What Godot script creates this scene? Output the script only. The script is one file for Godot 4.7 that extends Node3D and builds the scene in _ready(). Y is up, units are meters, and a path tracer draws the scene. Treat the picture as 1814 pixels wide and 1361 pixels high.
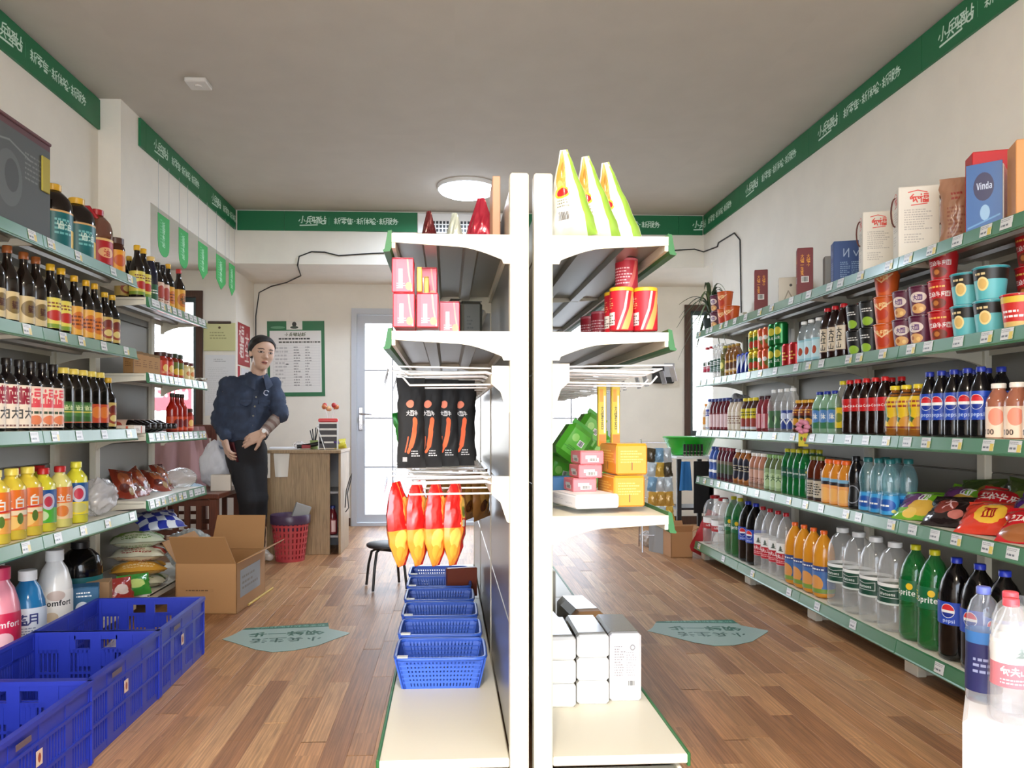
extends Node3D
# Corner shop interior. x right, y up, -z into the shop; the lens stands at (0, 0.9, 0).

class MB:
	var v := PackedVector3Array()
	var n := PackedVector3Array()
	var uv := PackedVector2Array()
	var ix := PackedInt32Array()
	func quad(a: Vector3, b: Vector3, c: Vector3, d: Vector3, ua := Vector2(0, 1), ub := Vector2(1, 1), uc := Vector2(1, 0), ud := Vector2(0, 0)) -> void:
		var nn := (b - a).cross(c - a)
		if nn.length() < 1e-12:
			nn = (c - a).cross(d - a)
		nn = nn.normalized()
		var k := v.size()
		v.append_array([a, b, c, d])
		n.append_array([nn, nn, nn, nn])
		uv.append_array([ua, ub, uc, ud])
		ix.append_array([k, k + 2, k + 1, k, k + 3, k + 2])
	func tri(a: Vector3, b: Vector3, c: Vector3, ua := Vector2(0.02, 0.02), ub := Vector2(0.02, 0.02), uc := Vector2(0.02, 0.02)) -> void:
		var nn := (b - a).cross(c - a).normalized()
		var k := v.size()
		v.append_array([a, b, c])
		n.append_array([nn, nn, nn])
		uv.append_array([ua, ub, uc])
		ix.append_array([k, k + 2, k + 1])
	func box(c: Vector3, s: Vector3, b := Basis(), flat_ends := true) -> MB:
		var h := s * 0.5
		var p := []
		for k in 8:
			p.append(c + b * Vector3(h.x if k & 1 else -h.x, h.y if k & 2 else -h.y, h.z if k & 4 else -h.z))
		quad(p[4], p[5], p[7], p[6])
		quad(p[1], p[0], p[2], p[3])
		quad(p[5], p[1], p[3], p[7])
		quad(p[0], p[4], p[6], p[2])
		var e := Vector2(0.01, 0.01)
		if flat_ends:
			quad(p[6], p[7], p[3], p[2], e, e, e, e)
			quad(p[0], p[1], p[5], p[4], e, e, e, e)
		else:
			quad(p[6], p[7], p[3], p[2])
			quad(p[0], p[1], p[5], p[4])
		return self
	func bbox(c: Vector3, s: Vector3, bev: float, b := Basis(), flat_ends := true) -> MB:
		# a box whose edges are chamfered; prints on its four upright faces
		var h := s * 0.5
		var g := Vector3(h.x - bev, h.y - bev, h.z - bev)
		var e := Vector2(0.01, 0.01)
		var ax := [Vector3.RIGHT, Vector3.UP, Vector3.BACK]
		for a in 3:
			for sg in [-1.0, 1.0]:
				var nn: Vector3 = ax[a] * sg
				var u: Vector3
				if a == 1:
					u = Vector3.RIGHT
				else:
					u = Vector3.UP.cross(nn)
				var w := nn.cross(u)
				var cc := nn * h.dot(ax[a])
				var gu := absf(g.dot(u))
				var gw := absf(g.dot(w))
				var q := [cc - u * gu - w * gw, cc + u * gu - w * gw, cc + u * gu + w * gw, cc - u * gu + w * gw]
				if a == 1 and flat_ends:
					quad(c + b * q[0], c + b * q[1], c + b * q[2], c + b * q[3], e, e, e, e)
				else:
					quad(c + b * q[0], c + b * q[1], c + b * q[2], c + b * q[3])
		for a in 3:
			var a1: int = (a + 1) % 3
			var a2: int = (a + 2) % 3
			for s1 in [-1.0, 1.0]:
				for s2 in [-1.0, 1.0]:
					var o1: Vector3 = ax[a1] * s1 * h[a1] + ax[a2] * s2 * g[a2]
					var o2: Vector3 = ax[a1] * s1 * g[a1] + ax[a2] * s2 * h[a2]
					var L: Vector3 = ax[a] * g[a]
					if s1 * s2 > 0:
						quad(c + b * (o1 - L), c + b * (o1 + L), c + b * (o2 + L), c + b * (o2 - L), e, e, e, e)
						var lst := v.size()
						if (n[lst - 1]).dot(b * (o1 + o2)) < 0:
							_flip(4)
					else:
						quad(c + b * (o1 - L), c + b * (o2 - L), c + b * (o2 + L), c + b * (o1 + L), e, e, e, e)
						if (n[v.size() - 1]).dot(b * (o1 + o2)) < 0:
							_flip(4)
		for k in 8:
			var sg := Vector3(1 if k & 1 else -1, 1 if k & 2 else -1, 1 if k & 4 else -1)
			var x := Vector3(sg.x * h.x, sg.y * g.y, sg.z * g.z)
			var y := Vector3(sg.x * g.x, sg.y * h.y, sg.z * g.z)
			var z := Vector3(sg.x * g.x, sg.y * g.y, sg.z * h.z)
			if sg.x * sg.y * sg.z > 0:
				tri(c + b * x, c + b * y, c + b * z)
			else:
				tri(c + b * x, c + b * z, c + b * y)
		return self
	func _flip(count: int) -> void:
		for k in range(v.size() - count, v.size()):
			n[k] = -n[k]
		var t := ix.size()
		for k in range(t - 6, t, 3):
			var s := ix[k + 1]
			ix[k + 1] = ix[k + 2]
			ix[k + 2] = s
	func lathe(pr: Array, seg := 18, c := Vector3.ZERO, b := Basis(), v0 := 0.0, v1 := 0.0, cap_ends := true, lobes := 0, lobe_amp := 0.0) -> MB:
		# pr: list of Vector2(radius, height)
		var np := pr.size()
		var sn := []
		for k in np - 1:
			var t: Vector2 = pr[k + 1] - pr[k]
			sn.append(Vector2(t.y, -t.x).normalized())
		if v1 <= v0:
			v0 = pr[0].y
			v1 = pr[np - 1].y
		for k in np - 1:
			var na: Vector2 = sn[k]
			var nb: Vector2 = sn[k]
			if k > 0 and sn[k].dot(sn[k - 1]) > 0.6:
				na = (sn[k] + sn[k - 1]).normalized()
			if k < np - 2 and sn[k].dot(sn[k + 1]) > 0.6:
				nb = (sn[k] + sn[k + 1]).normalized()
			var k0 := v.size()
			for j in seg + 1:
				var a := (float(j) / seg - 0.5) * TAU
				var dir := Vector3(sin(a), 0, cos(a))
				var f := 1.0 + (lobe_amp * cos(a * lobes) if lobes > 0 else 0.0)
				v.append(c + b * (dir * pr[k].x * f + Vector3.UP * pr[k].y))
				n.append((b * (dir * na.x + Vector3.UP * na.y)).normalized())
				uv.append(Vector2(float(j) / seg, 1.0 - (pr[k].y - v0) / (v1 - v0)))
				v.append(c + b * (dir * pr[k + 1].x * f + Vector3.UP * pr[k + 1].y))
				n.append((b * (dir * nb.x + Vector3.UP * nb.y)).normalized())
				uv.append(Vector2(float(j) / seg, 1.0 - (pr[k + 1].y - v0) / (v1 - v0)))
			for j in seg:
				var q := k0 + j * 2
				ix.append_array([q, q + 1, q + 2, q + 2, q + 1, q + 3])
		if cap_ends:
			for e in 2:
				var p: Vector2 = pr[0] if e == 0 else pr[np - 1]
				if p.x < 1e-4:
					continue
				var cc := c + b * (Vector3.UP * p.y)
				for j in seg:
					var a0 := float(j) / seg * TAU
					var a1 := float(j + 1) / seg * TAU
					var q0 := c + b * Vector3(sin(a0) * p.x, p.y, cos(a0) * p.x)
					var q1 := c + b * Vector3(sin(a1) * p.x, p.y, cos(a1) * p.x)
					if e == 0:
						tri(cc, q1, q0)
					else:
						tri(cc, q0, q1)
		return self
	func tube(path: Array, r: float, seg := 6, closed := false) -> MB:
		var np := path.size()
		var up := Vector3(0.013, 1, 0.007).normalized()
		var k0 := v.size()
		for k in np:
			var a: Vector3 = path[(k - 1 + np) % np] if (k > 0 or closed) else path[k]
			var d: Vector3 = path[(k + 1) % np] if (k < np - 1 or closed) else path[k]
			var t := (d - a).normalized()
			if absf(t.dot(up)) > 0.97:
				up = Vector3(1, 0.01, 0.02).normalized()
			var x := t.cross(up).normalized()
			up = x.cross(t).normalized()
			for j in seg + 1:
				var an := float(j) / seg * TAU
				var o := x * cos(an) + up * sin(an)
				v.append(path[k] + o * r)
				n.append(o)
				uv.append(Vector2(float(j) / seg, float(k) / maxf(1, np - 1)))
		var rings := np if closed else np - 1
		for k in rings:
			for j in seg:
				var q := k0 + k * (seg + 1) + j
				var w := k0 + ((k + 1) % np) * (seg + 1) + j
				ix.append_array([q, q + 1, w, q + 1, w + 1, w])
		if not closed:
			for e in [0, np - 1]:
				var st := v.size()
				var t: Vector3 = (path[0] - path[1]).normalized() if e == 0 else (path[np - 1] - path[np - 2]).normalized()
				v.append(path[e])
				n.append(t)
				uv.append(Vector2(0.5, 0.5))
				for j in seg + 1:
					v.append(v[k0 + e * (seg + 1) + j])
					n.append(t)
					uv.append(Vector2(0.5, 0.5))
				for j in seg:
					if e == 0:
						ix.append_array([st, st + 2 + j, st + 1 + j])
					else:
						ix.append_array([st, st + 1 + j, st + 2 + j])
		return self
	func prism(poly: PackedVector2Array, o: Vector3, ux: Vector3, uy: Vector3, depth: float) -> MB:
		# polygon in the plane (ux, uy) at o, extruded by depth along ux x uy
		var w := ux.cross(uy).normalized()
		if depth < 0:
			o += w * depth
			depth = -depth
		if Geometry2D.is_polygon_clockwise(poly):
			poly = poly.duplicate()
			poly.reverse()
		var lo := poly[0]
		var hi := poly[0]
		for p in poly:
			lo = lo.min(p)
			hi = hi.max(p)
		var sz := (hi - lo).max(Vector2(1e-5, 1e-5))
		var tr := Geometry2D.triangulate_polygon(poly)
		for k in range(0, tr.size(), 3):
			var q := []
			var t := []
			for j in 3:
				var p := poly[tr[k + j]]
				q.append(o + ux * p.x + uy * p.y)
				var r := (p - lo) / sz
				t.append(Vector2(r.x, 1 - r.y))
			if (q[1] - q[0]).cross(q[2] - q[0]).dot(w) < 0:
				var s = q[1]
				q[1] = q[2]
				q[2] = s
				s = t[1]
				t[1] = t[2]
				t[2] = s
			tri(q[0] + w * depth, q[1] + w * depth, q[2] + w * depth, t[0], t[1], t[2])
			tri(q[0], q[2], q[1])
		var e := Vector2(0.01, 0.01)
		for k in poly.size():
			var p := poly[k]
			var r := poly[(k + 1) % poly.size()]
			var a := o + ux * p.x + uy * p.y
			var b := o + ux * r.x + uy * r.y
			quad(a, b, b + w * depth, a + w * depth, e, e, e, e)
		return self
	func grid(nu: int, nv: int, f: Callable, flip := false) -> MB:
		# a smooth sheet: f(u, v) gives a point
		var k0 := v.size()
		var ps := PackedVector3Array()
		for j in nv + 1:
			for i in nu + 1:
				ps.append(f.call(float(i) / nu, float(j) / nv))
		for j in nv + 1:
			for i in nu + 1:
				var i0 := maxi(i - 1, 0)
				var i1 := mini(i + 1, nu)
				var j0 := maxi(j - 1, 0)
				var j1 := mini(j + 1, nv)
				var du := ps[j * (nu + 1) + i1] - ps[j * (nu + 1) + i0]
				var dv := ps[j1 * (nu + 1) + i] - ps[j0 * (nu + 1) + i]
				var nn := du.cross(dv)
				nn = nn.normalized() if nn.length() > 1e-12 else Vector3.UP
				v.append(ps[j * (nu + 1) + i])
				n.append(-nn if flip else nn)
				uv.append(Vector2(float(i) / nu, 1.0 - float(j) / nv))
		for j in nv:
			for i in nu:
				var a := k0 + j * (nu + 1) + i
				var b := a + 1
				var c := a + nu + 2
				var d := a + nu + 1
				if flip:
					ix.append_array([a, b, c, a, c, d])
				else:
					ix.append_array([a, c, b, a, d, c])
		return self
	func mesh() -> ArrayMesh:
		var ar := []
		ar.resize(Mesh.ARRAY_MAX)
		ar[Mesh.ARRAY_VERTEX] = v
		ar[Mesh.ARRAY_NORMAL] = n
		ar[Mesh.ARRAY_TEX_UV] = uv
		ar[Mesh.ARRAY_INDEX] = ix
		var m := ArrayMesh.new()
		m.add_surface_from_arrays(Mesh.PRIMITIVE_TRIANGLES, ar)
		return m

var taken := {}
var M := {}
var cache := {}
var rng := RandomNumberGenerator.new()
var noise := FastNoiseLite.new()

func numbered(called: String) -> String:
	var k: int = taken.get(called, 0)
	taken[called] = k + 1
	return called if k == 0 else "%s_%03d" % [called, k]

func thing(called: String, label: String, category: String, at := Vector3.ZERO, turn := 0.0, group := "") -> Node3D:
	var o := Node3D.new()
	o.name = numbered(called)
	add_child(o)
	o.position = at
	o.rotation.y = turn
	tag(o, label, category, group)
	return o

func tag(o: Node, label: String, category: String, group := "") -> void:
	o.set_meta("label", label)
	o.set_meta("category", category)
	if group:
		o.set_meta("group", group)

func obj(called: String, m: Variant, material: Material, parent: Node = null, at := Vector3.ZERO, b := Basis()) -> MeshInstance3D:
	var o := MeshInstance3D.new()
	o.mesh = m.mesh() if m is MB else m
	o.material_override = material
	if parent == null:
		o.name = numbered(called)
		add_child(o)
	else:
		o.name = called
		parent.add_child(o, true)
	o.transform = Transform3D(b, at)
	return o

func struct(called: String, m: Variant, material: Material, parent: Node = null, at := Vector3.ZERO) -> MeshInstance3D:
	var o := obj(called, m, material, parent, at)
	if parent == null:
		o.set_meta("kind", "structure")
	return o

func P(x: float, y: float, d: float) -> Vector3:
	return Vector3(x, y, -d)

func rgb(r: int, g: int, b: int) -> Color:
	return Color8(r, g, b)

func mat(key: String, c := Color.WHITE, rough := 0.6, metal := 0.0, tex: Texture2D = null) -> StandardMaterial3D:
	if M.has(key):
		return M[key]
	var m := StandardMaterial3D.new()
	m.resource_name = key
	m.albedo_color = c
	m.roughness = rough
	m.metallic = metal
	if tex:
		m.albedo_texture = tex
	M[key] = m
	return m

func pane(key: String, c: Color, alpha: float, rough := 0.04) -> StandardMaterial3D:
	if M.has(key):
		return M[key]
	var m := mat(key, Color(c.r, c.g, c.b, alpha), rough)
	m.transparency = BaseMaterial3D.TRANSPARENCY_ALPHA
	m.cull_mode = BaseMaterial3D.CULL_DISABLED
	return m

func shiny(m: StandardMaterial3D, amount := 1.0, rough := 0.08) -> StandardMaterial3D:
	m.clearcoat_enabled = true
	m.clearcoat = amount
	m.clearcoat_roughness = rough
	return m

# ---------------------------------------------------------------- drawing print on pictures
const GLYPH := {
	"小": "505848,2416,7486", "兵": "7031,3136,3383,6366,1696,4729,6789", "驿": "0131,3134,1115,1545,4548,4838,0636,5191,9155,5195,5696,4898,7579",
	"站": "2022,0343,1427,3437,0848,7074,7293,5595,5559,9599,5999", "新": "2022,0242,1334,3324,0545,2529,2608,2648,9061,6166,6659,6494,8489",
	"零": "1080,0292,0203,9293,5053,2333,6383,5426,5487,3656,2777,7759", "售": "3012,1216,5157,1292,1484,1696,2878,2829,7879,2979",
	"体": "3013,2229,4393,6069,6347,6398,5777", "验": "0131,3134,1115,1545,4548,4838,0636,7043,7093,5575,5668,7778,9678,4999",
	"服": "1017,1040,4049,1343,1646,1709,6069,6090,9093,9373,6494,9469,6599", "务": "4013,2272,7215,2295,2575,7578,7859,4619",
	"立": "4052,1383,3447,7467,0999", "白": "5031,2282,2229,8289,2585,2989", "大": "1393,5055,5519,5599", "面": "0090,5022,1292,1219,9299,1999,4249,7279",
	"牛": "3012,2383,0696,5059", "肉": "2129,2191,9199,5045,5434,5474,5734,5774", "山": "5058,1418,1898,9498", "泉": "5031,2171,2125,7175,2373,2575,5559,5619,5699",
	"农": "4022,1393,1315,9395,5325,4448,4866,6489", "夫": "2282,1595,5055,5519,5599", "红": "3011,1131,3104,0434,0838,5191,7178,4898", "烧": "1315,4334,2028,2608,2648,5193,6084,4595,6549,7578,7898",
	"领": "2004,2045,1535,3547,4727,5090,7052,5257,5292,9297,7275,7559,7599", "鲜": "2013,1333,1346,1343,4346,1646,3236,1445,0949,6072,8072,5393,5595,5797,7379", "生": "3012,2282,2585,0999,5059", "活": "1021,0324,0928,8042,4494,7047,5787,5759,8789,5989", "步": "5054,2125,5181,0595,5558,2738,8629", "一": "0595",
	"蓝": "1191,3032,6062,2325,3325,6244,6484,1696,1699,3639,6669,9699,0999", "月": "2027,2709,2080,8089,2383,2686", "酱": "1013,4044,6042,6084,8455,0494,2549,3555,2585,2529,8589,2787,2989", "油": "1021,0324,0928,4393,4349,9399,6069,4696,4999",
	"醋": "1191,2039,1339,1939,1313,4349,1649,5292,6064,8084,4595,5669,9699,6989,6787", "福": "2021,0333,3305,2529,5090,5292,5254,9294,5494,4699,4649,9699,6669,4999,4797", "惠": "1191,5055,2383,2225,8285,2565,1668,4647,8698,3878",
}

func line(im: Image, a: Vector2, b: Vector2, w: float, c: Color) -> void:
	var lo := Vector2i((a.min(b) - Vector2(w, w)).floor()).clamp(Vector2i.ZERO, im.get_size() - Vector2i.ONE)
	var hi := Vector2i((a.max(b) + Vector2(w, w)).ceil()).clamp(Vector2i.ZERO, im.get_size() - Vector2i.ONE)
	var ab := b - a
	var l2 := maxf(ab.length_squared(), 1e-6)
	for y in range(lo.y, hi.y + 1):
		for x in range(lo.x, hi.x + 1):
			var p := Vector2(x + 0.5, y + 0.5)
			var t := clampf((p - a).dot(ab) / l2, 0, 1)
			var k := clampf(w * 0.5 + 0.5 - p.distance_to(a + ab * t), 0, 1)
			if k > 0:
				im.set_pixel(x, y, im.get_pixel(x, y).lerp(c, k * c.a))

func disc(im: Image, p: Vector2, rx: float, ry: float, c: Color, y_from := -2.0, y_to := 2.0) -> void:
	for y in range(maxi(0, int(p.y - ry)), mini(im.get_height(), int(p.y + ry) + 2)):
		for x in range(maxi(0, int(p.x - rx)), mini(im.get_width(), int(p.x + rx) + 2)):
			var q := Vector2((x + 0.5 - p.x) / rx, (y + 0.5 - p.y) / ry)
			if q.length() <= 1.0 and q.y >= y_from and q.y <= y_to:
				im.set_pixel(x, y, im.get_pixel(x, y).lerp(c, c.a))

func rect(im: Image, x: float, y: float, w: float, h: float, c: Color) -> void:
	# in shares of the picture
	var s := im.get_size()
	im.fill_rect(Rect2i(int(x * s.x), int(y * s.y), maxi(1, int(w * s.x)), maxi(1, int(h * s.y))), c)

func han(im: Image, words: String, x: float, y: float, size: float, c: Color, weight := 0.13, step := Vector2(1.12, 0), slant := 0.0) -> void:
	# Chinese lettering, stroke by stroke; x, y and size in pixels
	for ch in words:
		if ch == "·":
			disc(im, Vector2(x + size * 0.25, y + size * 0.5), size * 0.1, size * 0.1, c)
			x += size * 0.6
			continue
		for part in GLYPH.get(ch, "1191,1119,9199,1999,5059").split(","):
			for k in range(0, part.length() - 2, 2):
				var a := Vector2(part[k].to_float(), part[k + 1].to_float()) / 9.0
				var b := Vector2(part[k + 2].to_float(), part[k + 3].to_float()) / 9.0
				a.x += (1 - a.y) * slant
				b.x += (1 - b.y) * slant
				line(im, Vector2(x, y) + a * size, Vector2(x, y) + b * size, size * weight, c)
		x += size * step.x
		y += size * step.y

var face: SystemFont
func latin(im: Image, words: String, x: float, y: float, size: int, c: Color, stretch := 1.0) -> float:
	# Latin lettering; y is the baseline; returns the end
	if face == null:
		face = SystemFont.new()
		face.font_names = ["Droid Sans"]
		face.font_weight = 700
	var ts := TextServerManager.get_primary_interface()
	var rid: RID = face.get_rids()[0]
	var sz := Vector2i(size, 0)
	for ch in words:
		var g := ts.font_get_glyph_index(rid, size, ch.unicode_at(0), 0)
		ts.font_render_glyph(rid, sz, g)
		var r := ts.font_get_glyph_uv_rect(rid, sz, g)
		var off := ts.font_get_glyph_offset(rid, sz, g)
		var page := ts.font_get_glyph_texture_idx(rid, sz, g)
		if page >= 0 and r.size.x > 0:
			var src := ts.font_get_texture_image(rid, sz, page)
			for j in int(r.size.y):
				for i in int(r.size.x):
					var a := src.get_pixel(int(r.position.x) + i, int(r.position.y) + j).a
					var px := int(x + off.x + i)
					var py := int(y + off.y + j)
					if a > 0.05 and px >= 0 and py >= 0 and px < im.get_width() and py < im.get_height():
						im.set_pixel(px, py, im.get_pixel(px, py).lerp(c, a * c.a))
		x += ts.font_get_glyph_advance(rid, size, g).x * stretch
	return x

func small_print(im: Image, x: float, y: float, w: float, h: float, rows: int, c: Color, seed_ := 1) -> void:
	# rows of print too small to read, in shares of the picture
	var r := RandomNumberGenerator.new()
	r.seed = seed_
	var s := im.get_size()
	for k in rows:
		var px := x * s.x
		var py := (y + h * (k + 0.3) / rows) * s.y
		var ph := maxf(1, h / rows * 0.5 * s.y)
		var stop := (x + w * r.randf_range(0.6, 1.0)) * s.x
		while px < stop:
			var pw := r.randf_range(0.6, 2.2) * ph
			im.fill_rect(Rect2i(int(px), int(py), maxi(1, int(pw)), int(ph)), c)
			px += pw + maxf(1, ph * 0.4)

func barcode(im: Image, x: float, y: float, w: float, h: float) -> void:
	rect(im, x, y, w, h, Color(0.95, 0.94, 0.92))
	var s := im.get_size()
	var r := RandomNumberGenerator.new()
	r.seed = 9
	var px := (x + w * 0.1) * s.x
	while px < (x + w * 0.88) * s.x:
		var bw := 1 + r.randi() % 2
		im.fill_rect(Rect2i(int(px), int((y + h * 0.1) * s.y), bw, int(h * 0.8 * s.y)), Color(0.12, 0.12, 0.12))
		px += bw + 1 + r.randi() % 2

func speckle(im: Image, amount: float, seed_ := 3) -> void:
	noise.seed = seed_
	noise.frequency = 0.05
	for y in im.get_height():
		for x in im.get_width():
			var k := 1.0 + noise.get_noise_2d(x, y) * amount
			var c := im.get_pixel(x, y)
			im.set_pixel(x, y, Color(c.r * k, c.g * k, c.b * k))

func pic(w: int, h: int, c: Color) -> Image:
	var im := Image.create(w, h, false, Image.FORMAT_RGB8)
	im.fill(c)
	return im

func tx(im: Image) -> ImageTexture:
	return ImageTexture.create_from_image(im)

# small prints share a few large pictures
var pages := []
func on_page(m: StandardMaterial3D, im: Image) -> void:
	var s := im.get_size()
	var pg: Dictionary = pages.back() if pages else {}
	if pg and pg.x + s.x + 4 > 2048:
		pg.x = 2
		pg.y += pg.row + 4
		pg.row = 0
	if not pg or pg.y + s.y + 4 > 2048:
		pg = {"im": Image.create(2048, 2048, false, Image.FORMAT_RGB8), "x": 2, "y": 2, "row": 0, "mats": []}
		pages.append(pg)
	for o in [Vector2i(-1, -1), Vector2i(1, 1), Vector2i(-1, 1), Vector2i(1, -1), Vector2i.ZERO]:
		pg.im.blit_rect(im, Rect2i(Vector2i.ZERO, s), Vector2i(pg.x, pg.y) + o)
	m.uv1_scale = Vector3(float(s.x) / 2048, float(s.y) / 2048, 1)
	m.uv1_offset = Vector3(float(pg.x) / 2048, float(pg.y) / 2048, 0)
	pg.mats.append(m)
	pg.x += s.x + 4
	pg.row = maxi(pg.row, s.y)

func finish_pages() -> void:
	for pg in pages:
		var t := tx(pg.im)
		for m in pg.mats:
			m.albedo_texture = t

# ---------------------------------------------------------------- camera, sky, lamps
const EYE := 0.9
const CEIL := 2.5
const WALL_R := 1.93
const WALL_L := -1.76
const WALL_L2 := -1.65
const BEAM := 5.86
const FAR := 6.7
const SOFFIT := 2.095

func _ready() -> void:
	rng.seed = 11
	view_and_light()
	surfaces()
	room()
	banners()
	shelving()
	goods_right()
	goods_left()
	goods_gondola()
	back_area()
	aisle_things()
	shop_person()
	finish_pages()

func view_and_light() -> void:
	var cam := Camera3D.new()
	cam.name = "camera"
	cam.projection = Camera3D.PROJECTION_FRUSTUM
	cam.near = 0.05
	cam.far = 100.0
	cam.size = 0.05 * 1361.0 / 1360.0
	cam.frustum_offset = Vector2(0.05 * (907.0 - 866.76) / 1360.0, 0.05 * (748.0 - 680.5) / 1360.0)
	cam.position = Vector3(0, EYE, 0)
	cam.rotation.y = deg_to_rad(-2.6)
	add_child(cam)
	cam.current = true
	var sky_m := ProceduralSkyMaterial.new()
	sky_m.sky_top_color = Color(0.86, 0.92, 1.0)
	sky_m.sky_horizon_color = Color(0.98, 0.99, 1.0)
	sky_m.ground_bottom_color = Color(0.7, 0.7, 0.68)
	sky_m.ground_horizon_color = Color(0.85, 0.85, 0.84)
	sky_m.sun_angle_max = 0.0
	var sky := Sky.new()
	sky.sky_material = sky_m
	var env := Environment.new()
	env.background_mode = Environment.BG_SKY
	env.sky = sky
	env.background_energy_multiplier = SKY_ENERGY
	env.tonemap_mode = Environment.TONE_MAPPER_LINEAR
	env.tonemap_exposure = EXPOSURE
	env.sdfgi_enabled = true
	env.ssao_enabled = true
	env.ssil_enabled = true
	var we := WorldEnvironment.new()
	we.name = "surroundings"
	we.environment = env
	add_child(we)
	ceiling_lamp("round white ceiling lamp glowing near the back beam", Vector3(0.085, CEIL, -5.2), LAMP_ENERGY, Color(0.86, 0.92, 1.0))
	ceiling_lamp("round white ceiling lamp above the shop entrance", Vector3(0.0, CEIL, -0.2), LAMP_ENERGY * LAMP2_SHARE, Color(1.0, 0.93, 0.82))

const SKY_ENERGY := 5.5
const EXPOSURE := 1.72
const LAMP_ENERGY := 2.4
const LAMP2_SHARE := 1.6

func ceiling_lamp(label: String, at: Vector3, energy: float, tint: Color) -> void:
	var t := thing("ceiling_lamp", label, "lamp", at, 0.0, "round ceiling lamps")
	obj("base", MB.new().lathe([Vector2(0.19, -0.03), Vector2(0.2, -0.02), Vector2(0.2, 0)], 40), mat("lamp_base", Color(0.95, 0.95, 0.95), 0.5), t)
	var glow := mat("lamp_glow" + label.right(6), Color(1, 1, 1), 0.5)
	glow.emission_enabled = true
	glow.emission = tint
	glow.emission_energy_multiplier = 7.0
	obj("diffuser", MB.new().lathe([Vector2(0.0, -0.075), Vector2(0.08, -0.072), Vector2(0.14, -0.062), Vector2(0.18, -0.045), Vector2(0.195, -0.028)], 40), glow, t)
	var l := AreaLight3D.new()
	l.name = "lamp_light"
	l.area_size = Vector2(0.32, 0.32)
	l.light_color = tint
	l.light_energy = energy
	l.shadow_enabled = true
	l.area_range = 12.0
	t.add_child(l)
	l.position = Vector3(0, -0.08, 0)
	l.rotation.x = -PI / 2

# ---------------------------------------------------------------- materials of the place
func grain_texture() -> ImageTexture:
	var im := Image.create(512, 512, false, Image.FORMAT_RGB8)
	var a := FastNoiseLite.new()
	a.seed = 5
	a.frequency = 1.0
	a.noise_type = FastNoiseLite.TYPE_SIMPLEX_SMOOTH
	for y in 512:
		for x in 512:
			var w := a.get_noise_2d(x * 0.01, y * 0.004) * 2.2
			var k := 0.86 + 0.2 * a.get_noise_2d(x * 0.16, y * 0.006) + 0.09 * sin((x * 0.045 + w * 4.0) * 2.0) * a.get_noise_2d(x * 0.02 + 40, y * 0.004) + 0.06 * a.get_noise_2d(x * 0.4, y * 0.03)
			k += -0.12 * maxf(0, a.get_noise_2d(x * 0.03 + 90, y * 0.012 + 7))
			im.set_pixel(x, y, Color(k, k * (0.985 + 0.02 * w * 0.2), k * 0.96))
	return tx(im)

func plaster_texture() -> ImageTexture:
	var im := Image.create(256, 256, false, Image.FORMAT_RGB8)
	var a := FastNoiseLite.new()
	a.seed = 8
	a.frequency = 0.02
	a.fractal_octaves = 4
	for y in 256:
		for x in 256:
			var k := 0.975 + 0.018 * a.get_noise_2d(x, y)
			im.set_pixel(x, y, Color(k, k, k * 0.995))
	return tx(im)

func surfaces() -> void:
	var g := grain_texture()
	var tones := [rgb(200, 152, 110), rgb(184, 136, 96), rgb(212, 166, 122), rgb(170, 122, 86), rgb(196, 144, 100), rgb(206, 156, 112)]
	for k in tones.size():
		var m := mat("floor_wood_%d" % k, tones[k], 0.42, 0.0, g)
		m.uv1_triplanar = true
		m.uv1_world_triplanar = true
		m.uv1_scale = Vector3(1.6, 1.6, 0.55)
		m.uv1_offset = Vector3(k * 0.37, k * 0.11, k * 0.23)
	for w in [["red_wood", rgb(112, 58, 36), 0.35], ["desk_board", rgb(188, 160, 122), 0.5], ["window_wood", rgb(88, 58, 44), 0.5]]:
		var m2 := mat(w[0], w[1], w[2], 0.0, g)
		m2.uv1_triplanar = true
		m2.uv1_scale = Vector3(2.5, 0.8, 2.5)
	var pl := plaster_texture()
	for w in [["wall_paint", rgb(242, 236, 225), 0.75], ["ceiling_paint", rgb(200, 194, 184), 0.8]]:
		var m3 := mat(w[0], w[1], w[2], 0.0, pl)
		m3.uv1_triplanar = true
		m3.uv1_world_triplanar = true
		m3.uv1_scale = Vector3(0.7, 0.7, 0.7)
	mat("cream_metal", rgb(220, 214, 196), 0.42)
	mat("white_plastic", rgb(238, 238, 236), 0.4)
	mat("black_plastic", rgb(22, 22, 24), 0.35)
	mat("dark_gap", rgb(78, 58, 44), 0.8)
	mat("chrome", rgb(200, 200, 205), 0.2, 1.0)
	shiny(mat("rail_green", rgb(50, 112, 72), 0.4), 0.8, 0.16)
	mat("rail_dark", rgb(38, 104, 48), 0.45)
	mat("shaded_underside", rgb(150, 147, 139), 0.36, 0.75)  # shade under the cream shelves, put into a grey metallic colour
	mat("sticker_green", rgb(26, 92, 64), 0.5)
	mat("grey_metal", rgb(176, 180, 186), 0.45)
	pane("window_glass", Color(0.95, 0.98, 1.0), 0.06)
	var fr := pane("frosted_glass", Color(0.97, 0.98, 1.0), 0.25)
	fr.roughness = 0.2

func wall_piece(mb: MB, x0: float, x1: float, y0: float, y1: float, d0: float, d1: float) -> void:
	mb.box(P((x0 + x1) / 2, (y0 + y1) / 2, (d0 + d1) / 2), Vector3(absf(x1 - x0), absf(y1 - y0), absf(d1 - d0)), Basis(), false)

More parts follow.
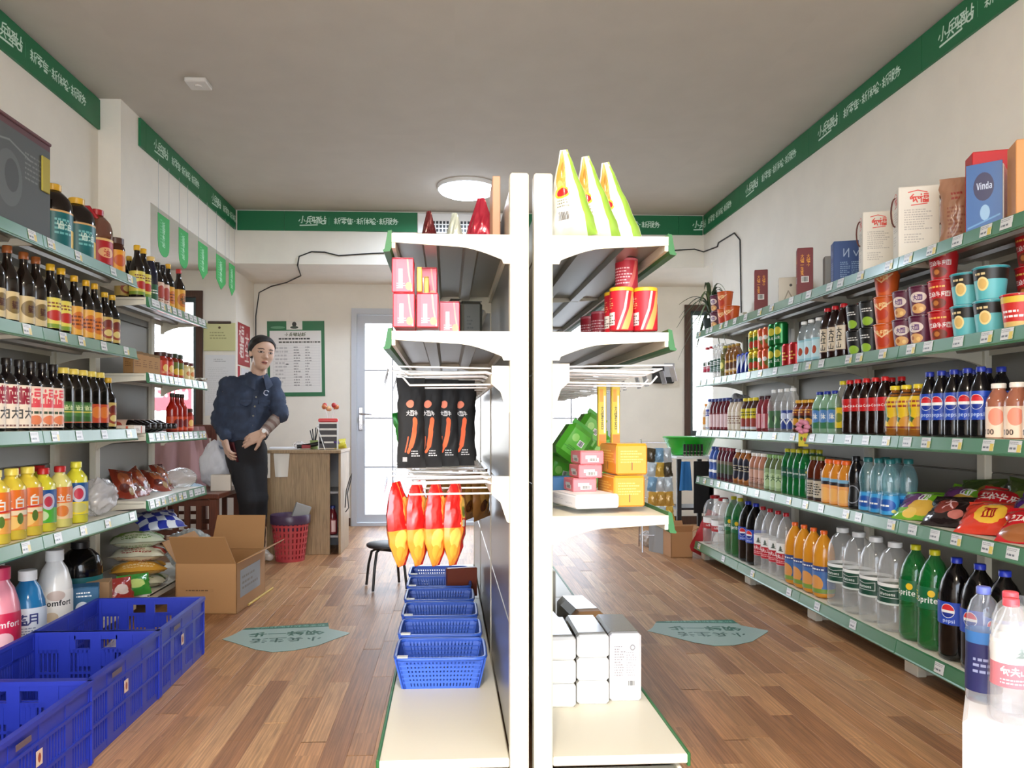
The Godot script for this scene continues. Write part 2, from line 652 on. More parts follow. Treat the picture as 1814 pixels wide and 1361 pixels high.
func room() -> void:
	var wp: Material = M.wall_paint
	# floor: a slab with wooden strips laid on it
	var fl := struct("floor", MB.new().box(P(0, -0.06, 2.7), Vector3(7.4, 0.1, 8.6), Basis(), false), M.dark_gap)
	var far_sets := []
	for k in 6:
		far_sets.append(MB.new())
	var w := 0.07
	var made := 0
	var x := -1.76
	var pieces := []
	while x < 1.93:
		var d := 1.2 - rng.randf() * 0.5
		while d < FAR:
			var L := rng.randf_range(0.36, 0.66)
			var d1 := minf(d + L, FAR)
			pieces.append([x + w / 2, (d + d1) / 2, d1 - d, rng.randi() % 6])
			d = d1
		x += w
	# the strips that show largest are pieces of their own: the open aisles first, near ones first
	pieces.sort_custom(func(a, b): return strip_rank(a) < strip_rank(b))
	var meshes := {}
	for p in pieces:
		var size := Vector3(w - 0.0003, 0.01, p[2] - 0.0003)
		if made < 290:
			var key := snappedf(p[2], 0.02)
			if not meshes.has(key):
				meshes[key] = MB.new().bbox(Vector3.ZERO, Vector3(w - 0.0003, 0.01, key - 0.0003), 0.0004).mesh()
			obj("plank", meshes[key], M["floor_wood_%d" % p[3]], fl, P(p[0], -0.005, p[1]))
			made += 1
		else:
			far_sets[p[3]].box(P(p[0], -0.005, p[1]), size)
	# boards beyond the shop floor proper
	var rest: MB = far_sets[0]
	rest.box(P(-2.7, -0.005, 2.7), Vector3(1.86, 0.01, 8.4))
	rest.box(P(2.8, -0.005, 2.7), Vector3(1.72, 0.01, 8.4))
	rest.box(P(0.085, -0.005, -0.35), Vector3(3.69, 0.01, 2.2))
	var am := ArrayMesh.new()
	for k in 6:
		var one: ArrayMesh = far_sets[k].mesh()
		am.add_surface_from_arrays(Mesh.PRIMITIVE_TRIANGLES, one.surface_get_arrays(0))
		am.surface_set_material(k, M["floor_wood_%d" % k])
	obj("planks", am, null, fl).set_meta("kind", "stuff")
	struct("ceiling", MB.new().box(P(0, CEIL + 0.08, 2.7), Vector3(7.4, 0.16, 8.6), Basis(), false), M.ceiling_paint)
	var l := MB.new()
	wall_piece(l, WALL_L - 0.2, WALL_L, 0, CEIL, -1.5, 3.88)
	wall_piece(l, WALL_L - 0.2, WALL_L2, 0, CEIL, 3.88, 4.25)
	wall_piece(l, -3.3, WALL_L2, SOFFIT, CEIL, 4.25, 6.3)
	wall_piece(l, -3.3, WALL_L - 0.2, 0, SOFFIT, 4.05, 4.25)
	wall_piece(l, -3.5, -3.3, 0, CEIL, 4.05, 6.3)
	struct("wall_left", l, wp)
	var r := MB.new()
	wall_piece(r, WALL_R, WALL_R + 0.2, 0, CEIL, -1.5, 5.66)
	wall_piece(r, WALL_R, 3.3, SOFFIT, CEIL, 5.66, BEAM)
	wall_piece(r, WALL_R + 0.2, 3.3, 0, SOFFIT, 5.46, 5.66)
	wall_piece(r, 3.1, 3.3, 0, CEIL, 5.66, 6.9)
	struct("wall_right", r, wp)
	struct("trim_1", MB.new().box(P(0.1, (SOFFIT + CEIL) / 2, (BEAM + FAR) / 2 + 0.05), Vector3(6.4, CEIL - SOFFIT, FAR - BEAM + 0.1), Basis(), false), wp)
	# back wall with a double door and a window on the right; the left part stands forward and has a window too
	var b := MB.new()
	wall_piece(b, -1.98, -1.725, 0, SOFFIT, 6.15, 6.9)
	wall_piece(b, -1.725, -0.89, 0, SOFFIT, FAR, FAR + 0.2)
	wall_piece(b, -0.89, 1.38, 1.885, SOFFIT, FAR, FAR + 0.2)
	wall_piece(b, 1.38, 2.03, 0, SOFFIT, FAR, FAR + 0.2)
	wall_piece(b, 2.03, 2.9, 1.935, SOFFIT, FAR, FAR + 0.2)
	wall_piece(b, 2.03, 2.9, 0, 0.75, FAR, FAR + 0.2)
	wall_piece(b, 2.9, 3.3, 0, SOFFIT, FAR, FAR + 0.2)
	wall_piece(b, -3.3, -1.98, 1.935, SOFFIT, 6.15, 6.3)
	wall_piece(b, -3.3, -1.98, 0, 0.82, 6.15, 6.3)
	wall_piece(b, -3.3, -2.95, 0.82, 1.935, 6.15, 6.3)
	struct("wall_back", b, wp)
	# shop front behind the photographer: a wide doorway to the street
	var f := MB.new()
	wall_piece(f, -1.96, -1.6, 0, CEIL, -1.5, -1.35)
	wall_piece(f, 1.78, 2.13, 0, CEIL, -1.5, -1.35)
	wall_piece(f, -1.6, 1.78, 2.36, CEIL, -1.5, -1.35)
	struct("wall_front", f, wp)
	var bb := MB.new()
	wall_piece(bb, -1.72, -0.9, 0.0, 0.07, FAR - 0.012, FAR)
	wall_piece(bb, 1.39, 2.9, 0.0, 0.07, FAR - 0.012, FAR)
	struct("baseboard_back", bb, M.window_wood)
	# the street outside
	struct("floor", MB.new().box(P(0, -0.2, 12.9), Vector3(40, 0.1, 12), Basis(), false), mat("paving", rgb(190, 188, 184), 0.8))
	struct("floor", MB.new().box(P(0, -0.2, -7.7), Vector3(40, 0.1, 12), Basis(), false), M.paving)
	back_door()
	side_window("window_1", -2.95, -1.98, 0.82, 1.935, 6.15)
	side_window("window_2", 2.03, 2.9, 0.75, 1.935, FAR)

func strip_rank(p: Array) -> float:
	var hidden: bool = (p[0] > -0.16 and p[0] < 0.5 and p[1] < 4.3) or p[0] < -1.05 or p[0] > 1.62
	return p[1] + (20.0 if hidden else 0.0) + (3.0 if p[1] < 1.75 else 0.0)

func back_door() -> void:
	var gm := mat("door_paint", rgb(196, 200, 208), 0.45)
	var dr := Node3D.new()
	dr.name = "door_1"
	dr.set_meta("kind", "structure")
	add_child(dr)
	var fr := MB.new()
	for s in [[-0.89, -0.845], [1.335, 1.38]]:
		wall_piece(fr, s[0], s[1], 0, 1.884, FAR - 0.02, FAR + 0.12)
	wall_piece(fr, -0.845, 1.335, 1.835, 1.884, FAR - 0.02, FAR + 0.12)
	wall_piece(fr, -0.845, 1.335, 0.0, 0.025, FAR - 0.02, FAR + 0.12)
	obj("door_frame", fr, gm, dr)
	for side in 2:
		var x0 := -0.845 if side == 0 else 0.245
		var x1 := 0.245 if side == 0 else 1.335
		var lf := MB.new()
		wall_piece(lf, x0, x0 + 0.068, 0.03, 1.83, FAR + 0.02, FAR + 0.06)
		wall_piece(lf, x1 - 0.068, x1, 0.03, 1.83, FAR + 0.02, FAR + 0.06)
		wall_piece(lf, x0 + 0.068, x1 - 0.068, 1.76, 1.83, FAR + 0.02, FAR + 0.06)
		wall_piece(lf, x0 + 0.068, x1 - 0.068, 0.03, 0.095, FAR + 0.02, FAR + 0.06)
		var leaf := obj("door_leaf", lf, gm, dr)
		var cols := 4
		var gx0 := x0 + 0.068
		var gw := (x1 - x0 - 0.136) / cols
		var rows := [0.095, 0.508, 0.934, 1.351, 1.76]
		for j in 4:
			for i in cols:
				obj("pane", MB.new().box(P(gx0 + gw * (i + 0.5), (rows[j] + rows[j + 1]) / 2, FAR + 0.04), Vector3(gw - 0.002, rows[j + 1] - rows[j] - 0.002, 0.006)), M.frosted_glass, leaf)
		var mu := MB.new()
		for i in range(1, cols):
			wall_piece(mu, gx0 + gw * i - 0.006, gx0 + gw * i + 0.006, 0.095, 1.76, FAR + 0.028, FAR + 0.036)
		for j in range(1, 4):
			wall_piece(mu, gx0, x1 - 0.068, rows[j] - 0.006, rows[j] + 0.006, FAR + 0.0275, FAR + 0.0365)
		obj("glazing_bars", mu, mat("bar_grey", rgb(150, 152, 160), 0.4), leaf)
		if side == 0:
			var hd := MB.new()
			hd.bbox(P(-0.812, 0.93, FAR + 0.012), Vector3(0.035, 0.2, 0.012), 0.004)
			hd.tube([P(-0.812, 0.97, FAR + 0.005), P(-0.812, 0.97, FAR - 0.04), P(-0.80, 0.97, FAR - 0.045), P(-0.71, 0.965, FAR - 0.045)], 0.008, 8)
			hd.lathe([Vector2(0.011, 0), Vector2(0.011, 0.012)], 12, P(-0.812, 0.88, FAR + 0.006), Basis(Vector3.RIGHT, PI / 2))
			obj("handle", hd, M.chrome, leaf)

func side_window(called: String, x0: float, x1: float, y0: float, y1: float, d: float) -> void:
	var wd := Node3D.new()
	wd.name = called
	wd.set_meta("kind", "structure")
	add_child(wd)
	var fr := MB.new()
	wall_piece(fr, x0, x0 + 0.05, y0, y1, d - 0.02, d + 0.1)
	wall_piece(fr, x1 - 0.05, x1, y0, y1, d - 0.02, d + 0.1)
	wall_piece(fr, x0 + 0.05, x1 - 0.05, y1 - 0.05, y1, d - 0.02, d + 0.1)
	wall_piece(fr, x0 + 0.05, x1 - 0.05, y0, y0 + 0.03, d - 0.05, d + 0.1)
	obj("window_casing", fr, M.window_wood, wd)
	var gm := mat("sash_green", rgb(66, 84, 86), 0.4)
	var mid := (x0 + x1) / 2
	for q in [[x0 + 0.05, mid - 0.001], [mid + 0.001, x1 - 0.05]]:
		var sm := MB.new()
		wall_piece(sm, q[0], q[0] + 0.035, y0 + 0.03, y1 - 0.05, d + 0.03, d + 0.06)
		wall_piece(sm, q[1] - 0.035, q[1], y0 + 0.03, y1 - 0.05, d + 0.03, d + 0.06)
		wall_piece(sm, q[0] + 0.035, q[1] - 0.035, y0 + 0.03, y0 + 0.075, d + 0.03, d + 0.06)
		wall_piece(sm, q[0] + 0.035, q[1] - 0.035, y1 - 0.085, y1 - 0.05, d + 0.03, d + 0.06)
		var sash := obj("sash", sm, gm, wd)
		obj("pane", MB.new().box(P((q[0] + q[1]) / 2, (y0 + y1) / 2, d + 0.045), Vector3(q[1] - q[0] - 0.06, y1 - y0 - 0.13, 0.005)), M.window_glass, sash)

# ---------------------------------------------------------------- the green frieze with the shop's name
func banner_texture() -> ImageTexture:
	var im := pic(1024, 148, rgb(24, 112, 70))
	var c := Color(0.86, 0.95, 0.9)
	han(im, "小兵驿", 102, 38, 56, c, 0.12, Vector2(0.92, 0), 0.16)
	han(im, "站", 258, 38, 56, c, 0.12, Vector2(1, 0), 0.16)
	disc(im, Vector2(296, 84), 19, 15, c)
	disc(im, Vector2(296, 84), 11, 8, rgb(24, 112, 70))
	line(im, Vector2(120, 108), Vector2(252, 103), 9, c)
	line(im, Vector2(342, 45), Vector2(342, 105), 1.5, Color(0.5, 0.75, 0.62))
	han(im, "新零售·新体验·新服务", 382, 48, 46, c, 0.12, Vector2(1.06, 0))
	return tx(im)

func banner_piece(parent: Node, a: Vector3, b: Vector3, u0: float, u1: float, m: Material) -> void:
	# a flat board from a to b as one reads it, u0..u1 of the print
	var h := Vector3.UP * 0.073
	var out := (b - a).cross(Vector3.UP).normalized() * 0.012
	var mb := MB.new()
	mb.quad(a - h + out, b - h + out, b + h + out, a + h + out, Vector2(u0, 1), Vector2(u1, 1), Vector2(u1, 0), Vector2(u0, 0))
	var e := Vector2(0.005, 0.5)
	mb.quad(b - h, a - h, a + h, b + h, e, e, e, e)
	mb.quad(a + h + out, b + h + out, b + h, a + h, e, e, e, e)
	mb.quad(a - h, b - h, b - h + out, a - h + out, e, e, e, e)
	mb.quad(a - h, a - h + out, a + h + out, a + h, e, e, e, e)
	mb.quad(b - h + out, b - h, b + h, b + h + out, e, e, e, e)
	obj("banner_panel", mb, m, parent)

func banners() -> void:
	var bm := mat("banner_print", Color.WHITE, 0.42, 0.0, banner_texture())
	var y := 2.418
	var t := thing("shop_frieze", "green shop-name frieze along the right wall under the ceiling", "sign")
	for k in 6:
		var d := 6.1 - 1.01 * k
		var d0 := minf(d, BEAM - 0.02)
		banner_piece(t, P(WALL_R, y, d0), P(WALL_R, y, d - 1.008), d - d0, 1.0, bm)
	t = thing("shop_frieze", "green shop-name frieze on the near left wall under the ceiling", "sign")
	for k in 4:
		banner_piece(t, P(WALL_L, y, 2.88 - k), P(WALL_L, y, 3.876 - k), 0, 1, bm)
	t = thing("shop_frieze", "green shop-name frieze on the far left wall behind the hanging pennants", "sign")
	banner_piece(t, P(WALL_L2, y, 4.09), P(WALL_L2, y, 4.16), 0, 0.05, bm)
	banner_piece(t, P(WALL_L2, y, 4.162), P(WALL_L2, y, 5.16), 0, 1, bm)
	banner_piece(t, P(WALL_L2, y, 5.162), P(WALL_L2, y, BEAM - 0.02), 0, 0.69, bm)
	t = thing("shop_frieze", "green shop-name frieze on the back beam below the round lamp", "sign")
	banner_piece(t, P(-1.63, y, BEAM), P(-1.282, y, BEAM), 0, 0.08, bm)
	banner_piece(t, P(-1.28, y, BEAM), P(-0.28, y, BEAM), 0, 1, bm)
	banner_piece(t, P(0.43, y, BEAM), P(0.728, y, BEAM), 0.85, 1.0, bm)
	banner_piece(t, P(0.73, y, BEAM), P(1.728, y, BEAM), 0, 1, bm)
	banner_piece(t, P(1.73, y, BEAM), P(1.915, y, BEAM), 0, 0.185, bm)
	# white air grille set in the beam, left of the shelving's top
	var g := thing("air_grille", "white air grille with dark square holes in the back beam", "vent", P(0.07, 2.41, BEAM))
	obj("plate", MB.new().bbox(Vector3(0, 0, 0.013), Vector3(0.7, 0.15, 0.024), 0.004), M.white_plastic, g)
	var holes := MB.new()
	for i in 22:
		for j in 3:
			holes.box(Vector3(-0.28 + i * 0.0265, -0.055 + j * 0.03, 0.0245), Vector3(0.018, 0.021, 0.002))
	obj("slots", holes, M.black_plastic, g)

# ---------------------------------------------------------------- shelving
func bracket_mesh(depth: float) -> ArrayMesh:
	# a pressed steel bracket: deep at the back, running out to a thin nose; x from 0 (back) to depth
	var key := "bracket%.3f" % depth
	if not cache.has(key):
		var p := PackedVector2Array([Vector2(0, 0.0), Vector2(depth, 0.0), Vector2(depth, -0.02)])
		var t0 := depth * 0.5
		p.append(Vector2(t0, -0.028))
		for k in 7:
			var a := float(k + 1) / 7.0
			p.append(Vector2(lerpf(t0, 0.022, a), -0.028 - 0.03 * (1 - cos(a * PI / 2.05))))
		p.append(Vector2(0.018, -0.066))
		p.append(Vector2(0.0, -0.066))
		var mb := MB.new().prism(p, Vector3(0, 0, -0.0015), Vector3.RIGHT, Vector3.UP, 0.003)
		mb.lathe([Vector2(0.0045, -0.0012), Vector2(0.0045, 0.0012)], 8, Vector3(0.03, -0.028, 0.002), Basis(Vector3.RIGHT, PI / 2))
		cache[key] = mb.mesh()
	return cache[key]

func rail_mesh(L: float) -> ArrayMesh:
	# price rail: a green strip leaning back a little behind a lip, along z
	var key := "rail%.3f" % L
	if not cache.has(key):
		var p := PackedVector2Array([Vector2(0, 0.006), Vector2(0.009, 0.004), Vector2(0.016, -0.036), Vector2(0.02, -0.04), Vector2(0.018, -0.044), Vector2(0.004, -0.042), Vector2(0.0, -0.03)])
		cache[key] = MB.new().prism(p, Vector3(0, 0, L / 2), Vector3.RIGHT, Vector3.UP, -L).mesh()
	return cache[key]

func board_mesh(depth: float, L: float) -> ArrayMesh:
	# a folded sheet shelf: top, lips and two ribs below; x from 0 (back) to depth
	var key := "board%.3f_%.3f" % [depth, L]
	if not cache.has(key):
		var mb := MB.new()
		mb.bbox(Vector3(depth / 2, -0.006, 0), Vector3(depth, 0.012, L), 0.002, Basis(), false)
		mb.box(Vector3(depth - 0.004, -0.018, 0), Vector3(0.008, 0.03, L))
		mb.box(Vector3(0.006, -0.018, 0), Vector3(0.008, 0.03, L))
		cache[key] = mb.mesh()
	return cache[key]

func underside_mesh(depth: float, L: float) -> ArrayMesh:
	# sheet added below a shelf, its dark metallic colour standing in for shade, with two stiffening ribs
	var key := "under%.3f_%.3f" % [depth, L]
	if not cache.has(key):
		var mb := MB.new().box(Vector3(depth / 2 + 0.001, -0.0128, 0), Vector3(depth - 0.02, 0.0012, L - 0.004))
		for f in [0.33, 0.68]:
			mb.prism(PackedVector2Array([Vector2(-0.02, 0), Vector2(0.02, 0), Vector2(0.014, -0.012), Vector2(-0.014, -0.012)]), Vector3(depth * f, -0.0134, L / 2 - 0.003), Vector3.RIGHT, Vector3.UP, -(L - 0.006))
		cache[key] = mb.mesh()
	return cache[key]

func tag_texture(kind: int) -> ImageTexture:
	var im := pic(96, 64, rgb(206, 207, 206))
	if kind == 1:
		rect(im, 0.68, 0.35, 0.32, 0.65, rgb(214, 190, 80))
	small_print(im, 0.06, 0.08, 0.8, 0.3, 2, rgb(120, 124, 130), kind + 4)
	small_print(im, 0.08, 0.5, 0.55, 0.36, 1, rgb(96, 100, 108), kind + 9)
	return tx(im)

func shelf(unit: Node3D, y: float, d0: float, d1: float, depth: float, side: int, back: float, rail := true, tags := 0, bracket_far := true) -> MeshInstance3D:
	# side +1: goods face +x (left wall), -1: goods face -x. back: x of the back panel
	var L := d1 - d0 - 0.004
	var b := Basis() if side > 0 else Basis(Vector3.UP, PI)
	var o := obj("shelf", board_mesh(depth, L), M.cream_metal, unit, P(back, y, (d0 + d1) / 2), b)
	obj("underside", underside_mesh(depth, L), M.shaded_underside, o)
	if rail:
		obj("price_rail", rail_mesh(L), M.rail_green, o, Vector3(depth, -0.002, 0))
	if tags > 0:
		if not M.has("price_tag0"):
			for k in 2:
				shiny(mat("price_tag%d" % k, Color.WHITE, 0.5, 0.0, tag_texture(k)), 0.8, 0.12)
			cache["tag"] = MB.new().box(Vector3.ZERO, Vector3(0.048, 0.034, 0.0012)).mesh()
		for k in tags:
			var at := -L / 2 + L * (k + 0.5 + rng.randf_range(-0.28, 0.28)) / tags
			var tb := Basis(Vector3.UP, PI / 2) * Basis(Vector3.RIGHT, -0.17)
			obj("price_tag", cache["tag"], M["price_tag%d" % (rng.randi() % 2)], o, Vector3(depth + 0.0142, -0.017, at), tb)
	for e in ([-1, 1] if bracket_far else [1]):
		obj("bracket", bracket_mesh(depth), M.cream_metal, o, Vector3(0, -0.012, e * (L / 2 - 0.004) * (1 if side > 0 else -1)))
	return o

func upright(unit: Node3D, x: float, d: float, h: float, w := 0.03, dp := 0.045) -> void:
	var mb := MB.new().bbox(P(x, h / 2, d), Vector3(w, h, dp), 0.003)
	obj("upright", mb, M.cream_metal, unit)

func back_panels(unit: Node3D, x: float, d0: float, d1: float, y0: float, y1: float, side: int, m: Material) -> void:
	var k := 0
	var y := y0
	while y < y1 - 0.02:
		var h := minf(0.3, y1 - y)
		obj("back_panel", MB.new().bbox(P(x, y + h / 2, (d0 + d1) / 2), Vector3(0.012, h - 0.002, d1 - d0 - 0.034), 0.003), m, unit)
		y += h

func shelving() -> void:
	var cm: Material = M.cream_metal
	var panel_m: Material = mat("shaded_panel", rgb(118, 114, 104), 0.4, 0.15)  # cream panels; the shade behind the goods is mixed into this darker tone
	# right wall
	var u := thing("wall_shelving", "long cream shelving unit with green price rails along the right wall", "shelves")
	var js := [4.965, 4.2, 3.435, 2.67, 1.905, 1.14]
	var lv := [1.488, 1.17, 0.848, 0.545]
	for d in js:
		upright(u, WALL_R - 0.03, d, 1.62)
		obj("foot", MB.new().bbox(P(1.775, 0.04, d), Vector3(0.22, 0.08, 0.045), 0.003), cm, u)
		obj("leg", MB.new().bbox(P(1.645, 0.0375, d), Vector3(0.035, 0.075, 0.08), 0.003), cm, u)
	for k in 5:
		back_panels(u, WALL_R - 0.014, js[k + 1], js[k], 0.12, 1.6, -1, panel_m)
		for y in lv:
			shelf(u, y, js[k + 1], js[k], 0.315, -1, WALL_R - 0.02, true, 4 + (k + int(y * 10)) % 3)
		shelf(u, 0.118, js[k + 1], js[k], 0.325, -1, WALL_R - 0.02, true, 2)
	# left wall, near
	u = thing("wall_shelving", "cream shelving unit of condiments along the near left wall", "shelves")
	js = [3.42, 2.655, 1.89]
	lv = [1.53, 1.218, 0.868, 0.512]
	for d in js:
		upright(u, WALL_L + 0.02, d, 1.6)
		obj("foot", MB.new().bbox(P(-1.58, 0.04, d), Vector3(0.3, 0.08, 0.045), 0.003), cm, u)
	for k in 2:
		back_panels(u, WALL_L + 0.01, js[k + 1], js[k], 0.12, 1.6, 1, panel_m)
		for y in lv:
			shelf(u, y, js[k + 1], js[k], 0.35, 1, WALL_L + 0.012, true, 4)
		shelf(u, 0.118, js[k + 1], js[k], 0.36, 1, WALL_L + 0.012, false)
	# left wall, far
	u = thing("wall_shelving", "short cream shelving unit at the end of the left wall by the window", "shelves")
	upright(u, WALL_L2 + 0.02, 3.56, 1.55)
	upright(u, WALL_L2 + 0.02, 4.2, 1.55)
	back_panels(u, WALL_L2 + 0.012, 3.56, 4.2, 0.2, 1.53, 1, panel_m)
	var yy := [1.467, 1.122, 0.848, 0.541]
	for k in 4:
		var s := shelf(u, yy[k], 3.545, 4.355, 0.235, 1, WALL_L2 + 0.018, true, 11)
	shelf(u, 0.118, 3.545, 4.355, 0.25, 1, WALL_L2 + 0.018, false)
	gondola()

const GX := 0.176
func gondola() -> void:
	# two back-to-back rows in the middle of the shop, turned a hair to the left
	var t := thing("gondola_shelving", "cream double-sided gondola shelving in the middle of the shop", "shelves")
	t.position = P(GX, 0, 1.75)
	t.rotation.y = deg_to_rad(0.5)
	var cm: Material = M.cream_metal
	var pm: Material = mat("shaded_gondola_panel", rgb(150, 149, 142), 0.28, 0.7)  # cream panel painted grey and metallic to carry the shade between shelves
	var bays := [0.0, 0.8, 1.6, 2.4]
	for s in [-1, 1]:
		for k in 4:
			var dd: float = bays[k]
			var up := MB.new().bbox(Vector3(s * 0.0275, 0.735, -dd - 0.02), Vector3(0.043, 1.47, 0.045), 0.004)
			obj("upright", up, cm, t)
			var ft := MB.new().bbox(Vector3(s * 0.2, 0.045, -dd - 0.02), Vector3(0.3, 0.09, 0.04), 0.003)
			obj("foot", ft, cm, t)
		for k in 3:
			var d0: float = bays[k]
			var y := 0.13
			while y < 1.44:
				var h := minf(0.3, 1.45 - y)
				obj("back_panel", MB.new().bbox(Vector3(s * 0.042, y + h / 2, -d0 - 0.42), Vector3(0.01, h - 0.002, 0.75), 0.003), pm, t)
				y += h
			var shs := [[1.328, 0.272], [1.107, 0.272]]
			if s > 0 and k == 0:
				shs.append([0.684, 0.272])
			for q in shs:
				var o := obj("shelf", board_mesh(q[1], 0.796), cm, t, Vector3(s * 0.046, q[0], -d0 - 0.4), Basis() if s > 0 else Basis(Vector3.UP, PI))
				obj("underside", underside_mesh(q[1], 0.796), M.shaded_underside, o)
				obj("price_rail", rail_mesh(0.796), M.rail_dark, o, Vector3(q[1], 0.002, 0))
				for e in [-1, 1]:
					obj("bracket", bracket_mesh(q[1]), cm, o, Vector3(0, 0.0, e * 0.399), Basis())
			# base deck and its kick board
			var w := 0.298 if s < 0 else 0.315
			var dk := obj("base_deck", MB.new().bbox(Vector3(s * (0.05 + w / 2), 0.12, -d0 - 0.4), Vector3(w, 0.022, 0.797), 0.003, Basis(), false), cm, t)
			obj("price_rail", MB.new().bbox(Vector3(s * (0.052 + w), 0.118, -d0 - 0.4), Vector3(0.008, 0.032, 0.797), 0.002), M.rail_dark, dk)
			obj("kick_board", MB.new().bbox(Vector3(s * (0.03 + w), 0.052, -d0 - 0.4), Vector3(0.01, 0.1, 0.797), 0.002), cm, t)
		obj("end_plate", MB.new().bbox(Vector3(s * 0.198, 0.05, 0.004), Vector3(0.29, 0.1, 0.006), 0.002), cm, t)
	# hook bars with wire hooks
	for q in [[-1, 1.0, 0.24, 10], [-1, 0.745, 0.24, 10], [1, 1.005, 0.25, 12]]:
		var s: int = q[0]
		var bar := obj("hook_bar", MB.new().bbox(Vector3(s * 0.085, q[1], -0.83), Vector3(0.012, 0.03, 1.6), 0.003), cm, t)
		obj("bar_arm", MB.new().prism(PackedVector2Array([Vector2(0.046, 0.03), Vector2(0.09, 0.03), Vector2(0.09, -0.012), Vector2(0.07, -0.03), Vector2(0.055, -0.075), Vector2(0.046, -0.08)]), Vector3(0, q[1], -0.018), Vector3(s, 0, 0), Vector3.UP, 0.004), cm, t)
		for k in q[3]:
			var z: float = -0.05 - k * (1.55 / q[3])
			var L: float = q[2] + (0.012 if k % 2 else 0.0)
			var hk := MB.new()
			var bx: float = s * 0.09
			for dz in [-0.02, 0.02]:
				hk.tube([Vector3(bx, q[1] + 0.012, z + dz), Vector3(bx + s * 0.012, q[1] + 0.016, z + dz), Vector3(bx + s * (L - 0.05), q[1] + 0.012, z + dz), Vector3(bx + s * (L - 0.03), q[1] + 0.02, z + dz * 0.5)], 0.0026, 5)
			hk.tube([Vector3(bx, q[1] - 0.012, z), Vector3(bx + s * (L - 0.05), q[1] - 0.014, z), Vector3(bx + s * (L - 0.035), q[1] + 0.004, z)], 0.0026, 5)
			hk.tube([Vector3(bx, q[1] + 0.026, z), Vector3(bx + s * (L + 0.002), q[1] + 0.03, z)], 0.0022, 5)
			obj("hook", hk, M.white_plastic, bar)
			obj("price_holder", MB.new().box(Vector3(bx + s * (L + 0.004), q[1] + 0.008, z), Vector3(0.0015, 0.034, 0.04), Basis(Vector3(0, 0, 1), s * 0.25)), pane("tag_sleeve", Color(0.5, 0.5, 0.54), 0.55, 0.2), bar)

# ---------------------------------------------------------------- bottles, cans, cups
const SHAPE := {
	"pet": [[0, 0], [0.82, 0], [0.97, 0.02], [1, 0.05], [1, 0.24], [0.95, 0.27], [0.95, 0.55], [1, 0.58], [0.98, 0.64], [0.86, 0.73], [0.64, 0.82], [0.45, 0.88], [0.4, 0.9], [0.4, 0.93]],
	"square": [[0, 0], [0.9, 0], [1, 0.02], [1, 0.64], [0.92, 0.72], [0.68, 0.82], [0.52, 0.87], [0.5, 0.92]],
	"waist": [[0, 0], [0.85, 0], [1, 0.03], [1, 0.2], [0.86, 0.36], [0.86, 0.42], [1, 0.58], [0.96, 0.68], [0.7, 0.81], [0.45, 0.88], [0.42, 0.93]],
	"soy": [[0, 0], [0.92, 0], [1, 0.015], [1, 0.56], [0.93, 0.63], [0.6, 0.72], [0.42, 0.78], [0.37, 0.86], [0.37, 0.93]],
	"vinegar": [[0, 0], [0.94, 0], [1, 0.015], [1, 0.66], [0.9, 0.72], [0.5, 0.78], [0.4, 0.81], [0.38, 0.95]],
	"litre": [[0, 0], [0.6, 0], [0.95, 0.03], [1, 0.07], [1, 0.6], [0.96, 0.68], [0.82, 0.78], [0.55, 0.87], [0.32, 0.92], [0.27, 0.95]],
	"dome": [[0, 0], [0.88, 0], [1, 0.03], [1, 0.3], [0.97, 0.32], [0.97, 0.56], [1, 0.58], [0.99, 0.66], [0.9, 0.78], [0.68, 0.88], [0.4, 0.925], [0.34, 0.95]],
	"can": [[0, 0], [0.8, 0], [0.88, 0.01], [1, 0.06], [1, 0.93], [0.87, 0.985], [0.87, 1.0], [0.82, 0.985], [0, 0.98]],
	"cup": [[0, 0], [0.72, 0], [0.74, 0.02], [0.96, 0.94], [1.02, 0.945], [1.03, 0.975], [1.0, 0.99]],
	"jar": [[0, 0], [0.9, 0], [1, 0.04], [1, 0.7], [0.86, 0.8], [0.8, 0.84]],
	"jug": [[0, 0], [0.9, 0], [1, 0.03], [1, 0.6], [0.97, 0.68], [0.85, 0.78], [0.55, 0.87], [0.36, 0.9], [0.34, 0.93]],
	"deterg": [[0, 0], [0.9, 0], [1, 0.02], [1, 0.66], [0.93, 0.75], [0.62, 0.83], [0.42, 0.87], [0.42, 0.92]],
	"softener": [[0, 0], [0.9, 0], [1, 0.03], [1, 0.45], [0.94, 0.58], [0.7, 0.76], [0.46, 0.84], [0.44, 0.88]],
	"tin": [[0, 0], [0.97, 0], [1, 0.01], [1, 0.92]],
}
const CAP := {"pet": [0.44, 0.925], "square": [0.58, 0.905], "waist": [0.5, 0.915], "soy": [0.43, 0.9], "vinegar": [0.44, 0.9], "litre": [0.31, 0.945], "dome": [0.4, 0.935], "jar": [0.9, 0.83], "jug": [0.42, 0.9], "tin": [1.03, 0.9], "deterg": [0.46, 0.9], "softener": [0.5, 0.86]}
const FLAT := {"deterg": 0.6, "softener": 0.68}

# name, words for the label, shape, height, radius, body colour, body look (g gloss, c clear, t tinted clear, m metal), cap colour, print [from, to], print on it
var KIND := {}

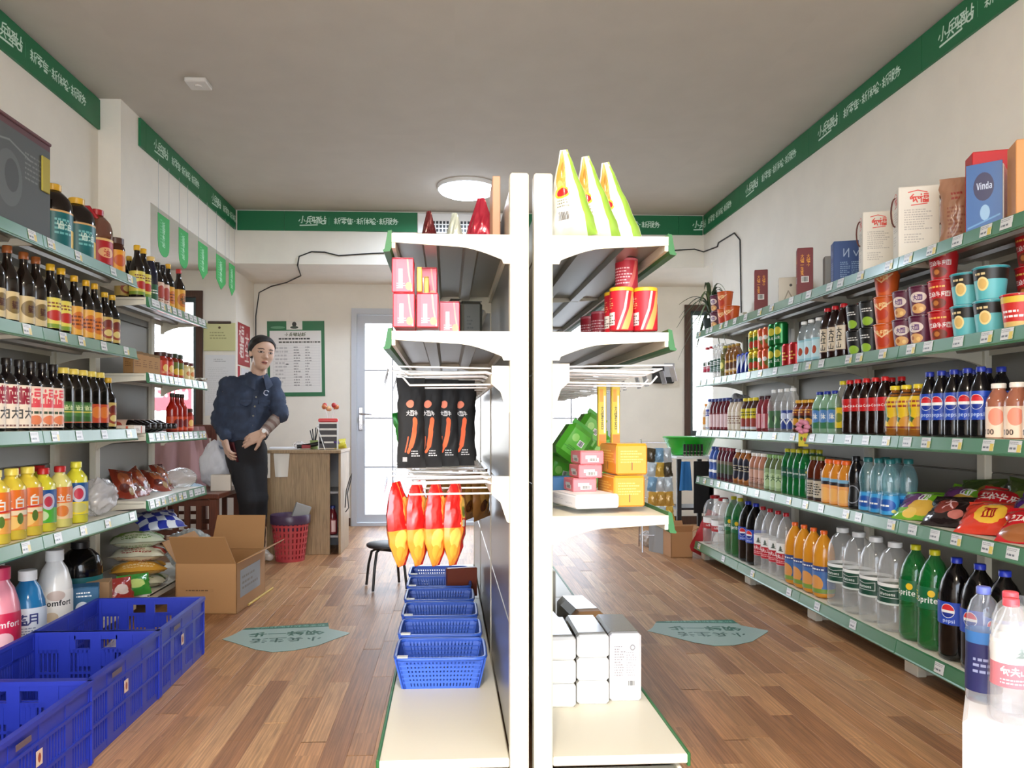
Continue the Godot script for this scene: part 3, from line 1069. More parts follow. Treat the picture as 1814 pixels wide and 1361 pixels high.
func kinds() -> void:
	var W := Color(0.93, 0.93, 0.92)
	var K := Color(0.09, 0.09, 0.1)
	var RED := rgb(190, 30, 40)
	var add := func(key: String, called: String, words: String, sh: String, H: float, R: float, body: Color, look: String, cap: Color, band: Array, base: Color, ops: Array) -> void:
		KIND[key] = {"n": called, "w": words, "s": sh, "H": H, "R": R, "b": body, "l": look, "c": cap, "y": band, "p": base, "o": ops}
	# right wall, second shelf
	add.call("water_red", "water_bottle", "small water bottle with red cap", "pet", 0.214, 0.031, W, "c", RED, [0.24, 0.55], W, [["r", 0, .5, 1, .5, rgb(176, 30, 60)], ["h", "农夫山泉", 84, 70, 20, W], ["d", 128, 32, 16, 20, rgb(60, 80, 60)]])
	add.call("water_green", "water_bottle", "small water bottle with dark green label", "pet", 0.214, 0.031, W, "c", W, [0.2, 0.55], rgb(30, 74, 58), [["s", .3, .1, .4, .4, 3, W], ["s", 0, .6, 1, .4, 3, rgb(190, 200, 196)]])
	add.call("olive_drink", "drink_bottle", "small bottle of olive green drink", "pet", 0.19, 0.031, rgb(120, 112, 50), "t", rgb(200, 190, 80), [0.2, 0.55], rgb(120, 130, 60), [["d", 128, 64, 30, 40, rgb(226, 216, 120)]])
	add.call("amber_drink", "drink_bottle", "small amber soda bottle with gold label", "pet", 0.185, 0.03, rgb(150, 96, 34), "t", rgb(190, 150, 60), [0.12, 0.5], rgb(196, 150, 60), [["d", 128, 60, 36, 40, rgb(90, 50, 24)], ["s", .3, .7, .4, .2, 2, W]])
	add.call("can_blue", "drink_can", "slim blue energy drink can", "can", 0.115, 0.0305, rgb(30, 50, 140), "m", K, [0.08, 0.92], rgb(28, 46, 132), [["p", [90, 128, 150, 0], 30, rgb(190, 200, 215)]])
	add.call("can_yellow", "drink_can", "yellow and green drink can", "can", 0.112, 0.0305, rgb(220, 190, 50), "m", K, [0.08, 0.92], rgb(222, 190, 44), [["d", 128, 80, 44, 44, rgb(60, 120, 50)], ["d", 128, 90, 24, 26, rgb(190, 60, 40)], ["s", .3, .1, .4, .2, 2, rgb(40, 80, 40)]])
	add.call("can_orange", "drink_can", "orange red patterned drink can", "can", 0.112, 0.0305, rgb(206, 90, 50), "m", K, [0.08, 0.92], rgb(204, 84, 46), [["d", 80, 40, 30, 26, rgb(240, 200, 150)], ["d", 160, 84, 34, 26, rgb(120, 130, 60)], ["d", 128, 60, 18, 16, W], ["d", 210, 50, 20, 22, rgb(130, 40, 40)]])
	add.call("can_green", "drink_can", "shiny green beer can", "can", 0.115, 0.0335, rgb(20, 110, 50), "m", rgb(190, 194, 196), [0.08, 0.92], rgb(14, 108, 48), [["d", 128, 44, 26, 26, rgb(210, 200, 70)], ["h", "山泉", 108, 80, 18, W]])
	add.call("can_red", "drink_can", "plain deep red drink can", "can", 0.112, 0.033, rgb(170, 26, 30), "m", rgb(190, 194, 196), [0.08, 0.92], rgb(166, 24, 28), [["s", .42, .3, .16, .5, 3, rgb(226, 180, 90)]])
	add.call("pale_soda", "soda_bottle", "clear soda bottle with pale blue label", "pet", 0.2, 0.031, rgb(210, 226, 230), "c", W, [0.06, 0.55], rgb(150, 200, 214), [["r", .34, .1, .32, .8, rgb(190, 222, 230)], ["d", 128, 70, 16, 24, rgb(170, 70, 40)]])
	add.call("dark_soda", "soda_bottle", "dark soda bottle with cream upright label and red cap", "pet", 0.23, 0.033, rgb(34, 16, 16), "g", RED, [0.14, 0.6], rgb(60, 16, 20), [["r", .36, .02, .28, .96, rgb(214, 200, 176)], ["h", "大", 112, 14, 30, K], ["h", "红", 112, 50, 30, K], ["h", "山", 112, 88, 28, K]])
	add.call("cup_black", "noodle_cup", "black noodle cup", "cup", 0.104, 0.048, K, "g", K, [0.04, 0.92], rgb(26, 26, 28), [["d", 128, 100, 40, 24, rgb(150, 190, 60)], ["s", .35, .2, .3, .2, 2, W]])
	add.call("cup_orange", "noodle_cup", "orange noodle cup", "cup", 0.104, 0.048, rgb(206, 90, 30), "g", W, [0.04, 0.92], rgb(210, 92, 32), [["d", 128, 84, 44, 30, rgb(190, 60, 30)], ["p", [70, 20, 128, 60, 190, 20], 8, rgb(240, 200, 150)], ["h", "牛肉面", 92, 24, 22, rgb(250, 220, 160)]])
	add.call("cup_purple", "noodle_cup", "purple noodle cup", "cup", 0.104, 0.048, rgb(90, 36, 60), "g", W, [0.04, 0.92], rgb(94, 36, 62), [["d", 128, 46, 46, 26, rgb(226, 210, 200)], ["h", "大面", 100, 34, 24, rgb(80, 40, 110)], ["d", 128, 100, 44, 24, rgb(222, 170, 110)], ["d", 108, 98, 12, 10, rgb(180, 110, 60)], ["d", 146, 104, 12, 10, rgb(240, 200, 130)]])
	add.call("cup_red", "noodle_cup", "red beef noodle cup", "cup", 0.104, 0.048, rgb(180, 30, 36), "g", W, [0.04, 0.92], rgb(182, 28, 34), [["h", "红烧牛肉面", 72, 46, 22, W], ["d", 128, 100, 46, 24, rgb(120, 50, 30)], ["d", 118, 98, 16, 12, rgb(190, 120, 60)], ["s", .3, .1, .4, .14, 1, rgb(240, 190, 90)]])
	add.call("cup_teal", "noodle_cup", "teal and black noodle cup", "cup", 0.104, 0.05, rgb(70, 160, 170), "g", W, [0.04, 0.92], rgb(96, 180, 186), [["r", 0, 0, 1, .36, rgb(30, 28, 26)], ["d", 128, 64, 28, 30, rgb(240, 214, 150)], ["d", 128, 64, 20, 22, rgb(222, 184, 110)], ["s", .36, .08, .28, .16, 1, rgb(220, 200, 150)]])
	add.call("cup_red_yellow", "noodle_cup", "red noodle cup with yellow rim band", "cup", 0.104, 0.05, rgb(190, 40, 40), "g", W, [0.04, 0.92], rgb(196, 44, 40), [["r", 0, 0, 1, .2, rgb(214, 180, 60)], ["s", .3, .4, .4, .3, 2, W], ["r", 0, .8, 1, .2, rgb(214, 180, 110)]])
	# third shelf
	add.call("orange_cap", "drink_bottle", "orange-capped bottle at the far shelf end", "square", 0.17, 0.032, rgb(226, 200, 170), "g", rgb(226, 140, 40), [0.1, 0.6], rgb(236, 224, 204), [["d", 128, 64, 40, 36, rgb(226, 150, 60)]])
	add.call("blue_milk", "drink_bottle", "white and blue milk drink bottle with blue cap", "square", 0.2, 0.031, W, "g", rgb(36, 56, 140), [0.06, 0.66], rgb(52, 66, 150), [["d", 128, 84, 50, 40, W], ["s", .3, .1, .4, .2, 2, W]])
	add.call("maroon_drink", "drink_bottle", "maroon fruit drink bottle with blue cap", "square", 0.197, 0.031, rgb(92, 24, 34), "g", rgb(40, 54, 120), [0.05, 0.55], rgb(120, 30, 40), [["r", .42, .1, .16, .8, rgb(220, 190, 190)], ["d", 60, 90, 26, 30, rgb(170, 50, 60)], ["d", 196, 90, 26, 30, rgb(170, 50, 60)]])
	add.call("cream_drink", "drink_bottle", "cream-coloured milk tea bottle with dark cap", "square", 0.185, 0.03, rgb(206, 190, 170), "g", rgb(50, 50, 84), [0.05, 0.6], rgb(214, 202, 184), [["s", .34, .2, .32, .5, 4, rgb(120, 80, 60)]])
	add.call("yellow_drink", "drink_bottle", "yellow-labelled drink bottle with yellow cap", "square", 0.185, 0.031, rgb(70, 44, 40), "g", rgb(226, 206, 40), [0.05, 0.68], rgb(206, 190, 40), [["r", 0, .55, 1, .45, rgb(52, 34, 44)], ["d", 128, 84, 46, 26, rgb(150, 60, 50)], ["s", .34, .12, .32, .24, 2, rgb(60, 60, 20)], ["r", .3, .86, .4, .14, rgb(200, 200, 205)]])
	add.call("pink_drink", "drink_bottle", "rose pink juice bottle with dark cap", "square", 0.19, 0.031, rgb(150, 50, 62), "t", rgb(60, 20, 30), [0.1, 0.5], rgb(176, 62, 76), [["r", .45, 0, .1, 1, rgb(226, 180, 184)]])
	add.call("clear_green", "water_bottle", "clear water bottle with leafy green label", "pet", 0.217, 0.032, W, "c", W, [0.1, 0.5], rgb(70, 110, 74), [["d", 90, 70, 30, 36, rgb(160, 190, 130)], ["d", 170, 60, 26, 30, rgb(40, 70, 50)]])
	add.call("clear_blue", "water_bottle", "clear water bottle with blue label", "pet", 0.217, 0.032, W, "c", W, [0.08, 0.5], rgb(44, 64, 140), [["d", 128, 40, 40, 22, rgb(200, 210, 230)], ["p", [100, 90, 128, 60, 156, 100], 10, W]])
	add.call("brown_tea", "drink_bottle", "brown herbal tea bottle with broad yellow cap", "square", 0.155, 0.031, rgb(96, 46, 20), "g", rgb(222, 166, 40), [0.1, 0.8], rgb(120, 50, 24), [["d", 128, 84, 46, 34, rgb(40, 24, 16)], ["d", 128, 84, 28, 20, rgb(214, 150, 40)], ["s", .3, .1, .4, .2, 2, rgb(230, 170, 60)]])
	add.call("sport_drink", "drink_bottle", "clear green sports drink bottle with blue cap", "pet", 0.187, 0.033, rgb(150, 190, 160), "t", rgb(30, 50, 150), [0.12, 0.6], rgb(60, 120, 80), [["d", 128, 50, 60, 40, rgb(80, 130, 190)], ["h", "体", 112, 34, 34, W], ["d", 60, 100, 40, 26, rgb(50, 150, 70)]])
	add.call("lemon_soda", "soda_bottle", "clear lemon soda bottle with yellow cap", "pet", 0.225, 0.032, rgb(170, 170, 140), "c", rgb(214, 196, 40), [0.12, 0.5], rgb(214, 186, 30), [["d", 128, 64, 30, 30, rgb(120, 130, 40)]])
	add.call("cola", "soda_bottle", "dark cola bottle with red label and red cap", "pet", 0.225, 0.031, rgb(24, 10, 8), "g", rgb(206, 34, 36), [0.42, 0.65], rgb(196, 28, 32), [["t", "Coca-Cola", 46, 86, 36, W]])
	add.call("ice_tea", "drink_bottle", "yellow lemon iced tea bottle with yellow cap", "waist", 0.186, 0.0345, rgb(140, 84, 30), "g", rgb(232, 206, 50), [0.14, 0.86], rgb(224, 186, 36), [["r", 0, 0, 1, .12, rgb(50, 30, 20)], ["d", 90, 62, 22, 26, rgb(120, 150, 50)], ["p", [40, 100, 80, 84, 128, 100, 180, 82, 230, 100], 16, rgb(50, 90, 40)], ["d", 150, 104, 32, 20, rgb(200, 140, 50)], ["s", .36, .2, .3, .24, 2, rgb(150, 60, 30)], ["r", 0, .93, 1, .07, rgb(130, 60, 30)]])
	add.call("blue_cola", "soda_bottle", "dark cola bottle with blue label and blue cap", "pet", 0.224, 0.031, rgb(12, 10, 14), "g", rgb(36, 52, 150), [0.26, 0.66], rgb(28, 66, 168), [["d", 128, 48, 30, 34, W], ["q", 128, 48, 28, 32, -1, -.12, rgb(206, 40, 50)], ["q", 128, 48, 28, 32, .3, 1, rgb(24, 50, 140)], ["t", "pepsi", 100, 112, 24, rgb(190, 205, 235)]])
	add.call("peach_drink", "drink_bottle", "peach drink bottle with pale label and white cap", "square", 0.168, 0.034, rgb(176, 110, 84), "t", rgb(236, 226, 214), [0.03, 0.58], rgb(240, 214, 190), [["d", 142, 42, 30, 36, rgb(238, 150, 124)], ["t", "100", 86, 116, 30, rgb(60, 50, 46)]])
	# fourth shelf
	add.call("blue_cap_milk", "drink_bottle", "white yoghurt drink bottle with blue shoulders", "waist", 0.2, 0.032, rgb(50, 80, 150), "g", rgb(30, 50, 130), [0.2, 0.6], W, [["d", 128, 64, 60, 40, rgb(60, 90, 160)]])
	add.call("grape_drink", "drink_bottle", "dark grape drink bottle with red cap", "square", 0.2, 0.031, rgb(80, 24, 40), "g", rgb(120, 26, 44), [0.1, 0.6], rgb(110, 96, 80), [["d", 128, 64, 40, 40, rgb(60, 80, 50)], ["r", 0, .75, 1, .25, rgb(40, 24, 30)]])
	add.call("coffee", "coffee_bottle", "amber coffee bottle with dark oval label and white cap", "waist", 0.197, 0.033, rgb(150, 92, 46), "g", W, [0.1, 0.76], rgb(176, 114, 60), [["d", 128, 60, 34, 60, rgb(24, 26, 44)], ["p", [96, 10, 88, 64, 96, 120], 5, W], ["p", [160, 10, 168, 64, 160, 120], 5, W], ["s", .4, .3, .2, .3, 3, rgb(200, 190, 160)]])
	add.call("pink_tea", "drink_bottle", "pinkish milk tea bottle with white cap", "square", 0.187, 0.031, rgb(176, 120, 96), "g", rgb(224, 216, 206), [0.04, 0.58], rgb(150, 120, 100), [["r", .4, .1, .2, .7, rgb(206, 160, 140)], ["s", .3, .5, .4, .4, 4, rgb(110, 70, 60)]])
	add.call("green_tea", "drink_bottle", "pale green tea bottle with green cap", "square", 0.187, 0.032, rgb(96, 110, 70), "g", rgb(120, 160, 90), [0.05, 0.62], rgb(140, 166, 120), [["d", 128, 70, 44, 44, rgb(176, 200, 150)], ["h", "大", 112, 40, 34, rgb(60, 90, 60)]])
	add.call("lemon_lime", "soda_bottle", "green lemon-lime soda bottle with yellow cap", "pet", 0.224, 0.031, rgb(16, 120, 56), "e", rgb(214, 206, 40), [0.4, 0.6], rgb(14, 84, 60), [["t", "Sprite", 80, 84, 34, W], ["d", 196, 40, 18, 20, rgb(224, 206, 50)]])
	add.call("dark_tea", "drink_bottle", "dark red tea bottle with olive cap", "square", 0.2, 0.032, rgb(96, 36, 18), "t", rgb(96, 110, 40), [0.03, 0.5], rgb(44, 34, 30), [["r", .36, .1, .28, .8, rgb(190, 180, 160)], ["s", .4, .2, .2, .6, 5, K]])
	add.call("orange_juice", "juice_bottle", "orange juice bottle with orange cap", "square", 0.192, 0.034, rgb(206, 130, 40), "g", rgb(232, 100, 30), [0.03, 0.58], rgb(232, 160, 90), [["r", 0, 0, 1, .14, rgb(120, 170, 200)], ["r", .2, .14, .6, .14, rgb(40, 34, 40)], ["d", 128, 84, 46, 34, rgb(240, 180, 100)]])
	add.call("black_soda", "soda_bottle", "slim black soda bottle with silver ring emblem", "waist", 0.215, 0.03, rgb(16, 16, 18), "g", K, [0.06, 0.5], rgb(20, 20, 22), [["d", 128, 64, 44, 50, rgb(130, 132, 138)], ["d", 128, 64, 38, 44, rgb(20, 20, 22)]])
	add.call("blue_water", "water_bottle", "blue tinted mineral water bottle with teal cap", "waist", 0.214, 0.034, rgb(130, 196, 206), "c", rgb(40, 110, 110), [0.03, 0.36], rgb(56, 146, 200), [["d", 128, 64, 66, 40, rgb(26, 80, 160)], ["s", .34, .42, .32, .2, 1, W], ["d", 180, 104, 16, 12, rgb(220, 214, 120)]])
	# bottom shelf
	add.call("big_water", "water_bottle", "large domed water bottle with red cap", "dome", 0.31, 0.075, W, "c", RED, [0.33, 0.55], W, [["r", 0, .5, 1, .5, rgb(170, 36, 46)], ["h", "山泉", 104, 74, 26, W]])
	add.call("white_cap_water", "water_bottle", "large clear water bottle with white cap", "dome", 0.315, 0.045, W, "c", W, [0.34, 0.5], rgb(214, 218, 220), [["s", .3, .2, .4, .5, 3, rgb(90, 100, 110)]])
	add.call("big_lime", "soda_bottle", "two-litre green lemon-lime soda bottle with yellow cap", "litre", 0.341, 0.054, rgb(18, 112, 50), "e", rgb(214, 206, 40), [0.42, 0.64], rgb(20, 100, 60), [["t", "Sprite", 60, 92, 44, W], ["d", 150, 36, 20, 20, rgb(230, 190, 40)], ["s", .08, .2, .16, .5, 4, rgb(224, 206, 60)]])
	add.call("big_cola", "soda_bottle", "two-litre dark cola bottle with blue label and cap", "litre", 0.335, 0.054, rgb(10, 8, 10), "g", rgb(40, 60, 190), [0.36, 0.58], rgb(28, 70, 180), [["d", 128, 50, 38, 40, W], ["q", 128, 50, 35, 37, -1, -.12, rgb(210, 44, 50)], ["q", 128, 50, 35, 37, .3, 1, rgb(24, 50, 140)], ["t", "pepsi", 100, 116, 26, rgb(200, 212, 240)]])
	add.call("tall_water", "water_bottle", "tall clear water bottle with red cap and red label", "litre", 0.33, 0.046, W, "c", RED, [0.22, 0.55], W, [["r", 0, .46, 1, .54, rgb(186, 28, 44)], ["h", "农夫山泉", 76, 66, 24, W], ["s", .3, .76, .4, .16, 2, rgb(240, 190, 190)], ["g", 128, 14, 18, 40, rgb(50, 66, 56)]])
	add.call("big_juice", "juice_bottle", "orange juice bottle with blue label and orange cap", "litre", 0.297, 0.047, rgb(214, 142, 40), "g", rgb(232, 100, 36), [0.08, 0.48], rgb(70, 110, 170), [["r", 0, 0, 1, .2, rgb(50, 70, 130)], ["d", 110, 84, 40, 40, rgb(220, 150, 80)], ["r", 0, .84, 1, .16, rgb(120, 150, 60)], ["s", .3, .06, .4, .12, 1, W]])
	add.call("distilled", "water_bottle", "big distilled water bottle with dark green label and white cap", "dome", 0.33, 0.062, W, "c", W, [0.3, 0.54], rgb(24, 70, 54), [["r", 0, 0, 1, .16, W], ["r", 0, .9, 1, .1, rgb(200, 206, 200)], ["p", [64, 34, 128, 44, 192, 34, 192, 84, 64, 84, 64, 34], 3, W], ["t", "Watsons", 72, 72, 24, W]])
	add.call("wrapped_water", "water_bottle", "red-capped water bottle in clear shrink wrap", "dome", 0.245, 0.036, W, "c", rgb(232, 84, 96), [0.3, 0.68], W, [["r", 0, .5, 1, .5, rgb(226, 96, 114)], ["g", 128, 14, 16, 40, rgb(60, 90, 76)], ["h", "农夫山泉", 76, 72, 22, W], ["s", .3, .8, .4, .14, 2, rgb(250, 210, 216)]])
	add.call("film_water", "water_bottle", "blue-capped water bottle with navy label", "dome", 0.245, 0.034, rgb(190, 200, 220), "c", rgb(96, 110, 190), [0.1, 0.62], rgb(34, 40, 96), [["r", 0, 0, 1, .2, rgb(60, 120, 190)], ["s", .3, .4, .4, .3, 3, rgb(150, 160, 200)]])
	# left wall
	add.call("soy_jug", "soy_sauce_jug", "big black soy sauce jug with teal label and yellow cap", "jug", 0.25, 0.068, rgb(20, 12, 10), "g", rgb(226, 176, 50), [0.06, 0.58], rgb(18, 100, 104), [["r", 0, 0, 1, .06, rgb(214, 170, 110)], ["r", .62, .5, .2, .5, rgb(226, 186, 50)], ["s", .36, .2, .24, .5, 4, rgb(110, 180, 180)], ["h", "酱油", 100, 40, 26, rgb(200, 220, 210)]])
	add.call("oil_jug", "oil_jug", "amber cooking oil jug with red label and red cap", "jug", 0.25, 0.062, rgb(110, 50, 20), "t", rgb(170, 24, 34), [0.08, 0.5], rgb(176, 24, 34), [["r", 0, 0, 1, .1, rgb(230, 190, 120)], ["d", 128, 70, 44, 26, rgb(226, 170, 120)], ["h", "油", 112, 54, 32, rgb(170, 20, 30)]])
	add.call("sauce_jar", "sauce_jar", "brown sauce jar with orange label", "jar", 0.16, 0.04, rgb(70, 30, 16), "g", rgb(80, 50, 40), [0.1, 0.66], rgb(232, 160, 40), [["d", 128, 64, 40, 36, rgb(200, 90, 30)]])
	add.call("cork_soy", "sauce_bottle", "dark vinegar bottle with brown cap", "soy", 0.25, 0.034, rgb(22, 14, 10), "g", rgb(150, 84, 40), [0.04, 0.4], rgb(206, 186, 140), [["d", 128, 60, 44, 40, rgb(120, 100, 60)], ["h", "醋", 112, 44, 32, rgb(70, 40, 30)]])
	add.call("yellow_soy", "sauce_bottle", "soy sauce bottle with yellow cap and label", "soy", 0.245, 0.034, rgb(18, 12, 10), "g", rgb(226, 176, 40), [0.06, 0.5], rgb(220, 206, 90), [["d", 128, 74, 40, 22, rgb(180, 44, 36)], ["r", 0, .86, 1, .14, rgb(120, 150, 50)], ["s", .34, .12, .32, .22, 2, rgb(120, 60, 30)]])
	add.call("orange_soy", "sauce_bottle", "slim sauce bottle with orange label", "soy", 0.235, 0.031, rgb(18, 12, 10), "g", rgb(222, 170, 40), [0.04, 0.5], rgb(222, 166, 66), [["d", 128, 64, 36, 40, rgb(200, 110, 40)], ["s", .36, .3, .28, .4, 3, rgb(110, 50, 20)]])
	add.call("pink_vinegar", "vinegar_bottle", "dark vinegar bottle with pink and cream label", "vinegar", 0.238, 0.034, rgb(16, 10, 12), "g", rgb(20, 14, 14), [0.05, 0.64], rgb(238, 214, 196), [["r", 0, 0, .12, 1, rgb(240, 150, 140)], ["h", "福", 100, 10, 44, rgb(226, 80, 90)], ["r", .38, .42, .22, .1, rgb(226, 80, 90)], ["s", .36, .56, .28, .14, 1, rgb(60, 80, 60)], ["d", 128, 104, 26, 14, rgb(226, 130, 90)], ["s", .36, .9, .28, .08, 1, rgb(120, 80, 70)]])
	add.call("plain_vinegar", "vinegar_bottle", "dark vinegar bottle with cream label and black writing", "vinegar", 0.238, 0.034, rgb(16, 10, 12), "g", rgb(20, 14, 14), [0.05, 0.64], rgb(236, 222, 204), [["h", "醋", 104, 8, 46, rgb(150, 40, 60)], ["h", "白大", 92, 68, 30, rgb(50, 50, 50)], ["s", .36, .9, .28, .08, 1, rgb(120, 80, 70)]])
	add.call("green_soy", "sauce_bottle", "soy sauce bottle with wide gold cap and green label", "square", 0.232, 0.034, rgb(16, 12, 10), "g", rgb(224, 200, 90), [0.12, 0.46], rgb(52, 96, 44), [["d", 128, 50, 70, 40, rgb(70, 120, 60)], ["r", 0, .46, 1, .06, rgb(206, 190, 80)], ["h", "酱油", 96, 22, 26, rgb(214, 220, 170)], ["r", 0, .95, 1, .05, rgb(190, 80, 60)]])
	add.call("red_soy", "sauce_bottle", "soy sauce bottle with wide gold cap and red label", "square", 0.232, 0.034, rgb(16, 12, 10), "g", rgb(224, 200, 90), [0.12, 0.44], rgb(190, 70, 36), [["d", 128, 56, 44, 40, rgb(214, 120, 50)], ["r", 0, .95, 1, .05, rgb(190, 80, 60)]])
	add.call("small_soy", "sauce_bottle", "small sauce bottle with figured cream label", "soy", 0.215, 0.031, rgb(14, 10, 10), "g", rgb(214, 170, 50), [0.06, 0.52], rgb(196, 170, 96), [["d", 128, 40, 30, 26, rgb(110, 40, 30)], ["d", 128, 84, 38, 30, rgb(140, 60, 36)], ["d", 128, 84, 24, 18, rgb(210, 190, 120)]])
	add.call("navy_soy", "sauce_bottle", "sauce bottle with white cap and navy body", "square", 0.225, 0.033, rgb(26, 28, 48), "g", rgb(226, 190, 110), [0.06, 0.4], rgb(40, 90, 60), [["s", .3, .3, .4, .3, 2, W]])
	add.call("gold_soy", "sauce_bottle", "sauce bottle with gold wrapper", "soy", 0.24, 0.033, rgb(24, 14, 10), "g", rgb(180, 40, 34), [0.05, 0.54], rgb(222, 166, 56), [["d", 128, 60, 40, 40, rgb(190, 110, 40)], ["h", "福", 108, 40, 40, rgb(90, 70, 40)]])
	add.call("spice_jar", "spice_jar", "small spice jar with green label", "jar", 0.13, 0.033, rgb(120, 40, 24), "g", rgb(40, 50, 30), [0.08, 0.66], rgb(96, 110, 40), [["d", 128, 84, 44, 30, rgb(206, 170, 50)], ["r", 0, .86, 1, .14, rgb(180, 60, 40)]])
	add.call("chilli_jar", "chilli_jar", "chilli sauce jar with red label and dark lid", "jar", 0.125, 0.034, rgb(150, 40, 26), "g", rgb(70, 40, 34), [0.08, 0.66], rgb(196, 60, 40), [["d", 128, 64, 30, 32, rgb(230, 190, 110)], ["s", .34, .7, .32, .2, 2, rgb(240, 210, 160)]])
	add.call("cream_jar", "sauce_jar", "pale sauce jar with brown lid", "jar", 0.1, 0.032, rgb(214, 190, 130), "g", rgb(90, 40, 36), [0.1, 0.64], rgb(226, 206, 150), [["d", 128, 64, 40, 30, rgb(200, 120, 60)]])
	add.call("red_sauce", "sauce_bottle", "red ketchup bottle with dark neck", "soy", 0.2, 0.03, rgb(150, 30, 20), "g", rgb(60, 50, 40), [0.05, 0.4], rgb(196, 70, 30), [["d", 128, 64, 40, 40, rgb(110, 20, 16)]])
	add.call("dark_sauce", "sauce_bottle", "dark sauce bottle with black cap", "soy", 0.215, 0.031, rgb(16, 12, 12), "g", rgb(28, 22, 22), [0.06, 0.54], rgb(222, 190, 170), [["d", 128, 60, 30, 40, rgb(170, 70, 60)], ["s", .3, .7, .4, .2, 2, rgb(110, 60, 50)]])
	add.call("black_jug", "soy_sauce_jug", "black soy sauce drum with teal and yellow label on the base shelf", "jug", 0.28, 0.085, rgb(12, 10, 10), "g", K, [0.04, 0.5], rgb(18, 96, 100), [["r", .66, .55, .16, .45, rgb(226, 186, 50)], ["s", .36, .2, .24, .5, 4, rgb(110, 180, 180)]])
	add.call("det_orange", "detergent_bottle", "yellow dish detergent bottle with orange label", "deterg", 0.235, 0.045, rgb(232, 206, 70), "g", rgb(236, 214, 90), [0.14, 0.7], rgb(236, 120, 40), [["h", "立白", 92, 24, 34, W], ["p", [76, 66, 190, 58], 5, rgb(206, 40, 40)], ["r", .28, .52, .44, .12, rgb(245, 226, 190)], ["r", 0, .68, 1, .32, rgb(240, 170, 80)], ["d", 116, 104, 36, 22, rgb(246, 206, 120)], ["d", 150, 92, 10, 18, rgb(90, 120, 50)]])
	add.call("det_green", "detergent_bottle", "yellow detergent bottle with blue and green label", "deterg", 0.225, 0.042, rgb(222, 214, 60), "g", rgb(180, 30, 30), [0.14, 0.66], rgb(24, 80, 150), [["r", 0, .55, 1, .45, rgb(80, 180, 50)], ["d", 140, 46, 26, 32, rgb(200, 200, 220)], ["d", 140, 46, 16, 20, rgb(190, 60, 80)], ["d", 110, 100, 30, 20, rgb(200, 226, 180)]])
	add.call("det_yellow", "detergent_bottle", "yellow detergent bottle with blue and yellow label", "deterg", 0.235, 0.042, rgb(226, 218, 60), "g", rgb(230, 220, 70), [0.14, 0.66], rgb(26, 84, 150), [["r", 0, .6, 1, .4, rgb(236, 214, 40)], ["d", 136, 44, 28, 34, rgb(210, 210, 226)], ["d", 136, 44, 18, 22, rgb(200, 60, 80)], ["d", 136, 100, 34, 20, rgb(206, 200, 120)]])
	add.call("det_pale", "detergent_bottle", "pale yellow detergent bottle with orange fruit label", "deterg", 0.225, 0.042, rgb(232, 222, 130), "g", rgb(182, 36, 36), [0.14, 0.66], rgb(232, 120, 50), [["h", "立白", 110, 30, 26, W], ["r", 0, .5, 1, .5, rgb(236, 200, 150)], ["d", 128, 96, 26, 22, rgb(226, 130, 60)]])
	add.call("soft_white", "softener_bottle", "tall white fabric softener bottle", "softener", 0.3, 0.062, rgb(236, 234, 230), "g", W, [0.1, 0.5], rgb(232, 228, 222), [["d", 128, 20, 34, 20, rgb(200, 180, 170)], ["t", "Comfort", 76, 60, 28, K], ["d", 110, 104, 26, 20, rgb(206, 186, 160)]])
	add.call("soft_blue", "softener_bottle", "blue laundry liquid bottle with white cap", "softener", 0.26, 0.058, rgb(40, 116, 170), "g", W, [0.08, 0.5], rgb(206, 214, 226), [["h", "蓝月", 84, 26, 40, rgb(40, 50, 110)], ["s", .3, .6, .4, .24, 3, rgb(120, 130, 160)], ["p", [0, 128, 60, 110, 70, 0], 8, rgb(40, 116, 170)]])
	add.call("soft_pink", "softener_bottle", "pink fabric softener bottle with dark pink cap", "softener", 0.3, 0.062, rgb(236, 150, 166), "g", rgb(214, 60, 100), [0.1, 0.5], rgb(206, 40, 80), [["t", "Comfort", 76, 50, 28, W], ["d", 128, 94, 34, 26, rgb(240, 190, 200)]])
	add.call("soft_grey", "softener_bottle", "grey-white cleaner bottle at the back of the base shelf", "softener", 0.29, 0.06, rgb(196, 196, 192), "g", W, [0.1, 0.5], rgb(206, 206, 202), [["s", .3, .3, .4, .4, 4, rgb(120, 120, 120)]])
	# gondola
	add.call("big_tin", "drink_tin", "red drink powder tin with yellow lid", "tin", 0.106, 0.0285, rgb(196, 30, 44), "g", rgb(236, 180, 40), [0.02, 0.9], rgb(200, 34, 50), [["p", [150, 128, 176, 60, 190, 0], 22, rgb(240, 160, 90)], ["p", [126, 128, 150, 60, 160, 0], 8, rgb(250, 220, 200)], ["d", 206, 30, 16, 18, W], ["h", "福", 196, 20, 18, RED], ["r", .3, .55, .16, .34, rgb(230, 226, 222)], ["s", .31, .6, .14, .26, 4, rgb(110, 90, 90)], ["s", .31, .16, .12, .3, 5, rgb(250, 190, 120)]])
	add.call("small_tin", "drink_tin", "small pink-red drink tin with pink lid", "tin", 0.085, 0.028, rgb(190, 50, 66), "g", rgb(214, 110, 120), [0.02, 0.9], rgb(190, 44, 60), [["s", .3, .2, .4, .6, 6, rgb(250, 200, 200)], ["p", [150, 128, 176, 60, 190, 0], 18, rgb(220, 110, 100)]])

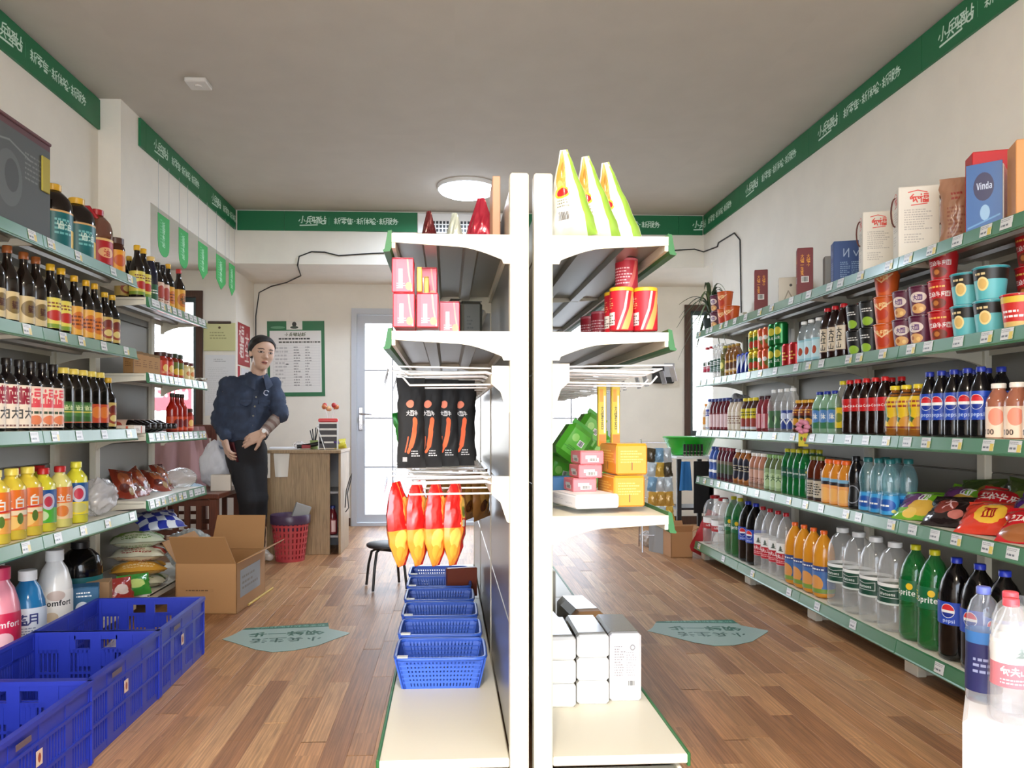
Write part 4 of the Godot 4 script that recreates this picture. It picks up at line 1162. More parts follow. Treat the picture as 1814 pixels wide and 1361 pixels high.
func draw_ops(im: Image, ops: Array) -> Image:
	for o in ops:
		match o[0]:
			"r": rect(im, o[1], o[2], o[3], o[4], o[5])
			"d": disc(im, Vector2(o[1], o[2]), o[3], o[4], o[5])
			"q": disc(im, Vector2(o[1], o[2]), o[3], o[4], o[7], o[5], o[6])
			"h": han(im, o[1], o[2], o[3], o[4], o[5], 0.14)
			"v": han(im, o[1], o[2], o[3], o[4], o[5], 0.14, Vector2(0, 1.12))
			"t": latin(im, o[1], o[2], o[3], o[4], o[5])
			"s": small_print(im, o[1], o[2], o[3], o[4], o[5], o[6])
			"b": barcode(im, o[1], o[2], o[3], o[4])
			"g":
				for t in 3:
					for y in 12:
						var w: float = o[3] * (0.4 + 0.3 * t) * y / 12.0
						line(im, Vector2(o[1] - w, o[2] + (t * 10 + y)), Vector2(o[1] + w, o[2] + (t * 10 + y)), 1.2, o[5])
			"p":
				var a: Array = o[1]
				for j in range(0, a.size() - 2, 2):
					line(im, Vector2(a[j], a[j + 1]), Vector2(a[j + 2], a[j + 3]), o[2], o[3])
	return im

func print_of(key: String) -> Image:
	var k: Dictionary = KIND[key]
	return draw_ops(pic(256, 128, k.p), k.o)

func body_material(k: Dictionary) -> StandardMaterial3D:
	var c: Color = k.b
	var key := "body_%s_%s" % [k.l, c.to_html()]
	if M.has(key):
		return M[key]
	match k.l:
		"c": return pane(key, c, 0.14)
		"t": return pane(key, c, 0.72)
		"e": return pane(key, c, 0.55)
		"m": return mat(key, c, 0.28, 0.6)
	return mat(key, c, 0.13)

func parts_of(key: String) -> Dictionary:
	if cache.has("kind_" + key):
		return cache["kind_" + key]
	var k: Dictionary = KIND[key]
	var pr := []
	for q in SHAPE[k.s]:
		pr.append(Vector2(q[0] * k.R, q[1] * k.H))
	var big: bool = k.R > 0.044
	var seg := 24 if big else 18
	var fb := Basis.from_scale(Vector3(1, 1, FLAT.get(k.s, 1.0)))
	var out := {"body": MB.new().lathe(pr, seg, Vector3.ZERO, fb).mesh(), "body_m": body_material(k)}
	if CAP.has(k.s):
		var c: Array = CAP[k.s]
		var cr: float = c[0] * k.R
		var y0: float = c[1] * k.H
		var y1: float = k.H
		out.cap = MB.new().lathe([Vector2(cr * 0.9, y0), Vector2(cr, y0 + 0.001), Vector2(cr, y1 - 0.002), Vector2(cr * 0.88, y1), Vector2(0, y1)], 16, Vector3.ZERO, Basis(), 0, 0, true, 16 if k.s not in ["tin", "jar"] else 0, 0.02).mesh()
		out.cap_m = mat("cap_" + k.c.to_html(), k.c, 0.35)
	elif k.s == "cup":
		out.cap = MB.new().lathe([Vector2(k.R * 0.99, k.H * 0.985), Vector2(k.R * 0.97, k.H), Vector2(0, k.H * 0.998)], seg).mesh()
		out.cap_m = mat("lid_" + k.c.to_html(), k.c.lerp(Color(0.8, 0.8, 0.8), 0.3), 0.25, 0.3)
	var ya: float = k.y[0] * k.H
	var yb: float = k.y[1] * k.H
	var lp := []
	var steps := 8
	for j in steps + 1:
		var y := lerpf(ya, yb, float(j) / steps)
		var r := 0.0
		for t in pr.size() - 1:
			if pr[t].y <= y and pr[t + 1].y >= y and pr[t + 1].y > pr[t].y:
				r = lerpf(pr[t].x, pr[t + 1].x, (y - pr[t].y) / (pr[t + 1].y - pr[t].y))
		lp.append(Vector2(r + 0.0007, y))
	var lb := MB.new().lathe(lp, seg, Vector3.ZERO, fb, 0, 0, false)
	for j in lb.uv.size():
		lb.uv[j].x = clampf(0.5 + (lb.uv[j].x - 0.5) * clampf(TAU * k.R / (2.0 * (yb - ya)), 0.9, 3.0), 0.01, 0.99)
	out.label = lb.mesh()
	var lm := mat("print_" + key, Color.WHITE, 0.35 if k.l != "m" else 0.25, 0.35 if k.l == "m" else 0.0)
	on_page(lm, print_of(key))
	if k.l != "m":
		lm.roughness = 0.4
	out.label_m = lm
	cache["kind_" + key] = out
	return out

const NTH := ["first", "second", "third", "fourth", "fifth", "sixth", "seventh", "eighth", "ninth", "tenth", "eleventh", "twelfth"]

func put(key: String, at: Vector3, turn: float, label: String, group := "", category := "") -> Node3D:
	var k: Dictionary = KIND[key]
	var p := parts_of(key)
	var cat: String = category if category else String(k.n).get_slice("_", String(k.n).get_slice_count("_") - 1)
	var t := thing(k.n, label, cat, at, turn, group)
	obj("body", p.body, p.body_m, t)
	if p.has("cap"):
		obj("cap" if k.s != "cup" else "lid", p.cap, p.cap_m, t)
	obj("label", p.label, p.label_m, t)
	return t

func row(key: String, y: float, d0: float, d1: float, x_front: float, side: int, rows := 1, high := 1, where := "", loose := 0.0) -> void:
	# goods in a row on a shelf from d0 (far) to d1 (near); side -1: they face -x
	var k: Dictionary = KIND[key]
	var pitch: float = k.R * 2.0 * (1.04 if k.s == "cup" else 1.0) + 0.003
	var n := maxi(1, int(absf(d0 - d1) / pitch + 0.35))
	var step := maxf(pitch, absf(d0 - d1) / n)
	var mid := (d0 + d1) / 2
	for r in rows:
		for h in high:
			for i in n:
				var d := mid + step * ((n - 1) / 2.0 - i)
				var x: float = x_front - side * (k.R + 0.008 + r * pitch)
				var at := P(x + rng.randf_range(-1, 1) * 0.001, y + h * (k.H + 0.0005), d)
				# left end of the row as one sees it: far on the right wall, near on the left wall
				var nth: int = i if side < 0 else n - 1 - i
				var words: String = k.w + where
				if n > 1:
					words += ", %s from the left" % NTH[mini(nth, 11)]
				if rows > 1:
					words += ", %s row" % ("front" if r == 0 else ("second" if r == 1 else "back"))
				if high > 1:
					words += ", " + (["bottom", "top"] if high == 2 else ["bottom", "middle", "top"])[h]
				put(key, at, side * deg_to_rad(62) + rng.randf_range(-0.15, 0.15), words, "row: " + k.w)

# ---------------------------------------------------------------- boxes and bags
func print_mat(key: String, w: int, h: int, base: Color, ops: Array, rough := 0.45, gloss := 0.0) -> StandardMaterial3D:
	if M.has(key):
		return M[key]
	var m := mat(key, Color.WHITE, rough, 0.0)
	on_page(m, draw_ops(pic(w, h, base), ops))
	if gloss > 0:
		shiny(m, gloss, 0.1)
	return m

func carton(called: String, label: String, category: String, at: Vector3, size: Vector3, turn: float, m: Material, group := "", bev := 0.002) -> Node3D:
	# a closed printed box standing on its base, with a lid seam
	var t := thing(called, label, category, at, turn, group)
	obj("body", MB.new().bbox(Vector3(0, size.y * 0.5, 0), size, bev), m, t)
	obj("lid_flap", MB.new().bbox(Vector3(0, size.y + 0.0008, size.z * 0.12), Vector3(size.x * 0.96, 0.0016, size.z * 0.7), 0.0005), m, t)
	return t

func pillow(w: float, h: float, t: float, seed_: int, crimp := 0.06, peak := false, lens := false) -> ArrayMesh:
	# a filled bag, flat and crimped at the top and bottom seals; base at y = 0
	var key := "pillow%.3f_%.3f_%.3f_%d_%.2f_%s_%s" % [w, h, t, seed_, crimp, peak, lens]
	if cache.has(key):
		return cache[key]
	var nz := FastNoiseLite.new()
	nz.seed = seed_
	nz.frequency = 1.0
	var mb := MB.new()
	for side in [1.0, -1.0]:
		var f := func(u: float, v: float) -> Vector3:
			var vv := clampf((v - crimp) / (1 - 2 * crimp), 0, 1)
			var uu := sin(PI * clampf(u, 0, 1))
			var fill := pow(maxf(uu, 0.0), 0.55) * (pow(maxf(sin(PI * vv), 0.0), 0.5) if not peak else pow(maxf(1 - vv, 0), 0.8) * minf(1.0, vv * 8 + 0.55))
			var z: float = side * t * 0.5 * fill
			var wr := nz.get_noise_3d(u * 5, v * 6, side * 3) * 0.16 + nz.get_noise_3d(u * 13, v * 11, side * 3 + 9) * 0.07
			z += side * wr * t * minf(1.0, fill * 2.5) * 0.8
			var edge := 1.0 - 0.07 * sin(PI * vv)
			if peak:
				edge = lerpf(1.0, 0.14, pow(v, 1.15))
			elif lens:
				edge = 0.22 + 0.78 * pow(maxf(sin(PI * clampf(v * 0.94 + 0.03, 0, 1)), 0.0), 0.8)
			if v < crimp or v > 1 - crimp:
				z = 0.0008 * side + sin(u * 70.0) * 0.0006
			return Vector3((u - 0.5) * w * edge + nz.get_noise_2d(v * 5, 3.0) * (0.004 if peak else 0.012) * w / 0.15, v * h, z)
		mb.grid(14, 14, f, side < 0)
	cache[key] = mb.mesh()
	return cache[key]

func bag(called: String, label: String, at: Vector3, b: Basis, mesh: ArrayMesh, m: Material, group := "", category := "bag") -> Node3D:
	var t := thing(called, label, category, at, 0.0, group)
	t.transform = Transform3D(b, at)
	obj("body", mesh, m, t)
	return t

func crumple(w: float, h: float, dp: float, seed_: int, rough := 0.28) -> ArrayMesh:
	# a loose crumpled bag: a noisy rounded lump on its base
	var key := "crumple%.2f_%.2f_%.2f_%d" % [w, h, dp, seed_]
	if cache.has(key):
		return cache[key]
	var nz := FastNoiseLite.new()
	nz.seed = seed_
	nz.frequency = 1.0
	nz.noise_type = FastNoiseLite.TYPE_CELLULAR
	nz.cellular_return_type = FastNoiseLite.RETURN_DISTANCE
	var f := func(u: float, v: float) -> Vector3:
		var a := u * TAU
		var e := (v - 0.5) * PI
		var dir := Vector3(cos(e) * sin(a), sin(e), cos(e) * cos(a))
		var k := 1.0 + rough * (nz.get_noise_3d(dir.x * 1.7, dir.y * 1.7, dir.z * 1.7) + 0.3) + rough * 0.45 * nz.get_noise_3d(dir.x * 4, dir.y * 4, dir.z * 4)
		return Vector3(dir.x * k * w * 0.5, maxf(0.0, (dir.y * k * 0.5 + 0.42)) * h, dir.z * k * dp * 0.5)
	cache[key] = MB.new().grid(44, 28, f).mesh()
	return cache[key]

func lean(turn: float, tilt := 0.0, roll := 0.0) -> Basis:
	return Basis(Vector3.UP, turn) * Basis(Vector3.RIGHT, tilt) * Basis(Vector3.BACK, roll)

# ---------------------------------------------------------------- right wall
func goods_right() -> void:
	kinds()
	var lv := [1.488, 1.17, 0.848, 0.545, 0.118]
	var rows := [
		["water_red", 1, 4.951, 4.798, 1, 1, ""], ["water_green", 1, 4.798, 4.624, 2, 1, ""], ["olive_drink", 1, 4.624, 4.55, 1, 1, ""], ["amber_drink", 1, 4.534, 4.343, 1, 1, ""],
		["can_blue", 1, 4.335, 4.16, 1, 1, ""], ["can_yellow", 1, 4.16, 4.043, 1, 2, ""], ["can_orange", 1, 4.038, 3.911, 1, 2, ""], ["can_green", 1, 3.905, 3.758, 1, 2, ""], ["can_red", 1, 3.746, 3.58, 1, 1, ""],
		["pale_soda", 1, 3.568, 3.355, 1, 1, ""], ["dark_soda", 1, 3.344, 3.14, 2, 1, ""], ["cup_black", 1, 3.133, 2.935, 1, 2, ""], ["cup_orange", 1, 2.925, 2.825, 1, 3, ""], ["cup_purple", 1, 2.8, 2.595, 1, 2, ""],
		["cup_red", 1, 2.585, 2.48, 1, 3, ""], ["cup_teal", 1, 2.465, 2.255, 1, 2, ""], ["cup_red_yellow", 1, 2.24, 2.13, 1, 1, ""],
		["orange_cap", 2, 4.955, 4.89, 1, 1, ""], ["blue_milk", 2, 4.885, 4.819, 1, 1, ""], ["maroon_drink", 2, 4.819, 4.489, 1, 1, ""], ["cream_drink", 2, 4.487, 4.295, 1, 1, ""], ["yellow_drink", 2, 4.285, 4.069, 1, 1, ""],
		["pink_drink", 2, 4.059, 3.922, 1, 1, ""], ["clear_green", 2, 3.914, 3.754, 1, 1, ""], ["clear_blue", 2, 3.75, 3.618, 1, 1, ""], ["brown_tea", 2, 3.616, 3.427, 1, 1, ""], ["sport_drink", 2, 3.422, 3.21, 1, 1, ""],
		["lemon_soda", 2, 3.206, 3.145, 1, 1, ""], ["cola", 2, 3.14, 2.835, 2, 1, ""], ["ice_tea", 2, 2.828, 2.619, 1, 1, ""], ["blue_cola", 2, 2.614, 2.29, 2, 1, ""], ["peach_drink", 2, 2.285, 2.06, 1, 1, ""],
		["blue_cap_milk", 3, 4.822, 4.69, 1, 1, ""], ["grape_drink", 3, 4.68, 4.42, 1, 1, ""], ["coffee", 3, 4.413, 4.176, 1, 1, ""], ["pink_tea", 3, 4.161, 3.965, 1, 1, ""], ["green_tea", 3, 3.957, 3.75, 1, 1, ""],
		["lemon_lime", 3, 3.745, 3.49, 2, 1, ""], ["dark_tea", 3, 3.472, 3.336, 1, 1, ""], ["orange_juice", 3, 3.33, 3.115, 1, 1, ""], ["black_soda", 3, 3.1, 3.03, 1, 1, ""], ["blue_water", 3, 3.02, 2.79, 2, 1, ""],
		["big_water", 4, 4.95, 4.64, 1, 1, ""], ["white_cap_water", 4, 4.63, 4.545, 1, 1, ""], ["big_lime", 4, 4.534, 4.319, 1, 1, ", far end"], ["big_cola", 4, 4.31, 4.09, 1, 1, ", far end"],
		["tall_water", 4, 4.072, 3.7, 1, 1, ""], ["big_juice", 4, 3.69, 3.31, 1, 1, ""], ["distilled", 4, 3.28, 2.76, 1, 1, ""], ["big_lime", 4, 2.739, 2.519, 1, 1, ", near end"], ["big_cola", 4, 2.512, 2.18, 1, 1, ", near end"],
	]
	for q in rows:
		var s: int = q[1]
		row(q[0], lv[s] + 0.001, q[2], q[3], 1.592 if s == 4 else 1.602, -1, q[4], q[5], q[6])
	# a second layer of taller cups that stand behind
	put("cup_red", P(1.79, lv[1] + 0.001, 2.3), -1.2, "red beef noodle cup in the back row behind the teal cups, lower", "back cups")
	put("cup_red", P(1.79, lv[1] + 0.106, 2.3), -1.2, "red beef noodle cup in the back row behind the teal cups, middle", "back cups")
	put("cup_red", P(1.79, lv[1] + 0.211, 2.3), -1.2, "red beef noodle cup topmost behind the teal cups", "back cups")
	# top shelf
	var y: float = lv[0] + 0.001
	for q in [["cup_purple", 4.78, 2, ""], ["cup_orange", 4.64, 2, "left"], ["cup_orange", 4.53, 1, "right"]]:
		for h in q[2]:
			put(q[0], P(1.66, y + h * 0.105, q[1]), -1.1, "%s on the top shelf beside the plant%s%s" % [KIND[q[0]].w, ", " + q[3] if q[3] else "", (", upper" if h == 1 else ", lower") if q[2] > 1 else ""], "top shelf cups")
	var redbox := print_mat("red_liquor_print", 64, 192, rgb(118, 14, 20), [["v", "大福一生泉", 12, 22, 14, rgb(240, 170, 40)], ["v", "大福小", 38, 22, 14, rgb(240, 170, 40)], ["b", .24, .54, .5, .12]], 0.5)
	carton("gift_box", "dark red liquor gift box with gold writing, farther one on top shelf", "box", P(1.70, y, 4.19), Vector3(0.07, 0.25, 0.07), -0.35, redbox, "red liquor gift boxes")
	carton("gift_box", "dark red liquor gift box with gold writing, nearer one on top shelf", "box", P(1.71, y, 3.68), Vector3(0.072, 0.255, 0.072), -0.35, redbox, "red liquor gift boxes")
	carton("gift_box", "small pale cream box between the two dark red gift boxes", "box", P(1.70, y, 3.85), Vector3(0.088, 0.145, 0.06), -0.35, print_mat("pale_box_print", 96, 128, rgb(206, 198, 180), [["p", [30, 100, 50, 60, 70, 90], 6, rgb(150, 140, 120)], ["d", 64, 34, 8, 6, rgb(60, 56, 50)]]))
	carton("gift_box", "grey box behind the nearer dark red gift box", "box", P(1.80, y, 3.6), Vector3(0.06, 0.2, 0.06), -0.3, mat("grey_card", rgb(150, 150, 148), 0.5))
	carton("gift_box", "blue carton with white diagrams on the top right shelf", "box", P(1.75, y, 3.34), Vector3(0.132, 0.21, 0.07), -0.3, print_mat("blue_box_print", 128, 192, rgb(44, 76, 134), [["s", .2, .42, .3, .4, 9, rgb(130, 160, 200)], ["s", .56, .42, .3, .4, 9, rgb(130, 160, 200)], ["p", [40, 30, 40, 60, 60, 30, 60, 64], 4, rgb(170, 190, 220)], ["p", [80, 40, 90, 60, 100, 40], 4, rgb(170, 190, 220)], ["r", .14, .88, .5, .1, rgb(210, 214, 216)]]))
	var wb := print_mat("white_gift_print", 128, 256, rgb(232, 226, 214), [["h", "农福", 34, 26, 28, rgb(220, 70, 60)], ["p", [30, 18, 60, 12, 90, 20], 3, rgb(220, 70, 60)], ["p", [40, 64, 90, 60], 3, rgb(220, 70, 60)], ["s", .14, .3, .7, .3, 9, rgb(190, 184, 176)], ["s", .14, .64, .5, .14, 4, rgb(190, 184, 176)]], 0.5)
	for q in [[1.70, 3.02, 0.118, 0.25, "smaller"], [1.69, 2.74, 0.135, 0.265, "larger"]]:
		var t := carton("gift_bag", "white gift box with red logo and brown rope handles, %s one" % q[4], "box", P(q[0], y, q[1]), Vector3(q[2], q[3], 0.075), -0.3, wb, "white gift boxes")
		for s in [-1, 1]:
			var pts := []
			for k in 9:
				var a := PI * k / 8.0
				pts.append(Vector3(s * (q[2] / 2 + 0.004 + sin(a) * 0.014), q[3] * 0.68 + cos(a) * q[3] * 0.2, 0.01))
			obj("rope_handle", MB.new().tube(pts, 0.003, 6), mat("rope_brown", rgb(92, 46, 36), 0.7), t)
	var pouch := print_mat("pouch_print", 128, 192, rgb(166, 122, 96), [["s", .2, .4, .6, .5, 9, rgb(140, 84, 66)], ["s", .3, .2, .4, .14, 2, rgb(150, 50, 44)]], 0.35, 0.5)
	bag("milk_powder_pouch", "brown peaked pouch standing beside a white gift box", P(1.72, y, 2.56), lean(-0.45), pillow(0.1, 0.25, 0.06, 5, 0.03), pouch)
	carton("gift_box", "bright red tall box behind the blue tissue pack", "box", P(1.77, y, 2.44), Vector3(0.15, 0.29, 0.08), -0.35, mat("red_card", rgb(196, 30, 36), 0.4))
	var tp := print_mat("blue_tissue_print", 160, 192, rgb(40, 96, 160), [["d", 78, 66, 46, 40, rgb(24, 34, 84)], ["t", "Vinda", 46, 74, 26, rgb(200, 214, 236)], ["d", 84, 140, 22, 22, rgb(140, 180, 214)], ["p", [8, 180, 150, 150], 5, rgb(90, 150, 200)]], 0.3, 0.8)
	var tt := thing("tissue_pack", "blue and white tissue pack at the near end of top shelf", "tissue pack", P(1.68, y, 2.35), -0.75)
	obj("body", MB.new().bbox(Vector3(0, 0.108, 0), Vector3(0.1, 0.216, 0.12), 0.012), print_mat("tissue_side_print", 128, 192, rgb(226, 228, 224), [["r", .2, .1, .6, .8, rgb(180, 212, 220)], ["s", .25, .2, .5, .4, 8, rgb(140, 180, 190)], ["d", 80, 150, 14, 12, rgb(230, 180, 90)]], 0.3, 0.6), tt)
	obj("front_print", MB.new().bbox(Vector3(0, 0.108, 0.0605), Vector3(0.096, 0.212, 0.003), 0.001), tp, tt)
	carton("gift_box", "orange carton cut off by the right picture edge", "box", P(1.72, y, 2.2), Vector3(0.12, 0.24, 0.09), -0.4, mat("orange_card", rgb(214, 150, 90), 0.5))
	# instant noodles on the fourth shelf
	var nb := {
		"green": print_mat("noodle_green", 160, 128, rgb(110, 170, 40), [["d", 40, 50, 50, 36, rgb(110, 60, 110)], ["d", 100, 84, 50, 30, rgb(214, 170, 70)], ["h", "面", 70, 20, 36, W_], ["d", 60, 104, 26, 16, rgb(230, 190, 90)]], 0.25, 0.8),
		"black": print_mat("noodle_black", 160, 128, rgb(30, 20, 22), [["d", 60, 60, 40, 30, rgb(130, 60, 50)], ["h", "大", 50, 30, 40, rgb(220, 180, 180)], ["d", 110, 90, 24, 16, rgb(190, 110, 100)]], 0.2, 0.9),
		"red": print_mat("noodle_red", 160, 128, rgb(190, 24, 34), [["h", "红烧牛肉", 20, 40, 28, Color(0.95, 0.9, 0.85)], ["d", 60, 100, 50, 24, rgb(150, 90, 50)], ["d", 110, 96, 30, 20, rgb(210, 160, 80)]], 0.22, 0.9),
		"orange": print_mat("noodle_orange", 160, 128, rgb(206, 60, 40), [["d", 90, 60, 46, 40, rgb(230, 180, 60)], ["h", "面", 70, 44, 34, rgb(150, 20, 30)]], 0.22, 0.9),
		"purple": print_mat("noodle_purple", 160, 128, rgb(80, 40, 120), [["d", 80, 80, 56, 36, rgb(190, 170, 120)], ["s", .2, .1, .6, .2, 3, W_]], 0.22, 0.9),
		"dark": print_mat("noodle_dark_green", 160, 128, rgb(50, 66, 26), [["d", 70, 70, 50, 40, rgb(96, 110, 40)], ["d", 110, 40, 30, 24, rgb(120, 90, 40)]], 0.25, 0.8),
	}
	var ny: float = lv[3] + 0.002
	var spots := [
		["green", 1.645, 0.0, 2.69, -1.15, -0.92, 0.1, "green and purple noodle bag beside the blue water"], ["green", 1.725, 0.03, 2.6, -1.15, -0.92, -0.12, "green noodle bag behind the first green one"],
		["black", 1.645, 0.0, 2.515, -1.15, -0.92, 0.08, "black noodle bag with pinkish print"], ["red", 1.725, 0.035, 2.42, -1.1, -0.9, -0.1, "large red beef noodle bag behind the black one"],
		["orange", 1.645, 0.0, 2.335, -1.15, -0.92, 0.12, "orange red noodle bag in the front row"], ["purple", 1.725, 0.03, 2.235, -1.1, -0.9, -0.08, "purple noodle bag behind the orange one"],
		["red", 1.645, 0.0, 2.15, -1.15, -0.92, 0.1, "red beef noodle bag in front at the right edge"],
		["dark", 1.83, 0.0, 2.58, -1.3, -0.15, 0.1, "dark green noodle bag upright against the back panel"], ["dark", 1.83, 0.01, 2.4, -1.3, -0.15, -0.15, "dark green noodle bag upright, nearer of two at back"],
	]
	var n := 0
	for q in spots:
		bag("noodle_bag", q[7], P(q[1], ny + q[2], q[3]), lean(q[4], q[5], q[6]), pillow(0.168, 0.155, 0.05, 20 + n % 4, 0.07), nb[q[0]], "instant noodle bags on the fourth right shelf")
		n += 1
	tag(obj("plastic_bag", crumple(0.2, 0.27, 0.3, 57, 0.4), mat("white_film", rgb(206, 206, 210), 0.35), null, P(1.79, lv[2] + 0.001, 4.75)), "white plastic bag behind the bottles at the far third shelf", "bag")
	# pink and yellow paper charm clipped to the rail
	var ch := thing("paper_charm", "pink and yellow paper charm hanging from the third shelf rail", "decoration", P(1.575, lv[2], 3.40), deg_to_rad(-60))
	for k in 7:
		var a := k * TAU / 7
		obj("bloom", MB.new().lathe([Vector2(0, -0.012), Vector2(0.014, -0.006), Vector2(0.016, 0.002), Vector2(0.008, 0.012), Vector2(0, 0.013)], 8), mat("charm_pink", rgb(206, 130, 150), 0.7), ch, Vector3(cos(a) * 0.022, 0.03 + sin(a) * 0.022, 0.004))
	obj("charm_card", MB.new().bbox(Vector3(0, -0.028, 0), Vector3(0.05, 0.06, 0.004), 0.001), print_mat("charm_print", 64, 64, rgb(216, 200, 70), [["d", 20, 26, 8, 10, rgb(80, 120, 60)], ["d", 42, 30, 9, 10, rgb(190, 90, 70)]]), ch)
	# foreground: shrink-wrapped water on a white carton
	var turn := deg_to_rad(-36)
	carton("white_carton", "white cardboard carton in the lower right corner", "box", P(1.27, 0, 1.503), Vector3(0.4, 0.3, 0.3), turn, print_mat("white_carton_print", 128, 96, rgb(240, 238, 240), [["p", [80, 30, 100, 34, 118, 46], 1.5, rgb(150, 150, 156)], ["p", [70, 60, 90, 72, 120, 84], 1.5, rgb(120, 120, 130)]]), "", 0.006)
	var pk := thing("water_pack", "shrink-wrapped pack of red-capped water on the white carton", "water pack", P(1.27, 0.3018, 1.503), turn)
	for k in 3:
		for j in 2:
			var pp := parts_of("wrapped_water")
			var at := Vector3(-0.118 + k * 0.0735, 0, 0.1 - j * 0.0735)
			var bt := obj("bottle", pp.body, pp.body_m, pk, at, Basis(Vector3.UP, 0.5 - 0.2 * k))
			obj("cap", pp.cap, pp.cap_m, bt)
			obj("label", pp.label, pp.label_m, bt)
	var wrap := MB.new()
	wrap.grid(40, 8, func(u: float, v: float) -> Vector3:
		var a := u * TAU
		var rx := 0.114 - 0.03 * smoothstep(0.6, 1.0, v)
		var rz := 0.077 - 0.018 * smoothstep(0.6, 1.0, v)
		var cx := signf(cos(a)) * pow(absf(cos(a)), 0.4)
		var cz := signf(sin(a)) * pow(absf(sin(a)), 0.4)
		return Vector3(-0.0445 + cx * rx + noise.get_noise_2d(u * 300, v * 90) * 0.004, 0.002 + v * 0.233, 0.063 - cz * rz))
	obj("film", wrap, pane("clear_film", Color(0.95, 0.95, 0.98), 0.12, 0.12), pk)
	var fw := put("film_water", P(1.136, 0.3018, 1.6), 0.2, "blue-capped bottle with navy label left of the red-capped water pack", "")

const W_ := Color(0.93, 0.93, 0.92)

# ---------------------------------------------------------------- left wall
func goods_left() -> void:
	var y := 1.531
	# top shelf: big box and jugs
	var gb := thing("appliance_box", "large dark grey printed box with maroon edges on top left shelf", "box", P(-1.51, y, 2.55), 0.0)
	obj("body", MB.new().bbox(Vector3(0, 0.165, 0), Vector3(0.2, 0.33, 0.4), 0.003), print_mat("grey_box_print", 160, 160, rgb(78, 82, 82), [["d", 60, 90, 30, 44, rgb(92, 96, 96)], ["d", 66, 84, 16, 26, rgb(70, 74, 74)], ["s", .6, .2, .3, .3, 6, rgb(110, 114, 112)], ["r", 0, 0, 1, .06, rgb(90, 56, 60)], ["p", [14, 40, 60, 30, 110, 44], 3, rgb(120, 124, 122)]], 0.65), gb)
	obj("lid", MB.new().bbox(Vector3(0, 0.336, 0), Vector3(0.206, 0.012, 0.406), 0.003), mat("maroon_card", rgb(96, 58, 62), 0.6), gb)
	obj("tassel", MB.new().bbox(Vector3(0.104, 0.22, -0.16), Vector3(0.006, 0.12, 0.05), 0.002), mat("gold_tassel", rgb(170, 156, 60), 0.7), gb)
	put("soy_jug", P(-1.49, y, 2.92), 1.1, "big black soy sauce jug with teal label, nearer one", "teal-labelled jugs")
	put("soy_jug", P(-1.49, y, 3.10), 1.1, "big black soy sauce jug with teal label, farther one", "teal-labelled jugs")
	var oj := put("oil_jug", P(-1.485, y, 3.26), 1.1, KIND.oil_jug.w, "")
	obj("handle", MB.new().tube([Vector3(-0.02, 0.205, 0.03), Vector3(-0.045, 0.25, 0.01), Vector3(-0.045, 0.255, -0.02), Vector3(-0.02, 0.215, -0.04)], 0.008, 8), mat("cap_" + rgb(170, 24, 34).to_html(), rgb(170, 24, 34), 0.35), oj)
	put("sauce_jar", P(-1.46, y, 3.375), 1.0, KIND.sauce_jar.w + " at the end of the top left shelf", "")
	# second shelf: list of [kind, d, row]
	var rowset := func(yy: float, xf: float, list: Array, where: String) -> void:
		var count := {}
		for q in list:
			count[q[0]] = count.get(q[0], 0) + 1
		var seen := {}
		for q in list:
			var k: Dictionary = KIND[q[0]]
			seen[q[0]] = seen.get(q[0], 0) + 1
			var words: String = k.w + where
			if count[q[0]] > 1:
				words += ", %s from the left" % NTH[seen[q[0]] - 1]
			put(q[0], P(xf - k.R - 0.006 - (q[2] if q.size() > 2 else 0.0), yy, q[1]), (0.6 if FLAT.has(k.s) else deg_to_rad(66)) + rng.randf_range(-0.2, 0.2), words, "row: " + k.w + where)
	rowset.call(1.219, -1.402, [["cork_soy", 2.47], ["cork_soy", 2.545], ["cork_soy", 2.64], ["cork_soy", 2.715], ["yellow_soy", 2.81], ["yellow_soy", 2.885], ["yellow_soy", 2.955, 0.075], ["orange_soy", 2.975], ["orange_soy", 3.07], ["orange_soy", 3.14], ["small_soy", 3.23], ["small_soy", 3.3]], " on second shelf")
	rowset.call(0.869, -1.402, [["plain_vinegar", 2.47], ["plain_vinegar", 2.542], ["plain_vinegar", 2.614], ["pink_vinegar", 2.686], ["pink_vinegar", 2.758], ["pink_vinegar", 2.83], ["green_soy", 2.902], ["green_soy", 2.974], ["green_soy", 3.046], ["red_soy", 3.118], ["red_soy", 3.19], ["small_soy", 3.262]], "")
	rowset.call(0.513, -1.405, [["det_orange", 2.5], ["det_orange", 2.595], ["det_orange", 2.69], ["det_green", 2.785], ["det_pale", 2.9], ["det_yellow", 3.02], ["det_green", 2.95, 0.1], ["det_pale", 2.79, 0.1]], "")
	# clear plastic bag on the fourth shelf
	tag(obj("plastic_bag", crumple(0.17, 0.19, 0.2, 31, 0.5), pane("clear_bag", Color(0.86, 0.85, 0.86), 0.42, 0.15), null, P(-1.47, 0.513, 3.24)), "clear crumpled plastic bag at the end of the detergent shelf", "bag")
	# base shelf behind the crates
	rowset.call(0.119, -1.44, [["soft_pink", 2.62], ["soft_blue", 2.78], ["soft_white", 2.97]], "")
	put("soft_grey", P(-1.64, 0.119, 2.82), 1.0, KIND.soft_grey.w, "")
	put("black_jug", P(-1.57, 0.119, 3.30), 0.9, KIND.black_jug.w, "")
	carton("soap_box", "blue soap powder box behind the far blue crate", "box", P(-1.47, 0.119, 3.13), Vector3(0.1, 0.13, 0.1), 0.4, print_mat("blue_soap_print", 96, 96, rgb(30, 84, 120), [["d", 40, 60, 24, 20, rgb(200, 206, 214)], ["s", .2, .1, .6, .2, 2, W_]]))
